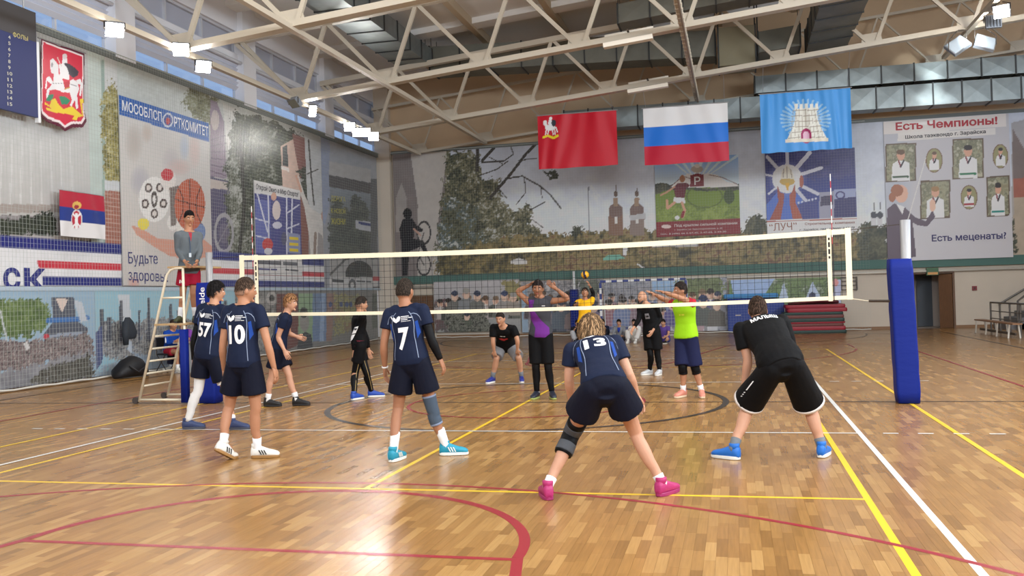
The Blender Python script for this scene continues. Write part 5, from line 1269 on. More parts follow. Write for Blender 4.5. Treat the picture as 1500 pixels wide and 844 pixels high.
# --- seated people
def seated(label, u, v, face, ground=True, seat=None, topc=(60, 60, 60), botc=(40, 40, 40), st=.85, hairc=('short', (40, 32, 28)), si=1, sleeve=1.95, bare=False, lean=.06, kn_up=True, Y=None, group=None, look=None):
    b = fl(u, v) if Y is None else Vector((atY(u, v, Y).x, Y, 0))
    f = fdir(face); r = fdir(face - 90); hz = .11 if ground else seat + .08
    h = Vector((b.x, b.y, hz)); n = h + Z * .5 * st + f * lean * 1.6; hd = n + Z * .15 * st + f * .04
    if ground:
        kl = h - r * .2 + f * .36 * st + Z * (.3 if kn_up else .06); kr = h + r * .2 + f * .34 * st + Z * (.28 if kn_up else .04)
        gl = Vector((h.x, h.y, 0)) - r * .12 + f * (.55 if kn_up else .3) * st; gr = Vector((h.x, h.y, 0)) + r * .14 + f * (.52 if kn_up else .34) * st
    else:
        kl = h - r * .12 + f * .42 * st; kr = h + r * .12 + f * .42 * st
        gl = Vector((h.x, h.y, 0)) - r * .12 + f * .44 * st; gr = Vector((h.x, h.y, 0)) + r * .13 + f * .46 * st
    el = n - r * .23 * st - Z * .3 * st + f * .1; er = n + r * .23 * st - Z * .3 * st + f * .1
    wl_ = kl + (el - kl) * .25 + Z * .04 + r * .05; wr2 = kr + (er - kr) * .25 + Z * .04 - r * .05
    if not ground: wl_ = el + f * .22 + r * .08 + Z * .06; wr2 = er + f * .22 - r * .08 + Z * .06
    return person(label, b.y, h, n, hd, el, wl_, er, wr2, kl, kr, (gl, face, 0, 0), (gr, face, 0, 0), face, None, look or (face, -12), st, 1.0, si, hairc,
        dict(mat=cloth('seat_%d_%d_%d' % topc, rgb(*topc)), sleeve=sleeve, hem=-.05, name='top', inf=.022), dict(mat=cloth('seatb_%d_%d_%d' % botc, rgb(*botc)), len=.6 if bare else 1.85, flare=.01, name='shorts' if bare else 'trousers'), (WSOCK, .25), (S_BLACK if si == 1 else S_WHITE, S_WHITE, S_WHITE), .017, None, None, .4, group)
GR = 'children sitting on the floor by the goal'
seated('child in dark hooded top sitting on the floor left of the striped goal post', 846, 502, 285, topc=(30, 30, 36), botc=(170, 170, 172), group=GR)
seated('child in navy top sitting on the floor just right of the striped goal post', 885, 501, 265, topc=(30, 36, 60), botc=(28, 30, 40), group=GR)
p = seated('child in grey hooded top and blue scarf sitting cross legged before the goal', 909, 502, 262, topc=(128, 130, 134), botc=(60, 60, 66), kn_up=False, group=GR, si=1)
c_, R_, F_ = p['frame'](.9); MB().loft([(c_ + F_ * .05 + Z * .03, R_, F_, .06, .06), (c_ + F_ * .1 - Z * .05, R_, F_, .05, .03), (c_ + F_ * .12 - Z * .12, R_, F_, .015, .012)], 12).build('scarf', cloth('scarf_blue', rgb(40, 60, 150)), p['root'], True)
seated('child in white shirt and light shorts sitting on the floor before the goal', 931, 502, 262, topc=(222, 220, 214), botc=(206, 202, 196), group=GR, si=3)
seated('child in violet top sitting behind the bald player with bare legs', 975, 503, 250, topc=(92, 70, 140), botc=(60, 64, 130), bare=True, kn_up=False, group=GR, sleeve=.5)

# --- scorers, their table and chairs
YS = 6.6
def chair(label, u, face, Y, mc):
    x = atY(u, 520, Y).x; t = thing('folding_chair', label, 'chair', (x, Y, 0)); f = fdir(face); r = fdir(face - 90); c = Vector((x, Y, 0))
    MB().obox(c + Z * .45, r * .2, f * .2, Z * .02).build('seat', mc, t); MB().obox(c + Z * .72 - f * .22, r * .2, f * .015, Z * .14).build('backrest', mc, t)
    for e in (-1, 1):
        MB().tube([c + r * e * .2 - f * .22 + Z * .86, c + r * e * .2 - f * .2 + Z * .45, c + r * e * .2 + f * .22], .012, 8).build('leg', M_DST, t)
        MB().tube([c + r * e * .2 + f * .15 + Z * .45, c + r * e * .2 - f * .25], .012, 8).build('leg', M_DST, t)
    return x
BLKP = mat('chair_black', rgb(28, 28, 32), .6)
xs = chair('black folding chair under the scorer in the blue jacket', 247, 340, YS, BLKP)
p = seated('scorer in blue tracksuit jacket sitting at the small table behind the stand', 250, 520, 340, False, .44, (24, 66, 150), (150, 32, 48), 1.0, ('short', (60, 46, 38)), 0, Y=YS, bare=True)
MB().tube([p['shL'] + Z * .06, p['shL'].lerp(p['arms']['L'][1], .9) + Vector((0, -.06, 0))], .014, 6).build('sleeve_stripe', PRINT, p['root']); MB().tube([p['shR'] + Z * .065, p['shR'].lerp(p['arms']['R'][1], .9) + Vector((0, -.065, 0))], .014, 6).build('sleeve_stripe', PRINT, p['root'])
chair('black folding chair under the scorer in the violet shirt', 276, 250, YS + .75, BLKP)
p = seated('scorer in violet shirt sitting on the far side of the small table', 276, 520, 250, False, .44, (122, 66, 150), (40, 40, 60), 1.0, ('short', (50, 38, 34)), 0, Y=YS + .75, sleeve=.6)
xt = atY(272, 520, YS).x
tb = thing('scorer_table', 'small grey topped table in front of the two scorers', 'table', (xt, YS - .1, 0))
MB().box((xt - .12, YS - .35, .72), (xt + 1.0, YS + .3, .75)).build('table_top', mat('table_wood', rgb(170, 150, 130), .5), tb)
MB().box((xt + .1, YS - .3, .02), (xt + .5, YS + .25, .72)).build('pedestal', mat('table_grey', rgb(146, 148, 152), .5), tb)
MB().box((xt - .1, YS - .34, .0), (xt + .9, YS + .28, .03)).build('foot', MATS['table_grey'], tb)
# ------------------------------------------------------------------ printed banners (colours painted on fine sheets, in photo measures)
TAB = RNG.random((256, 256))
def vnoise(x, y, seed=0):
    x = x + seed * 17.3; y = y + seed * 9.7
    xi, yi = np.floor(x).astype(int), np.floor(y).astype(int); fx, fy = x - xi, y - yi
    fx, fy = fx * fx * (3 - 2 * fx), fy * fy * (3 - 2 * fy); t = lambda i, j: TAB[(i) % 256, (j) % 256]
    return (t(xi, yi) * (1 - fx) + t(xi + 1, yi) * fx) * (1 - fy) + (t(xi, yi + 1) * (1 - fx) + t(xi + 1, yi + 1) * fx) * fy
def fnoise(x, y, seed=0): return .5 * vnoise(x, y, seed) + .3 * vnoise(x * 2.1, y * 2.1, seed + 1) + .2 * vnoise(x * 4.3, y * 4.3, seed + 2)

class Sheet:
    """grid of points on a wall; U,V = where each point lies in the photograph"""
    def __init__(s, plane, pos, a0, a1, z0, z1, da, dz, base):
        na, nz = max(2, int((a1 - a0) / da) + 1), max(2, int((z1 - z0) / dz) + 1)
        A, Zg = np.meshgrid(np.linspace(a0, a1, na), np.linspace(z0, z1, nz)); s.A, s.Z, s.na, s.nz = A, Zg, na, nz; s.plane, s.pos = plane, pos
        Pw = np.stack([np.full_like(A, pos), A, Zg], -1) if plane == 'X' else np.stack([A, np.full_like(A, pos), Zg], -1); s.P = Pw
        d = Pw - CAM; D = d @ CF; s.U = 750 + F_PX * (d @ CR) / D; s.V = 422 - F_PX * (d @ CU) / D
        s.C = np.empty(A.shape + (3,)); s.C[:] = np.array(base) / 255
    def mask(s, poly):
        m = np.zeros(s.U.shape, bool); n = len(poly); u, v = s.U, s.V
        us = [p[0] for p in poly]; vs = [p[1] for p in poly]
        box = (u >= min(us)) & (u <= max(us)) & (v >= min(vs)) & (v <= max(vs))
        idx = np.nonzero(box); x, y = u[idx], v[idx]; c = np.zeros(x.shape, bool)
        for i in range(n):
            x0, y0 = poly[i]; x1, y1 = poly[(i + 1) % n]
            if y0 == y1: continue
            k = ((y0 > y) != (y1 > y)) & (x < (x1 - x0) * (y - y0) / (y1 - y0) + x0); c ^= k
        m[idx] = c; return m
    def fill(s, poly, c, a=1.0, m=None):
        m = s.mask(poly) if m is None else m; s.C[m] = s.C[m] * (1 - a) + np.array(c) / 255 * a; return s
    def ell(s, cx, cy, rx, ry, c, a=1.0, rot=0, soft=False):
        du, dv = s.U - cx, s.V - cy; cr, sr = math.cos(math.radians(rot)), math.sin(math.radians(rot)); x, y = du * cr + dv * sr, -du * sr + dv * cr
        r = (x / rx) ** 2 + (y / ry) ** 2
        if soft: k = np.clip(1 - r, 0, 1)[..., None] * a; s.C = s.C * (1 - k) + np.array(c) / 255 * k
        else: s.fill(None, c, a, r < 1)
        return s
    def ring(s, cx, cy, rx, ry, w, c, a=1.0):
        r = np.sqrt(((s.U - cx) / rx) ** 2 + ((s.V - cy) / ry) ** 2); s.fill(None, c, a, np.abs(r - 1) < w / min(rx, ry)); return s
    def line(s, pts, w, c, a=1.0):
        for (x0, y0), (x1, y1) in zip(pts, pts[1:]):
            dx, dy = x1 - x0, y1 - y0; L = math.hypot(dx, dy) or 1; t = np.clip(((s.U - x0) * dx + (s.V - y0) * dy) / L / L, 0, 1)
            m = np.hypot(s.U - x0 - t * dx, s.V - y0 - t * dy) < w / 2; s.fill(None, c, a, m)
        return s
    def grad(s, poly, c0, c1, v0, v1):
        m = s.mask(poly); t = np.clip((s.V[m] - v0) / (v1 - v0), 0, 1)[:, None]; s.C[m] = (np.array(c0) * (1 - t) + np.array(c1) * t) / 255; return s
    def leaves(s, poly, cols, f=.35, seed=0, cover=1.0, sx=1.0, warp=9.0):
        U0, V0 = s.U, s.V; s.U = U0 + warp * 2 * (fnoise(U0 * .12, V0 * .12, seed + 31) - .5) + warp * .7 * (vnoise(U0 * .6, V0 * .6, seed + 5) - .5); s.V = V0 + warp * 2 * (fnoise(U0 * .12, V0 * .12, seed + 47) - .5) + warp * .7 * (vnoise(U0 * .6, V0 * .6, seed + 9) - .5)
        m = s.mask(poly); s.U, s.V = U0, V0
        n = .55 * fnoise(s.U[m] * f * sx, s.V[m] * f, seed) + .45 * fnoise(s.U[m] * f * .22, s.V[m] * f * .22, seed + 13); n = (n - .5) * 1.35 + .5; g = fnoise(s.U[m] * f * .25, s.V[m] * f * .25, seed + 7)
        t = np.clip((n - .25) / .5, 0, .999) * (len(cols) - 1); i0 = t.astype(int); w_ = (t - i0)[:, None]; pal = np.array(cols, float); cc = (pal[i0] * (1 - w_) + pal[np.minimum(i0 + 1, len(cols) - 1)] * w_) / 255
        k = g < cover * .75 + .1 if cover < 1 else np.ones(n.shape, bool)
        tmp = s.C[m]; tmp[k] = cc[k]; s.C[m] = tmp; return s
    def tone(s, amp=.04, f=.05, seed=3):
        s.C *= (1 + amp * (fnoise(s.U * f, s.V * f, seed) - .5) * 2)[..., None]; return s
    def person(s, x, y, h, skin_, top, hat=None, hair_=(50, 40, 36)):
        r = h * .16
        s.fill([(x - h * .34, y), (x - h * .3, y - h * .5), (x - h * .1, y - h * .62), (x + h * .1, y - h * .62), (x + h * .3, y - h * .5), (x + h * .34, y)], top)
        s.ell(x, y - h * .76, r * .9, r * 1.2, (214, 178, 158)); s.ell(x, y - h * .89, r * .9, r * .7, hat or hair_); return s
    def build(s, name, m, parent, fold=None, mask=None):
        Pw = s.P.copy()
        if fold is not None: Pw = fold(Pw, s.A, s.Z)
        na, nz = s.na, s.nz; i = np.arange(nz - 1)[:, None] * na + np.arange(na - 1)[None]
        q = np.stack([i, i + 1, i + na + 1, i + na], -1).reshape(-1, 4)
        if mask is not None:
            mm = mask.ravel(); q = q[mm[q].all(1)]
        me = bpy.data.meshes.new(name); me.vertices.add(na * nz); me.vertices.foreach_set('co', Pw.reshape(-1))
        me.loops.add(q.size); me.loops.foreach_set('vertex_index', q.ravel().astype(np.int32)); me.polygons.add(len(q))
        me.polygons.foreach_set('loop_start', np.arange(0, q.size, 4, dtype=np.int32)); me.update(calc_edges=True)
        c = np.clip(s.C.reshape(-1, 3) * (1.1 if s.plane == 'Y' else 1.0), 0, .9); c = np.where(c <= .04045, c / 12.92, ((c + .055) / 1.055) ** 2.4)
        ca = me.color_attributes.new('print', 'FLOAT_COLOR', 'POINT'); ca.data.foreach_set('color', np.concatenate([c, np.ones((len(c), 1))], 1).ravel().astype(np.float32))
        me.polygons.foreach_set('use_smooth', [fold is not None] * len(me.polygons))
        return link_mesh(name, me, m, parent)

def print_mat(name, rough, spec=.4, bump=0):
    m = bpy.data.materials.new(name); m.use_nodes = True; nt = m.node_tree; b = nt.nodes['Principled BSDF']; b.inputs['Roughness'].default_value = rough; b.inputs['Specular IOR Level'].default_value = spec
    a = nt.nodes.new('ShaderNodeAttribute'); a.attribute_name = 'print'; nt.links.new(a.outputs['Color'], b.inputs['Base Color'])
    if bump:
        n = nt.nodes.new('ShaderNodeTexNoise'); n.inputs['Scale'].default_value = 1.5; tc = nt.nodes.new('ShaderNodeTexCoord'); nt.links.new(tc.outputs['Object'], n.inputs['Vector'])
        bp = nt.nodes.new('ShaderNodeBump'); bp.inputs['Strength'].default_value = bump; bp.inputs['Distance'].default_value = .1; nt.links.new(n.outputs[0], bp.inputs['Height']); nt.links.new(bp.outputs[0], b.inputs['Normal'])
    return m
M_VINYL = print_mat('printed_vinyl', .38, .35, .1); M_SATIN = print_mat('printed_satin', .42, .3)
def banner(label, cat='banner', loc=(0, 0, 0), name='banner'): return thing(name, label, cat, loc)
XP = XL + .12
def lwY(u, v=300, X=XP): return atX(u, v, X).y
def wtext(parent, body, p0, p1, hpx, c, plane='X', pos=XP, bold=.01, name='lettering', shear=0, off=.012, spacing=1.0):
    f = (lambda u, v: atX(u, v, pos + off)) if plane == 'X' else (lambda u, v: atY(u, v, pos - off))
    a, b = f(*p0), f(*p1); U_ = (b - a); w = U_.length; U_.normalize(); mid = ((p0[0] + p1[0]) / 2, (p0[1] + p1[1]) / 2)
    h = (f(mid[0], mid[1] - hpx / 2) - f(mid[0], mid[1] + hpx / 2)).length
    n = Vector((1, 0, 0)) if plane == 'X' else Vector((0, -1, 0)); V_ = n.cross(U_).normalized()
    o = flat_text(name, body, (a + b) / 2, U_, V_, w, h, mat('ink_%d_%d_%d' % c, rgb(*c), .5), parent, bold, spacing, shear)
    if hpx < 10: o['kind'] = 'stuff'
    return o
def backing(parent, a0, a1, z0, z1, plane='X', pos=XP, t=.02):
    (MB().box((pos - t - .004, a0, z0), (pos - .004, a1, z1)) if plane == 'X' else MB().box((a0, pos + .004, z0), (a1, pos + t + .004, z1))).build('backing', mat('vinyl_back', rgb(190, 190, 188), .7), parent)

BLUE, RED_, WHT = (42, 48, 120), (196, 58, 72), (222, 222, 224)
def club_stripes(s, u0, u1):
    """blue, white, red, white, blue stripes of the club band"""
    for z0, z1, c in ((2.16, 2.36, BLUE), (2.36, 2.52, WHT), (2.52, 2.70, RED_), (2.70, 2.92, WHT), (2.92, 3.18, BLUE)):
        m = (s.Z >= z0) & (s.Z < z1) & (s.U >= u0) & (s.U <= u1); s.fill(None, c, 1, m)
# ---- stadium banner with club letters
t = banner('grey stadium photo banner with large blue club letters and red stripe', loc=(XP, 3, 2.15))
y0, y1 = -1.2, lwY(176); backing(t, y0, y1, 2.15, 7.66)
s = Sheet('X', XP, y0, y1, 2.15, 7.66, .03, .028, (196, 196, 196))
s.grad([(-200, 0), (180, 0), (180, 330), (-200, 330)], (206, 208, 208), (182, 180, 178), 120, 300)
for k in range(9): s.line([(-10 + 14 * k, 205), (-16 + 15.5 * k, 300)], 2.5, (214, 214, 214), .5)
s.fill([(-150, 297), (90, 300), (90, 312), (-150, 312)], (158, 148, 142)).fill([(-150, 312), (135, 318), (135, 372), (-150, 372)], (136, 130, 132))
s.leaves([(-150, 322), (0, 318), (30, 322), (55, 312), (72, 310), (84, 325), (84, 346), (-150, 346)], [(40, 44, 40), (52, 58, 48), (66, 70, 56)], .4, 1)
s.leaves([(-150, 356), (10, 358), (60, 352), (134, 354), (134, 374), (-150, 374)], [(60, 56, 48), (92, 84, 62), (120, 108, 84)], .4, 2)
s.line([(-100, 345), (134, 349)], 5, (170, 166, 164))
s.grad([(128, 70), (153, 70), (155, 372), (134, 372)], (206, 216, 210), (170, 184, 180), 70, 372); s.line([(150, 90), (154, 372)], 5, (140, 162, 154), .8)
s.leaves([(149, 150), (166, 118), (178, 130), (180, 268), (152, 266)], [(96, 96, 60), (130, 122, 70), (160, 152, 96), (196, 190, 150)], .5, 4)
s.fill([(153, 264), (180, 266), (180, 280), (153, 278)], (196, 200, 204)).fill([(153, 279), (180, 281), (180, 376), (154, 376)], (156, 106, 92))
for k in range(16): s.line([(153, 284 + 6 * k), (180, 286 + 6 * k)], 1.2, (188, 150, 136), .8)
club_stripes(s, -300, 62); club_stripes(s, 62, 178)
m = (s.Z > 2.16) & (s.Z < 2.92) & (s.U < 62 + (425 - s.V) * .0) & (s.U < 58 + (s.V - 395) * .35); s.fill(None, WHT, 1, m)
s.tone(.05); s.build('print', M_VINYL, t)
wtext(t, 'С', (5, 408), (30, 409), 33, BLUE, bold=.05); wtext(t, 'К', (35, 409), (67, 410), 33, BLUE, bold=.05)
# ---- sports committee banner
XQ = XP + .05
t = banner('tall pale banner with blue header, balls and a greeting to stay healthy', loc=(XQ, 8, 2.15))
y0, y1 = lwY(178, 300, XQ), lwY(309, 300, XQ); z1 = atX(178, 140, XQ).z; backing(t, y0, y1, 2.17, z1, 'X', XQ)
s = Sheet('X', XQ, y0, y1, 2.17, z1, .03, .026, (202, 196, 190))
s.grad([(150, 100), (330, 100), (330, 430), (150, 430)], (206, 204, 202), (196, 190, 186), 160, 420)
for k, (x, y, rx, ry, c) in enumerate(((196, 210, 14, 30, (176, 166, 160)), (215, 195, 9, 16, (188, 172, 162)), (205, 265, 16, 24, (168, 166, 178)), (250, 235, 14, 20, (186, 180, 184)), (285, 220, 10, 30, (206, 180, 176)), (270, 215, 8, 22, (170, 184, 206)), (200, 350, 16, 40, (214, 206, 198)), (262, 245, 20, 14, (200, 172, 168)), (196, 414, 10, 10, (210, 150, 140)))):
    s.ell(x, y, rx, ry, c, .7, 0, True)
s.fill([(192, 330), (206, 334), (232, 350), (262, 352), (296, 348), (312, 362), (312, 376), (280, 380), (250, 376), (226, 362), (200, 344)], (204, 150, 132))
s.ell(268, 338, 9, 20, (224, 220, 214)).ell(292, 340, 9, 14, (110, 132, 176)).ell(253, 326, 8, 12, (222, 218, 214))
s.ell(226, 292, 22.5, 33, (226, 224, 222))
for a in range(5):
    x, y = 226 + 14 * math.cos(a * 1.257 + .3), 292 + 21 * math.sin(a * 1.257 + .3); s.ell(x, y, 5.5, 7, (76, 60, 58)).ell(x, y, 3, 4.2, (214, 206, 202))
s.ring(226, 292, 3.5, 9, 1.2, (80, 70, 68)); s.ell(246, 263, 11.5, 15, (222, 216, 212)).ell(245, 256, 9, 9, (190, 50, 60)).fill([(248, 275), (262, 272), (258, 330), (250, 332)], (96, 84, 80), .8)
s.ell(278, 300, 22.5, 38, (186, 98, 72)); s.line([(278, 262), (278, 338)], 1.6, (96, 50, 44)).line([(256, 292), (300, 304)], 1.6, (96, 50, 44)); s.line([(262, 276), (268, 290), (268, 310), (262, 326)], 1.6, (96, 50, 44)); s.line([(294, 274), (288, 290), (288, 312), (295, 328)], 1.6, (96, 50, 44))
s.C[((s.U - 278) / 22.5) ** 2 + ((s.V - 300) / 38) ** 2 < 1] *= 1.0
s.ell(210, 328, 8.5, 8.5, (224, 208, 84))
s.fill([(170, 132), (312, 182), (312, 210), (170, 166)], (46, 96, 172)); s.ell(246, 176, 8, 10.5, (206, 214, 226)).ell(246, 176, 6, 8.2, (46, 76, 150)).ell(246, 177, 3, 5, (180, 60, 60))
s.build('print', M_VINYL, t)
wtext(t, 'МОСОБЛСП', (179, 154), (237, 171.5), 15, (230, 234, 240), pos=XQ, bold=.02); wtext(t, 'РТКОМИТЕТ', (255, 178), (305, 193), 15, (230, 234, 240), pos=XQ, bold=.02)
wtext(t, 'Будьте', (188, 380), (231, 381), 21, (44, 44, 110), pos=XQ, bold=.0); wtext(t, 'здоровы!', (188, 405), (246, 408), 19, (44, 44, 110), pos=XQ, bold=.0)
# ---- tree and house mural behind
t = banner('photo mural of dark trees, a brick house and a white clad athlete', loc=(XP, 12, 2.15))
y0, y1 = lwY(176.3), lwY(472); backing(t, y0, y1, 2.15, 7.66)
s = Sheet('X', XP, y0, y1, 2.15, 7.66, .034, .028, (196, 204, 202))
s.grad([(170, 60), (480, 60), (480, 430), (170, 430)], (200, 208, 206), (150, 140, 140), 90, 420)
TREE = [(38, 40, 38), (50, 54, 46), (66, 70, 56), (96, 98, 84), (150, 152, 146)]
s.leaves([(268, 150), (276, 128), (300, 132), (318, 142), (318, 170), (306, 182), (286, 172)], [(84, 84, 62), (120, 120, 88), (160, 164, 150)], .5, 3)
s.fill([(308, 146), (318, 150), (328, 178), (332, 262), (308, 258)], (140, 124, 142)); s.ell(315, 176, 6, 15, (190, 178, 176))
for k in range(6): s.line([(309, 205 + 9 * k), (332, 198 + 12 * k)], 1.4, (92, 78, 98), .8)
s.fill([(308, 258), (336, 266), (336, 380), (308, 380)], (84, 78, 108)).fill([(308, 262), (334, 268), (334, 278), (308, 276)], (190, 178, 172))
s.fill([(326, 150), (349, 160), (340, 182), (334, 230)], (206, 206, 202))
s.leaves([(338, 190), (346, 162), (380, 172), (412, 184), (440, 198), (440, 250), (414, 270), (414, 380), (336, 380), (330, 250)], TREE, .45, 5)
s.leaves([(336, 230), (350, 226), (360, 380), (336, 380)], TREE[2:] + [(180, 180, 176)], .5, 8); s.line([(352, 200), (358, 300), (350, 378)], 5, (48, 44, 42))
s.fill([(411, 214), (436, 200), (440, 285), (414, 275)], (206, 178, 164)).fill([(414, 216), (421, 212), (422, 245), (414, 243)], (60, 64, 70)).fill([(412, 243), (424, 247), (424, 252), (412, 248)], (222, 216, 212))
s.fill([(428, 195), (446, 202), (450, 250), (440, 262), (434, 232)], (132, 84, 80)); s.leaves([(436, 250), (452, 240), (456, 300), (444, 290)], TREE[:3], .5, 6)
s.fill([(438, 285), (452, 300), (452, 386), (438, 386)], (134, 84, 74))
s.fill([(446, 200), (476, 212), (476, 310), (458, 318), (450, 290)], (202, 204, 206)); s.line([(452, 205), (456, 260), (460, 300)], 2, (60, 56, 54)).line([(450, 255), (466, 248)], 1.6, (60, 56, 54))
s.fill([(434, 262), (437, 257), (446, 285), (455, 305), (466, 312), (478, 318), (482, 342), (484, 372), (478, 375), (472, 345), (466, 340), (464, 395), (457, 395), (452, 340), (446, 305)], (214, 210, 206)); s.line([(434, 258), (441, 280)], 3.5, (206, 160, 140)).ell(476, 316, 5, 11, (196, 138, 122)).fill([(456, 386), (466, 388), (464, 398), (457, 398)], (190, 150, 130))
s.line([(462, 342), (461, 372)], 4, (150, 130, 120)); s.ring(328, 342, 13, 27, 1.6, (160, 158, 164)).line([(318, 360), (336, 325)], 1.5, (150, 146, 150)); s.ell(328, 342, 7, 15, (120, 112, 128), .6)
club_stripes(s, 300, 480); s.tone(.06, .2); s.build('print', M_VINYL, t)
# ---- open window poster
t = banner('blue poster with a white headline about opening a window to sport', 'poster', (XQ, 13, 2.7), 'poster')
y0, y1 = lwY(373, 300, XQ), lwY(440, 300, XQ); za, zb_ = atX(373, 264, XQ).z, atX(375, 402, XQ).z; backing(t, y0, y1, zb_, za, 'X', XQ)
s = Sheet('X', XQ, y0, y1, zb_, za, .03, .026, (214, 212, 212))
s.fill([(360, 281), (450, 294), (450, 378), (360, 376)], (64, 66, 130)); s.fill([(374, 292), (396, 294), (396, 372), (374, 370)], (96, 104, 170))
for a, b_ in (((377, 284), (392, 340)), ((393, 286), (394, 372)), ((374, 320), (394, 326)), ((374, 345), (394, 350)), ((420, 290), (420, 372)), ((421, 312), (438, 300)), ((421, 335), (438, 328)), ((428, 292), (427, 345))): s.line([a, b_], 2, (206, 208, 222))
s.ell(405, 308, 6, 14, (214, 200, 196)).ell(401, 288, 4, 6, (206, 160, 140)).ell(406, 330, 7, 5, (200, 200, 214)).ell(392, 358, 8, 9, (190, 60, 62)).ell(393, 368, 6, 5, (206, 206, 214)).fill([(421, 340), (440, 344), (440, 372), (421, 370)], (140, 146, 180)).ell(416, 350, 4, 10, (80, 80, 110))
s.build('print', M_VINYL, t)
wtext(t, 'Открой Окно в Мир Спорта!', (375, 274), (437, 286), 10, (60, 56, 70), pos=XQ, bold=.01, shear=.2)
for k, tx in enumerate(('#5', '#4', '#8')): wtext(t, tx, (424, 349 + 8.5 * k), (437, 350 + 8.5 * k), 6, (222, 196, 40), pos=XQ, bold=.02)
wtext(t, '#9 6', (377, 384), (436, 387), 7, (90, 90, 100), pos=XQ, bold=.02)
wtext(t, '#12 6', (376, 394), (406, 395), 3.4, (80, 80, 130), pos=XQ); wtext(t, '#3 6', (418, 395), (437, 396.5), 3.4, (80, 80, 90), pos=XQ)
# ---- car poster sheet
t = banner('grey blue mural sheet with tall gateway photo and car wheel by the corner', loc=(XP, 20, 2.15))
y0, y1 = lwY(472.3), lwY(553); backing(t, y0, y1, 2.15, 7.6)
s = Sheet('X', XP, y0, y1, 2.15, 7.6, .05, .03, (164, 170, 184))
s.grad([(460, 180), (560, 180), (560, 430), (460, 430)], (168, 172, 182), (150, 152, 160), 200, 400); s.fill([(470, 200), (483, 205), (483, 300), (476, 330), (470, 320)], (150, 160, 186))
s.fill([(482, 236), (543, 248), (543, 270), (482, 258)], (182, 180, 180)).fill([(482, 256), (543, 268), (543, 284), (482, 274)], (84, 80, 84)).grad([(483, 274), (543, 284), (543, 385), (483, 375)], (140, 148, 160), (80, 84, 76), 275, 380)
s.leaves([(483, 290), (498, 288), (510, 310), (520, 282), (530, 290), (543, 310), (543, 375), (483, 370)], [(58, 62, 62), (80, 84, 80), (100, 104, 92)], .5, 9); s.fill([(521, 322), (545, 326), (545, 340), (521, 335)], (196, 198, 206)).fill([(525, 324), (545, 328), (545, 332), (525, 328)], (60, 66, 130))
s.fill([(483, 372), (553, 380), (553, 408), (483, 408)], (170, 168, 168)).ell(526, 402, 20, 20, (52, 50, 52)).fill([(483, 406), (553, 406), (553, 432), (483, 432)], (206, 204, 204)).line([(484, 402), (506, 380), (512, 378)], 3, (90, 88, 90)).fill([(546, 405), (556, 405), (556, 412), (546, 412)], (190, 60, 70)).fill([(546, 420), (556, 420), (556, 425), (546, 425)], (60, 60, 70)); s.ring(516, 418, 4, 7, 1.4, (90, 90, 96))
s.fill([(543, 262), (553, 262), (553, 380), (543, 380)], (92, 94, 100)); s.tone(.06, .2); s.build('print', M_VINYL, t)
for k, tx in enumerate(('ДОРОГА', 'К НОВОЙ', 'ЖИЗНИ')): wtext(t, tx, (485, 291 + 16.5 * k), (506, 293 + 16 * k), 9, (206, 196, 70), pos=XP, bold=.0)
wtext(t, '#5', (487, 411), (503, 412), 6, (70, 70, 76), pos=XP, bold=.03, shear=.3); wtext(t, '#8 5', (522, 412), (544, 413), 3, (90, 90, 96), pos=XP)
# ---- lower sheets of the long wall
t = banner('lower printed sheet of a street crowd under a green tree', loc=(XP, 4, 0)); y0, y1 = -1.2, lwY(140, 500)
s = Sheet('X', XP, y0, y1, .06, 2.05, .03, .026, (150, 176, 196)); backing(t, y0, y1, .06, 2.05)
s.leaves([(-200, 440), (62, 438), (74, 455), (70, 480), (40, 495), (-200, 495)], [(78, 96, 62), (96, 116, 72), (120, 138, 92)], .3, 11)
s.fill([(75, 436), (108, 436), (112, 470), (128, 480), (128, 495), (60, 495), (78, 470)], (88, 92, 104)).fill([(82, 438), (100, 438), (91, 458)], (214, 196, 186)).line([(70, 470), (128, 466)], 7, (70, 116, 176)).fill([(108, 440), (120, 442), (128, 470), (118, 472)], (190, 196, 204))
s.line([(62, 494), (118, 488)], 5, (150, 160, 176)).ell(68, 494, 4, 5, (190, 70, 80)).line([(0, 455), (10, 498)], 2.4, (190, 196, 200))
CRW = [(70, 64, 66), (116, 104, 104), (150, 138, 136), (96, 84, 88), (176, 164, 160)]
s.leaves([(-200, 500), (30, 498), (128, 490), (140, 520), (0, 545), (-200, 560)], CRW, .9, 12); s.fill([(33, 502), (40, 501), (45, 511), (38, 513)], (206, 204, 204))
s.leaves([(-200, 552), (0, 545), (135, 515), (135, 556), (0, 580), (-200, 610)], [(120, 120, 126), (136, 136, 142), (150, 150, 156)], .12, 13).leaves([(40, 560), (60, 540), (135, 520), (138, 556)], [(70, 68, 64), (92, 90, 84), (110, 108, 102)], .5, 14); s.build('print', M_VINYL, t)
t = banner('lower printed sheet of a pale blue tower skyline behind the referee stand', loc=(XP, 8, 0)); y0, y1 = lwY(140.5, 500), lwY(345, 480)
s = Sheet('X', XP, y0, y1, .06, 2.05, .035, .028, (150, 186, 200)); backing(t, y0, y1, .06, 2.05)
s.fill([(172, 432), (190, 432), (192, 470), (180, 470)], (196, 200, 206)).leaves([(134, 500), (146, 470), (165, 466), (200, 470), (240, 465), (350, 470), (350, 520), (230, 545), (140, 520)], [(86, 88, 96), (112, 112, 116), (140, 138, 136), (168, 166, 164), (110, 120, 136)], .6, 15)
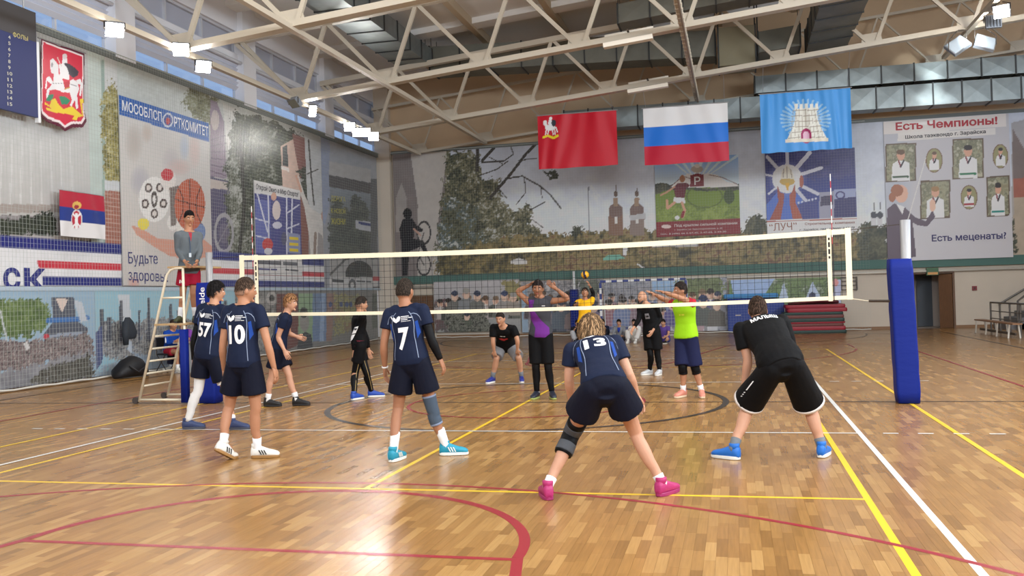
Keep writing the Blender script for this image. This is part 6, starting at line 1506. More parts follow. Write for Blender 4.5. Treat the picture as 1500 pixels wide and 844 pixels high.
for x, y, w in ((149, 453, 5), (177, 440, 4), (218, 437, 4), (204, 455, 3), (160, 465, 6), (250, 445, 4), (262, 455, 6), (310, 450, 5), (330, 440, 5)): s.fill([(x - w / 2, y), (x + w / 2, y), (x + w / 2 + 1, 500), (x - w / 2 - 1, 500)], (82, 84, 94))
s.fill([(130, 500), (150, 476), (150, 530), (140, 545)], (84, 92, 128)).leaves([(140, 545), (200, 520), (350, 490), (350, 540), (145, 570)], [(120, 134, 152), (140, 156, 174), (156, 170, 184)], .15, 16).fill([(188, 498), (193, 500), (193, 518), (187, 512)], (190, 200, 212)); s.build('print', M_VINYL, t)
t = banner('lower printed sheet with grey portraits and coloured curtains near the corner', loc=(XP, 16, 0)); y0, y1 = lwY(345.5, 480), lwY(553, 460)
s = Sheet('X', XP, y0, y1, .06, 2.05, .05, .03, (128, 126, 124)); backing(t, y0, y1, .06, 2.05)
s.leaves([(340, 430), (408, 430), (408, 545), (340, 545)], [(84, 84, 86), (116, 114, 112), (140, 138, 136), (160, 158, 154)], .3, 17); s.ell(398, 437, 8, 10, (176, 172, 168)).ell(398, 437, 4, 5, (70, 68, 68)).fill([(405, 430), (438, 430), (438, 505), (405, 520)], (110, 66, 64)).fill([(437, 430), (460, 430), (460, 500), (437, 505)], (140, 166, 132)).fill([(458, 430), (482, 430), (480, 500), (458, 500)], (112, 134, 168)).fill([(470, 430), (476, 430), (474, 500), (468, 500)], (150, 170, 200)).fill([(478, 430), (490, 430), (486, 500), (478, 500)], (150, 118, 108))
s.ell(446, 472, 7, 14, (146, 142, 138)).ell(445, 458, 6, 8, (46, 44, 46)).fill([(434, 520), (438, 492), (447, 486), (456, 490), (460, 520)], (66, 66, 72)).leaves([(488, 430), (530, 430), (530, 480), (488, 492)], [(110, 108, 98), (140, 138, 110), (170, 164, 100), (124, 112, 100), (150, 118, 92)], .5, 18)
for x in (484, 500, 508, 514): s.ell(x, 446, 2.6, 4, (70, 84, 130))
s.fill([(545, 430), (553, 430), (553, 480), (545, 482)], (90, 96, 88)); s.tone(.08, .3); s.build('print', M_VINYL, t)
struct('trim_6', MB().box((XL, -1.2, 2.05), (XL + .14, 22.6, 2.14)), mat('rail_lightblue', rgb(176, 192, 206), .5), 'pale blue rail between upper and lower banners of the long wall')['category'] = 'trim'

# ------------------------------------------------------------------ end wall banners
YP = YF - .15; YQ = YP - .05
def fwX(u, v=300, Y=YP): return atY(u, v, Y).x
def fsheet(u0, u1, v0, v1, base, d=.035, Y=YP):
    um, vm = (u0 + u1) / 2, (v0 + v1) / 2
    a0, a1 = fwX(u0, vm, Y), fwX(u1, vm, Y); z1, z0 = atY(um, v0, Y).z, atY(um, v1, Y).z
    return Sheet('Y', Y, a0, a1, z0, z1, d, d, base), (a0, a1, z0, z1)
t = banner('wide park photo mural with bare branches and church towers', loc=(0, YP, 2.6))
a0, a1 = -10.6, 13.5
s = Sheet('Y', YP, a0, a1, 2.6, 7.72, .036, .034, (176, 182, 192)); backing(t, a0, a1, 2.6, 7.72, 'Y', YP)
s.grad([(560, 150), (1520, 120), (1520, 420), (560, 420)], (178, 184, 196), (212, 217, 224), 210, 350)
s.ell(790, 330, 130, 50, (204, 210, 220), .7, 0, True); s.ell(1100, 300, 60, 60, (206, 208, 212), .6, 0, True)
s.fill([(560, 200), (660, 190), (640, 420), (560, 420)], (122, 114, 112)).fill([(600, 215), (656, 210), (648, 280), (641, 330), (641, 420), (612, 420), (612, 300)], (172, 166, 160)).fill([(580, 290), (588, 268), (596, 290), (597, 340), (580, 340)], (150, 144, 140)).fill([(560, 225), (574, 225), (574, 400), (560, 400)], (140, 132, 126)); s.line([(565, 230), (578, 400)], 3, (178, 172, 164))
s.ell(597, 313, 6.5, 8, (36, 34, 36)).fill([(585, 335), (590, 321), (604, 320), (610, 330), (620, 336), (618, 340), (606, 338), (606, 350), (620, 352), (628, 372), (624, 376), (616, 362), (600, 368), (597, 404), (589, 404), (588, 360)], (40, 38, 42)).ring(621, 341, 9.5, 16, 1.0, (54, 52, 54)).ring(621, 388, 9.5, 15, 1.0, (54, 52, 54)).line([(606, 335), (616, 345)], 2.4, (176, 140, 124)).line([(621, 341), (612, 372), (621, 388)], 1.4, (70, 66, 66))
OL = [(50, 54, 46), (74, 76, 60), (100, 98, 76), (124, 120, 96), (176, 178, 176)]
s.leaves([(642, 330), (648, 280), (654, 222), (700, 222), (706, 268), (716, 262), (732, 258), (738, 300), (752, 310), (776, 300), (778, 328), (800, 345), (830, 348), (830, 410), (642, 410)], OL, .5, 21)
s.leaves([(642, 330), (648, 290), (700, 300), (720, 400), (642, 410)], OL[:3] + [(70, 84, 88), (176, 178, 172)], .35, 22)
for pts, w in (([(718, 290), (748, 255), (770, 226), (784, 212)], 4), ([(740, 262), (765, 258), (790, 272), (806, 285), (822, 306)], 2.2), ([(700, 258), (728, 248), (744, 236)], 1.6), ([(706, 238), (738, 236), (752, 226)], 1.6), ([(768, 260), (770, 282), (756, 300)], 1.4), ([(792, 274), (794, 290)], 1.2), ([(776, 308), (798, 296)], 1.4), ([(742, 290), (730, 276)], 1.4), ([(760, 235), (786, 232)], 1.4), ([(752, 226), (748, 214)], 1.5), ([(700, 214), (699, 250)], 5), ([(706, 236), (724, 216)], 4), ([(780, 322), (796, 334)], 1.2), ([(736, 240), (716, 230)], 1.2)): s.line(pts, w, (62, 58, 54))
s.leaves([(796, 248), (812, 250), (818, 258), (806, 260)], OL[:2], .5, 24)
s.leaves([(640, 372), (780, 342), (860, 340), (890, 338), (960, 336), (1122, 336), (1140, 338), (1300, 340), (1300, 410), (640, 412)], [(62, 60, 48), (88, 82, 58), (118, 106, 70), (146, 130, 90), (110, 84, 66)], .18, 25)
s.leaves([(836, 345), (842, 330), (850, 330), (852, 345)], OL[:2], .4, 26); s.line([(862, 273), (863, 340)], 1.4, (120, 124, 132)).line([(866, 272), (876, 300)], 2, (206, 210, 218), .6).line([(868, 274), (886, 298)], 2, (206, 210, 218), .5)
for x, y0_, c in ((902, 272, (128, 100, 84)), (933, 276, (132, 116, 108))):
    s.fill([(x - 10, 345), (x - 10.5, 318), (x - 9, 308), (x + 9, 308), (x + 11, 318), (x + 11, 345)], c).ell(x, 309, 10.5, 11, (116, 96, 90)).fill([(x - 3.4, 302), (x - 3.4, 290), (x + 3.4, 290), (x + 3.4, 302)], (150, 126, 104)).ell(x, 284, 3, 4.4, (104, 86, 74)).line([(x, 282), (x, y0_)], 1.2, (90, 76, 70)).fill([(x - 2, 318), (x + 2, 318), (x + 2, 328), (x - 2, 328)], (206, 204, 200))
s.fill([(922, 316), (945, 312), (946, 320), (923, 323)], (176, 176, 178)).fill([(884, 378), (892, 373), (908, 373), (917, 379), (884, 382)], (112, 168, 150)).fill([(748, 382), (760, 378), (772, 382), (772, 387), (748, 387)], (200, 198, 196)).fill([(956, 358), (1022, 357), (1022, 361), (956, 362)], (196, 194, 192)).fill([(912, 362), (920, 361), (917, 375), (912, 374)], (206, 206, 210)).line([(934, 387), (943, 393)], 2, (216, 216, 218))
s.leaves([(1084, 345), (1096, 320), (1104, 318), (1112, 310), (1123, 330), (1123, 345)], OL[:3], .4, 27).leaves([(1255, 340), (1262, 325), (1300, 330), (1304, 380), (1255, 395)], OL[:3], .4, 28)
for x in (1280, 1289): s.fill([(x - 4, 330), (x - 4, 318), (x + 4, 318), (x + 4, 330)], (190, 190, 192)).ell(x, 315, 4.5, 5, (70, 72, 80)).line([(x, 310), (x, 297)], 1.2, (80, 80, 86))
s.grad([(1482, 180), (1520, 170), (1520, 400), (1482, 400)], (150, 148, 150), (166, 158, 150), 180, 380); s.fill([(1483, 250), (1483, 188), (1500, 218), (1520, 250), (1520, 262), (1484, 264)], (112, 100, 96)).fill([(1484, 262), (1520, 258), (1520, 286), (1485, 290)], (150, 90, 74)).fill([(1485, 290), (1520, 286), (1520, 400), (1485, 400)], (164, 150, 132)).leaves([(1481, 320), (1488, 322), (1488, 370), (1481, 372)], OL[:3], .4, 29)
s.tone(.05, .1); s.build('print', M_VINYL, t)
# ---- football company poster
t = banner('poster of a footballer on a green field with a dark red footer', 'poster', (0, YQ, 3.4), 'poster')
s, (a0, a1, z0, z1) = fsheet(960, 1083, 230, 345, (150, 170, 200), .024, YQ); backing(t, a0, a1, z0, z1, 'Y', YQ)
s.grad([(950, 215), (1095, 215), (1095, 350), (950, 350)], (120, 156, 200), (206, 214, 224), 228, 276)
for k in range(7): s.fill([(1022, 268), (965 + 20 * k, 222), (973 + 20 * k, 222)], (220, 226, 234), .6)
s.fill([(950, 272), (1095, 270), (1095, 328), (950, 330)], (112, 132, 56)).leaves([(950, 272), (968, 268), (985, 271), (1040, 276), (1083, 270), (1095, 272), (1095, 280), (1030, 280), (985, 278), (950, 288)], OL[:3], .5, 31, warp=2).leaves([(950, 300), (1095, 302), (1095, 328), (950, 328)], [(96, 112, 52), (120, 138, 62), (140, 154, 80)], .5, 32, warp=2)
s.ring(1032, 288, 26, 16, .7, (86, 100, 46)).ell(1068, 288, 8, 11, (64, 78, 44))
s.fill([(982, 274), (995, 262), (1008, 254), (1020, 258), (1036, 254), (1050, 256), (1064, 266), (1080, 270), (1082, 273), (1030, 275)], (206, 202, 198)); s.line([(982, 274), (1000, 258), (1012, 262)], 1.0, (110, 80, 76)).line([(1038, 256), (1058, 260), (1080, 270)], 1.0, (110, 80, 76)); s.ell(1021, 248, 9, 5, (170, 156, 140)).ell(1021, 243, 4, 3, (200, 190, 178))
s.fill([(1011, 257), (1021, 254), (1031, 256), (1031, 273), (1011, 274)], (116, 44, 50))
s.ell(999.5, 262, 4, 5.4, (160, 112, 84)).fill([(987, 274), (992, 269), (1006, 268), (1011, 272), (1005, 276), (1003, 290), (989, 289)], (100, 38, 46)).line([(988, 274), (976, 282), (968, 286)], 2.4, (190, 142, 116)).fill([(987, 289), (1003, 290), (1004, 298), (986, 297)], (222, 220, 224)).line([(988, 297), (978, 305), (977, 294)], 4, (196, 150, 122)).line([(999, 297), (1003, 308), (1000, 318)], 4, (196, 150, 122)).line([(1001, 311), (999, 317)], 4.4, (130, 40, 46)).ell(992, 319, 3.6, 3, (226, 226, 226))
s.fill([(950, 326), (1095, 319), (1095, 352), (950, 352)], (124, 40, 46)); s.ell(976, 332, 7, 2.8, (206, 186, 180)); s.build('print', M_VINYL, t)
wtext(t, 'Р', (1017, 265), (1026, 264.5), 12, (224, 220, 216), 'Y', YQ, .012)
wtext(t, 'Под крылом сильной компании', (988, 331), (1080, 327), 5.2, (226, 216, 210), 'Y', YQ, .012)
wtext(t, 'г. Зарайск, ул. Красноармейская, д. 45', (988, 337), (1058, 334.5), 2.6, (216, 200, 196), 'Y', YQ, .012); wtext(t, 'тел.: 8 (496) 66 2-57-45, 2-47-65, 2-44-30', (967, 343.5), (1064, 339.5), 2.8, (216, 200, 196), 'Y', YQ, .012)
# ---- building company poster
t = banner('blue poster of two hands raising a shining sun above a white caption strip', 'poster', (6, YQ, 3.4), 'poster')
s, (a0, a1, z0, z1) = fsheet(1122, 1254, 220, 341, (56, 60, 120), .024, YQ); backing(t, a0, a1, z0, z1, 'Y', YQ)
s.grad([(1110, 200), (1265, 200), (1265, 350), (1110, 350)], (58, 58, 104), (66, 78, 150), 220, 320); s.leaves([(1170, 225), (1255, 220), (1255, 260), (1170, 262)], [(62, 62, 106), (70, 70, 116), (80, 80, 128)], .1, 33)
s.fill([(1122, 300), (1150, 270), (1175, 290), (1180, 325), (1122, 325)], (84, 110, 184)).ell(1153, 262, 30, 28, (150, 150, 190), .8, 0, True)
for (x, y, w) in ((1153, 222, 5), (1186, 224, 6), (1203, 246, 5), (1124, 230, 5), (1198, 284, 5), (1196, 312, 5), (1122, 256, 3), (1126, 284, 3)): s.line([(1153, 262), (x, y)], w, (214, 214, 216), .85)
s.ell(1153, 262, 22, 21, (228, 224, 212)); s.ell(1153, 266, 11, 6, (190, 160, 90)).fill([(1143, 262), (1146, 250), (1153, 242), (1160, 250), (1164, 262)], (212, 204, 190)); s.line([(1153, 244), (1153, 260)], 1, (130, 116, 100)).line([(1148, 248), (1147, 260)], 1, (130, 116, 100)).line([(1158, 248), (1160, 260)], 1, (130, 116, 100)).fill([(1151, 268), (1156, 268), (1155, 279), (1152, 279)], (206, 160, 60))
s.fill([(1138, 270), (1143, 282), (1149, 284), (1148, 296), (1143, 325), (1126, 325), (1140, 296)], (150, 84, 72)).fill([(1164, 270), (1160, 282), (1156, 286), (1157, 300), (1162, 325), (1178, 325), (1165, 296), (1166, 286)], (160, 90, 74)).ell(1174, 266, 3, 9, (160, 96, 80))
s.fill([(1168, 300), (1198, 290), (1198, 322), (1176, 322)], (70, 74, 130)).fill([(1200, 282), (1222, 280), (1222, 320), (1200, 322)], (150, 150, 168)).fill([(1202, 288), (1220, 286), (1220, 300), (1202, 302)], (76, 72, 96)).fill([(1222, 278), (1254, 276), (1254, 320), (1222, 320)], (62, 60, 104)).fill([(1222, 278), (1254, 276), (1254, 288), (1222, 292)], (150, 158, 190)).ring(1231, 286, 6, 5, 1, (60, 52, 110))
for k in range(6): s.ell(1170 + 5 * k, 297 - 1.2 * k, 1.6, 1.8, (190, 194, 210))
s.fill([(1115, 323), (1262, 318), (1262, 350), (1115, 350)], (220, 216, 210)).line([(1118, 325), (1258, 320)], 1.4, (160, 84, 70)); s.build('print', M_VINYL, t)
wtext(t, '“ЛУЧ”', (1127, 333), (1167, 331), 11, (150, 96, 76), 'Y', YQ, .0); wtext(t, 'Строительная компания', (1179, 328.5), (1252, 326), 4.6, (150, 90, 80), 'Y', YQ, .012); wtext(t, 'г. Зарайск, тел.: (49666) 2-53-78', (1171, 337.5), (1252, 333.5), 4.0, (60, 56, 60), 'Y', YQ, .01, shear=.2)
# ---- champions board
t = banner('pale board with framed portraits and a lady pointing, headline in red', 'poster', (11, YQ, 2.6), 'poster')
s, (a0, a1, z0, z1) = fsheet(1297, 1481, 172, 380, (182, 180, 184), .024, YQ); backing(t, a0, a1, z0, z1, 'Y', YQ)
s.grad([(1280, 150), (1500, 150), (1500, 390), (1280, 390)], (176, 174, 178), (188, 186, 190), 180, 380); s.ell(1310, 260, 30, 90, (166, 172, 184), .8, 0, True)
s.fill([(1293, 176), (1474, 162), (1474, 185), (1293, 197)], (206, 200, 196)).fill([(1315, 196), (1458, 187), (1458, 197), (1315, 207)], (206, 202, 198))
def portrait(x0, y0, x1, y1, belt, sk=(196, 150, 126), oval=False, hr=(44, 36, 34), bgc=(134, 128, 100)):
    cx, cy, w, h = (x0 + x1) / 2, (y0 + y1) / 2, x1 - x0, y1 - y0
    if oval: s.ell(cx, cy, w / 2, h / 2, (112, 84, 62)).ell(cx, cy, w / 2 - 1.4, h / 2 - 1.4, (140, 136, 96)); 
    else: s.fill([(x0, y0), (x1, y0 - 2), (x1, y1 - 2), (x0, y1)], (92, 76, 58)); s.leaves([(x0 + 2, y0 + 2), (x1 - 2, y0), (x1 - 2, y1 - 4), (x0 + 2, y1 - 2)], [bgc, (150, 148, 122), (104, 104, 82), (170, 166, 144)], .2, int(x0), warp=0)
    b_ = y1 - (2 if not oval else 4)
    s.fill([(cx - w * .3, b_), (cx - w * .27, cy + h * .02), (cx - w * .08, cy - h * .07), (cx + w * .1, cy - h * .07), (cx + w * .28, cy), (cx + w * .3, b_)], (222, 222, 222)).line([(cx - w * .07, cy - h * .06), (cx, cy + h * .1)], 2.2, (120, 36, 48)).line([(cx + w * .09, cy - h * .06), (cx, cy + h * .1)], 2.2, (40, 36, 44))
    s.ell(cx, cy - h * .2, w * .13, h * .13, sk).ell(cx, cy - h * .29, w * .14, h * .07, hr)
    if belt: s.line([(cx - w * .24, b_ - h * .1), (cx + w * .24, b_ - h * .11)], 3, belt)
portrait(1297, 211, 1342, 267, (60, 84, 60), hr=(96, 72, 50)); portrait(1356, 217, 1381, 253, None, oval=True, hr=(96, 72, 56)); portrait(1395, 204, 1441, 263, (40, 110, 74)); portrait(1454, 211, 1477, 247, None, oval=True)
portrait(1348, 265, 1392, 321, None, hr=(150, 116, 76)); portrait(1407, 271, 1432, 307, (150, 40, 50), oval=True); portrait(1445, 259, 1479, 318, (40, 130, 120))
s.ell(1320, 284, 10, 13, (206, 164, 142)).ell(1314, 279, 9, 9, (150, 98, 72)).ell(1307, 289, 5, 7, (150, 98, 72)).fill([(1300, 306), (1310, 298), (1326, 304), (1340, 318), (1356, 324), (1366, 308), (1370, 318), (1358, 332), (1344, 330), (1337, 326), (1342, 376), (1300, 384), (1298, 350)], (92, 80, 92)).fill([(1313, 299), (1325, 303), (1322, 314)], (216, 214, 220)).ell(1366, 301, 4.5, 9, (214, 172, 150)).line([(1356, 232), (1326, 336)], 1.2, (206, 204, 200))
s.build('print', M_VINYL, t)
wtext(t, 'Есть Чемпионы!', (1312, 185.5), (1461, 176), 12, (176, 36, 50), 'Y', YQ, .03); wtext(t, 'Школа таэквондо г. Зарайска', (1326, 201.5), (1444, 193), 7, (40, 36, 44), 'Y', YQ, .022); wtext(t, 'Есть меценаты?', (1365, 350), (1474, 345.5), 12, (48, 44, 100), 'Y', YQ, .02)
# ---- lower end wall prints
def fprint(label, u0, u1, v0, v1, base, paint_):
    t = banner(label, loc=(fwX(u0), YP, .2)); s, (a0, a1, z0, z1) = fsheet(u0, u1, v0, v1, base, .03); backing(t, a0, a1, z0, z1, 'Y', YP); paint_(s); s.tone(.06, .3); s.build('print', M_VINYL, t)
CAMO = [(52, 54, 48), (84, 86, 78), (130, 130, 120), (46, 46, 44)]
def crowd(s, u0, u1, v, h, n, pal, seed):
    rd = random.Random(seed)
    for k in range(n):
        x = u0 + (u1 - u0) * (k + rd.uniform(.2, .8)) / n; hh = h * rd.uniform(.85, 1.15); c = rd.choice(pal); y = v + rd.uniform(-3, 3)
        s.person(x, y, hh, (206, 166, 146), c, None, rd.choice([(50, 42, 38), (90, 70, 54), (120, 100, 80), (48, 52, 74)]))
        s.fill([(x - hh * .3, y - hh * .05), (x - hh * .3, y - hh * .45), (x - hh * .14, y - hh * .5), (x - hh * .16, y)], tuple(int(q * .7) for q in c)).fill([(x - 1.2, y - hh * .62), (x + 1.2, y - hh * .62), (x, y - hh * .4)], (216, 212, 210)).ell(x + hh * .05, y - hh * .74, hh * .06, hh * .1, (176, 132, 112), .7)
def pA(s):
    s.grad([(630, 400), (770, 400), (770, 490), (630, 490)], (176, 172, 174), (146, 146, 144), 412, 480); s.leaves([(735, 412), (765, 412), (765, 440), (735, 440)], [(128, 122, 84), (146, 138, 96)], .3, 40); s.leaves([(637, 442), (655, 440), (660, 490), (637, 490)], [(110, 84, 86), (90, 88, 86)], .4, 43)
    crowd(s, 640, 762, 468, 34, 9, [(120, 118, 112), (146, 144, 144), (96, 98, 92), (170, 160, 156)], 4)
    for x, y, hh, c, hat in ((666, 462, 36, (110, 108, 104), (54, 60, 80)), (683, 460, 38, (128, 130, 132), None), (699, 462, 36, (112, 112, 108), (54, 60, 80)), (739, 462, 36, (150, 144, 140), (60, 70, 100)), (752, 462, 34, (146, 138, 130), None)): s.person(x, y, hh, (190, 152, 134), c, hat, (150, 146, 140))
    s.leaves([(655, 455), (715, 455), (722, 490), (655, 490)], CAMO, .5, 41).person(684, 487, 30, (196, 156, 138), (88, 92, 82), (54, 58, 70)); s.leaves([(676, 472), (694, 472), (698, 490), (672, 490)], CAMO, .5, 42)
fprint('lower print of uniformed youngsters in camouflage with blue caps', 636, 762, 411, 486, (132, 130, 130), pA)
def pB(s):
    s.leaves([(755, 400), (890, 400), (890, 500), (755, 500)], [(130, 126, 128), (160, 156, 154), (110, 110, 114), (184, 180, 180)], .25, 44); s.fill([(763, 420), (772, 420), (774, 490), (762, 490)], (140, 160, 178)).leaves([(845, 410), (880, 410), (880, 430), (845, 430)], [(84, 90, 80), (110, 112, 100)], .4, 45)
    crowd(s, 772, 884, 466, 36, 8, [(120, 110, 116), (92, 96, 112), (156, 140, 140), (104, 100, 96)], 5); crowd(s, 780, 880, 486, 36, 6, [(130, 120, 130), (88, 92, 104), (150, 130, 126)], 6)
    for x, hh, c in ((800, 40, (120, 112, 118)), (822, 44, (92, 100, 110)), (840, 40, (136, 120, 120)), (870, 42, (116, 108, 130))): s.person(x, 482, hh, (190, 150, 130), c, (60, 64, 84))
fprint('lower print of a grey street gathering behind the yellow server', 764, 884, 411, 486, (130, 128, 130), pB)
def pC(s):
    s.leaves([(880, 400), (1070, 400), (1070, 500), (880, 500)], [(130, 132, 142), (160, 160, 168), (112, 116, 126), (186, 186, 190)], .22, 46); s.fill([(955, 405), (1000, 405), (1000, 425), (955, 428)], (146, 176, 210)).leaves([(985, 405), (1060, 405), (1060, 440), (1000, 440)], [(96, 108, 74), (120, 130, 92), (84, 94, 66)], .3, 47)
    crowd(s, 890, 1062, 464, 36, 12, [(150, 112, 122), (112, 126, 164), (150, 150, 160), (96, 90, 130), (120, 112, 108)], 7); crowd(s, 890, 1050, 486, 34, 9, [(176, 150, 156), (84, 90, 130), (120, 124, 140), (196, 196, 200)], 8)
    for x, hh, c, hat in ((892, 40, (150, 110, 120), None), (912, 44, (120, 134, 170), None), (936, 42, (140, 120, 130), None), (985, 40, (96, 90, 140), None), (1030, 46, (92, 96, 92), (44, 54, 90)), (1050, 40, (100, 96, 90), None)): s.person(x, 478, hh, (196, 156, 136), c, hat)
fprint('lower print of people in blue and pink behind the handball goal', 886, 1066, 409, 486, (132, 132, 140), pC)
def pD(s):
    s.leaves([(1050, 400), (1250, 400), (1250, 450), (1050, 450)], [(92, 112, 72), (116, 136, 88), (80, 96, 66), (150, 160, 140)], .28, 48); s.fill([(1070, 410), (1135, 408), (1120, 432), (1075, 434)], (150, 172, 206)).fill([(1140, 440), (1148, 414), (1156, 440)], (176, 190, 220)).fill([(1178, 444), (1190, 412), (1206, 442)], (176, 190, 220)).ell(1190, 434, 5, 6, (60, 66, 90)).fill([(1222, 410), (1232, 410), (1232, 444), (1220, 444)], (176, 180, 210)).ell(1224, 414, 4, 6, (206, 140, 140))
fprint('lower print of white tents on green above the mat stack', 1068, 1232, 408, 446, (110, 124, 96), pD)

# ------------------------------------------------------------------ flags, crest, scoreboard
def folds(amp, f, axis, seed=0, drop=0):
    def g(Pw, A, Zg):
        z1 = Zg.max(); k = np.clip((z1 - Zg) / (z1 - Zg.min()), 0, 1); x = (A - A.min()) / (A.max() - A.min())
        w = amp * (np.sin(x * f * 6.28 + seed + .9 * np.sin(k * 2.2 + seed)) * .6 + .4 * np.sin(x * f * 2.3 * 6.28 + seed * 2 + k * 5 * np.sin(x * 4 + seed))) * (.5 + .5 * vnoise(x * 5, k * 1.5, int(seed * 9)))
        Pw[..., axis] += w; Pw[..., 2] += drop * np.sin(x * f * 6.28 + seed) * k; return Pw
    return g
YFL = 18.5
def hung_flag(label, u0, u1, v0, v1, paint_, amp, f, seed):
    s, (a0, a1, z0, z1) = fsheet(u0, u1, v0, v1, (200, 200, 200), .022, YFL)
    t = thing('flag', label, 'flag', ((a0 + a1) / 2, YFL, z0)); paint_(s); s.build('cloth', M_SATIN, t, folds(amp, f, 1, seed, .012))
    MB().tube([(a0 - .05, YFL, z1 + .02), (a1 + .05, YFL, z1 + .02)], .018, 8).build('hanging_rod', M_POST, t)
    for x in (a0 + .1, a1 - .1): MB().tube([(x, YFL, z1 + .02), (x, 17.45, ch_z(x) - .08)], .006, 6).build('hanging_cord', M_POST, t)
    return t
def rider(s, x, y, k):
    """small white horseman over a golden dragon"""
    E_ = lambda dx, dy, rx, ry, c: s.ell(x + dx * k, y + dy * k, rx * k, ry * k, c)
    E_(0, 0, 9, 5, (226, 226, 226)); E_(-9, -8, 3.5, 5, (226, 226, 226)); s.line([(x - 6 * k, y - 2 * k), (x - 9 * k, y - 9 * k)], 4 * k, (226, 226, 226))
    for dx in (-8, -4, 5, 9): s.line([(x + dx * k * .8, y + 2 * k), (x + dx * k, y + 12 * k)], 2 * k, (222, 222, 222))
    E_(0, -8, 3.5, 6, (206, 206, 212)); E_(1, -16, 2.6, 3, (226, 222, 216)); E_(6, -8, 4, 6, (50, 52, 60)); s.line([(x + 10 * k, y), (x + 13 * k, y + 8 * k)], 2 * k, (226, 226, 226))
    s.line([(x - 12 * k, y + 17 * k), (x - 4 * k, y + 14 * k), (x + 6 * k, y + 18 * k), (x + 13 * k, y + 14 * k)], 4 * k, (214, 190, 40))
def pR(s): s.C[:] = np.array((176, 22, 40)) / 255; rider(s, 806, 187, .85)
hung_flag('glossy red flag with a small horseman emblem in its corner', 788, 904, 166, 245, pR, .05, 2.1, .5)
def pT(s):
    h = s.Z.max() - s.Z.min(); f = (s.Z - s.Z.min()) / h; s.C[f >= .67] = np.array((226, 224, 222)) / 255; s.C[(f >= .335) & (f < .67)] = np.array((24, 104, 196)) / 255; s.C[f < .335] = np.array((172, 20, 48)) / 255
hung_flag('white, blue and red striped flag hanging between two others', 943, 1067, 155, 239, pT, .045, 1.8, 1.7)
def pL(s):
    s.C[:] = np.array((66, 140, 206)) / 255; cx, cy = 1180, 178
    for a in range(0, 360, 12):
        r = math.radians(a); s.line([(cx, cy), (cx + 36 * math.cos(r), cy - 4 + 28 * math.sin(r))], 3, (190, 204, 222), .55)
    s.fill([(1151, 207), (1160, 190), (1164, 178), (1166, 160), (1196, 158), (1198, 176), (1204, 190), (1212, 204)], (216, 212, 200))
    for k in range(5): s.fill([(1164 + 7.5 * k, 162), (1164 + 7.5 * k, 152), (1168.5 + 7.5 * k, 152), (1168.5 + 7.5 * k, 162)], (216, 212, 200))
    for k in range(6): s.line([(1155 + k, 202 - 8 * k), (1208 - 1.6 * k, 201 - 8 * k)], .9, (130, 120, 106), .9)
    for k in range(9): s.line([(1158 + 6 * k, 206), (1162 + 4.4 * k, 160)], .8, (140, 130, 116), .7)
    s.ell(1181, 199, 8, 11, (150, 40, 90)).ell(1181, 200, 5, 8, (214, 170, 190)).fill([(1150, 204), (1213, 202), (1213, 207), (1150, 209)], (206, 200, 186))
hung_flag('sky blue flag with a stone tower emblem in a white halo', 1114, 1247, 134, 221, pL, .04, 4.3, 2.4)
# crest on the netting
XC = XL + .37
s = Sheet('X', XC, lwY(57, 120, XC), lwY(130, 120, XC), atX(95, 198, XC).z, atX(95, 58, XC).z + .15, .016, .018, (192, 30, 52))
t = thing('crest_banner', 'red shield banner with white horseman over a yellow dragon', 'banner', (XC, 4.3, 5.5))
def q(x, y): return (50 + x / 5.823, 50 + y / 5.823)
shield = [q(*p) for p in ((55, 35), (430, 165), (430, 640), (455, 745), (420, 800), (330, 800), (262, 835), (215, 790), (110, 755), (52, 705), (45, 650))]
inner = [q(*p) for p in ((66, 55), (418, 180), (424, 640), (438, 720), (405, 766), (320, 766), (262, 800), (215, 758), (110, 722), (64, 675), (58, 640))]
red = [q(*p) for p in ((75, 68), (410, 190), (415, 640), (426, 705), (395, 745), (315, 745), (262, 778), (218, 736), (115, 700), (74, 655), (68, 630))]
s.C[:] = np.array((90, 30, 50)) / 255; s.fill(inner, (226, 214, 214)).fill(red, (200, 48, 70))
W_ = (224, 222, 224)
for p in ([(135, 225), (160, 205), (190, 235), (210, 260), (215, 340), (260, 420), (330, 385), (370, 410), (385, 470), (365, 520), (375, 630), (355, 640), (345, 560), (325, 600), (318, 620), (300, 610), (320, 560), (300, 500), (245, 495), (190, 470), (130, 480), (115, 545), (100, 545), (105, 480), (150, 430), (110, 400), (105, 470), (92, 460), (105, 370), (130, 360), (165, 410), (170, 340), (145, 330), (135, 280)], [(355, 395), (395, 380), (415, 430), (400, 530), (385, 520), (395, 430), (370, 420)], [(250, 170), (275, 170), (280, 235), (290, 300), (300, 390), (240, 380), (235, 480), (220, 470), (225, 330), (215, 260), (240, 250)]):
    s.fill([q(*k) for k in p], W_)
s.fill([q(*k) for k in ((250, 245), (290, 250), (350, 290), (380, 320), (370, 355), (330, 375), (295, 345), (280, 290))], (58, 54, 66)).fill([q(*k) for k in ((250, 410), (305, 400), (295, 460), (262, 470))], (180, 40, 56))
s.line([q(262, 470), q(300, 455)], 1.6, (190, 150, 60)).line([q(205, 200), q(235, 270)], 1.2, (206, 190, 180)); s.ell(*q(262, 190), 3.2, 4, (206, 196, 196)).ell(*q(152, 262), 1.6, 3.4, (150, 146, 150)).line([q(150, 420), q(240, 420)], .8, (130, 126, 130)).line([q(310, 430), q(370, 450)], .8, (130, 126, 130))
s.fill([q(*k) for k in ((95, 570), (120, 520), (170, 510), (165, 545), (130, 575))], (50, 130, 96)).fill([q(*k) for k in ((215, 530), (260, 530), (305, 565), (285, 600), (235, 600))], (50, 130, 96))
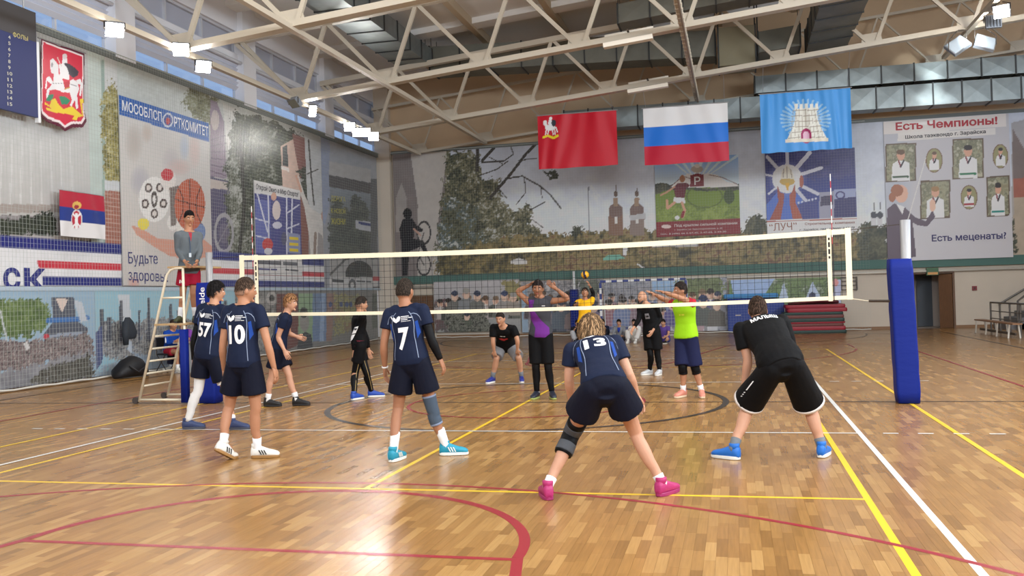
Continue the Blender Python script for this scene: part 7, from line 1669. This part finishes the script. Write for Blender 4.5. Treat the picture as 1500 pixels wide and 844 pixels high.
for p in ([(90, 580), (130, 610), (150, 560), (185, 545), (205, 590), (250, 640), (320, 615), (370, 660), (410, 690), (395, 600), (390, 555), (420, 550), (425, 590), (408, 590), (420, 700), (370, 710), (360, 735), (320, 725), (340, 700), (270, 680), (190, 670), (105, 650), (100, 630), (150, 635), (90, 600)],): s.fill([q(*k) for k in p], (222, 196, 60))
s.build('cloth', M_VINYL, t, folds(.02, 1.5, 0, .4), s.mask(shield))
MB().tube([(XC - .01, lwY(56, 50, XC), atX(56, 55, XC).z), (XC - .01, lwY(126, 75, XC), atX(126, 78, XC).z)], .015, 6).build('hanging_rod', M_POST, t)
# small three colour flag on the netting
s = Sheet('X', XC, lwY(87, 315, XC), lwY(154, 315, XC), atX(120, 348, XC).z, atX(120, 283, XC).z, .016, .018, (200, 200, 200)); h = s.Z.max() - s.Z.min(); f_ = (s.Z - s.Z.min()) / h
s.C[f_ >= .64] = np.array((170, 44, 62)) / 255; s.C[(f_ >= .33) & (f_ < .64)] = np.array((42, 60, 130)) / 255; s.C[f_ < .33] = np.array((216, 214, 214)) / 255
s.ell(113, 322, 8, 15, (206, 204, 206)).ell(113, 322, 6.6, 13, (176, 50, 66)).line([(108, 313), (113, 320), (118, 313)], 2.4, (224, 222, 222)).line([(113, 314), (113, 334)], 4, (224, 222, 222)).line([(108, 332), (113, 326), (118, 332)], 2.2, (224, 222, 222)).ell(113, 301, 6.5, 6, (206, 170, 90)).ell(113, 303, 3.4, 3, (150, 50, 60))
t = thing('flag', 'small red, blue and white flag with crowned eagle crest on the netting', 'flag', (XC, 5, 3)); s.build('cloth', M_VINYL, t, folds(.03, 1.4, 0, 1.2))
MB().tube([(XC - .01, lwY(86, 282, XC), s.Z.max() + .01), (XC - .01, lwY(154, 290, XC), s.Z.max() + .01)], .008, 6).build('hanging_cord', M_POST, t)
# scoreboard
XS = XL + .5
t = thing('foul_board', 'dark blue foul board with yellow title and number column', 'scoreboard', (XS, 1.6, 6.2))
ya, yb = lwY(-60, 90, XS), lwY(54, 90, XS); za, zb_ = atX(30, 166, XS).z, atX(30, 10, XS).z
MB().box((XS - .08, ya, za), (XS, yb, zb_)).build('board', mat('board_blue', rgb(44, 52, 100), .6), t); MB().box((XS - .085, yb, za - .1), (XS + .005, yb + .07, zb_ - .6)).build('light_gap_strip', mat('light_gap_white', rgb(226, 228, 230), .5), t)  # white strip stands in for the bright light gap beside the board
MB().box((XS - .07, ya, zb_ - .62), (XS + .004, yb - .01, zb_)).build('header', mat('board_header', rgb(70, 68, 70), .7), t)
wtext(t, 'ФОЛЫ', (19, 50), (41, 57), 7.5, (196, 184, 120), 'X', XS + .004, .01)
for k in range(12): wtext(t, str(4 + k), (11 if k > 5 else 12, 54 + 8.9 * k), (18 if k > 5 else 15.5, 55 + 8.9 * k), 5, (190, 190, 176), 'X', XS + .004, .02, 'number')
for x in (ya + .3, yb - .3): MB().tube([(XS - .04, x, zb_), (XS - .04, x, 8.9), (XL + .02, x, 8.9)], .02, 8).build('bracket', M_POST, t)

# ------------------------------------------------------------------ safety netting, bag, jacket
M_NETW = mat('netting', rgb(176, 182, 176), .8)
def netting(label, plane, pos, a0, a1, z0, z1, cell, r):
    mb = MB(); na, nz = int((a1 - a0) / cell), int((z1 - z0) / cell)
    for i in range(na + 1):
        a = a0 + i * cell; mb.box((pos - r, a - r, z0), (pos + r, a + r, z1)) if plane == 'X' else mb.box((a - r, pos - r, z0), (a + r, pos + r, z1))
    for j in range(nz + 1):
        z = z0 + j * cell; mb.box((pos - r, a0, z - r), (pos + r, a1, z + r)) if plane == 'X' else mb.box((a0, pos - r, z - r), (a1, pos + r, z + r))
    t = thing('safety_net', label, 'net', (pos, (a0 + a1) / 2, 0) if plane == 'X' else ((a0 + a1) / 2, pos, 0)); mb.build('mesh', M_NETW, t)['kind'] = 'stuff'
    g = (lambda a, z: (pos, a, z)) if plane == 'X' else (lambda a, z: (a, pos, z))
    MB().tube([g(a0 + (a1 - a0) * i / 60, z0 + .02 + .012 * math.sin(i * 2.1)) for i in range(61)], .022, 8).build('bottom_rope', mat('rope_white', rgb(206, 204, 196), .7), t, True)
    MB().tube([g(a0, z1), g(a1, z1)], .012, 6).build('top_rope', M_NETW, t)
netting('pale safety netting hung in front of the long wall banners', 'X', XL + .34, -1.2, 22.4, .03, 7.7, .1, .0017)
netting('pale safety netting hung in front of the end wall banners', 'Y', YF - .72, -10.5, 8.0, .03, 7.7, .1, .0009)
b0 = fl(177, 553); t = thing('sports_bag', 'black slumped sports bag lying at the foot of the banner wall', 'bag', b0); bs = []
bd = Vector((.25, 1, 0)).normalized(); bn = Vector((1, -.25, 0)).normalized(); b0 = Vector((XL + .75, b0.y, 0))
for k, (f_, w, h) in enumerate(((-.5, .05, .1), (-.42, .2, .24), (-.2, .25, .42), (.0, .26, .5), (.16, .25, .44), (.3, .2, .28), (.4, .1, .16), (.45, .04, .07))): bs.append((b0 + bd * f_ + Z * (h / 2 + .01), bn, Z, w, h / 2, .8))
MB().loft(bs, 20).build('bag_body', mat('bag_black', rgb(14, 14, 18), .6, bump=.5, bscale=5), t, True); MB().tube([b0 + bd * -.3 + bn * .27 + Z * .3, b0 + bd * -.1 + bn * .34 + Z * .14, b0 + bd * .2 + bn * .3 + Z * .3], .018, 8).build('strap', BLKP, t, True)
jt = atX(184, 465, XL + .4); t = thing('hanging_jacket', 'dark grey jacket hanging on the netting above the bag', 'jacket', jt)
jl = (atX(184, 505, XL + .4) - jt).length
MB().loft([(jt + Vector((.05, 0, 0)), (0, 1, 0), (1, 0, 0), .07, .04), (jt - Z * .12 + Vector((.06, .02, 0)), (0, 1, 0), (1, 0, 0), .18, .07), (jt - Z * jl * .55 + Vector((.06, .06, 0)), (0, 1, 0), (1, 0, 0), .26, .08), (jt - Z * jl * .75 + Vector((.06, .04, 0)), (0, 1, 0), (1, 0, 0), .24, .07), (jt - Z * jl * .8 + Vector((.06, .04, 0)), (0, 1, 0), (1, 0, 0), .2, .05)], 18).build('jacket_body', cloth('jacket_dark', rgb(52, 56, 62)), t, True)
MB().tube([jt - Z * .1 + Vector((.08, -.12, 0)), jt - Z * jl * .6 + Vector((.1, -.16, 0)), jt - Z * jl + Vector((.08, -.12, 0))], [.07, .08, .06], 10).build('sleeve', cloth('jacket_dark', rgb(52, 56, 62)), t, True)
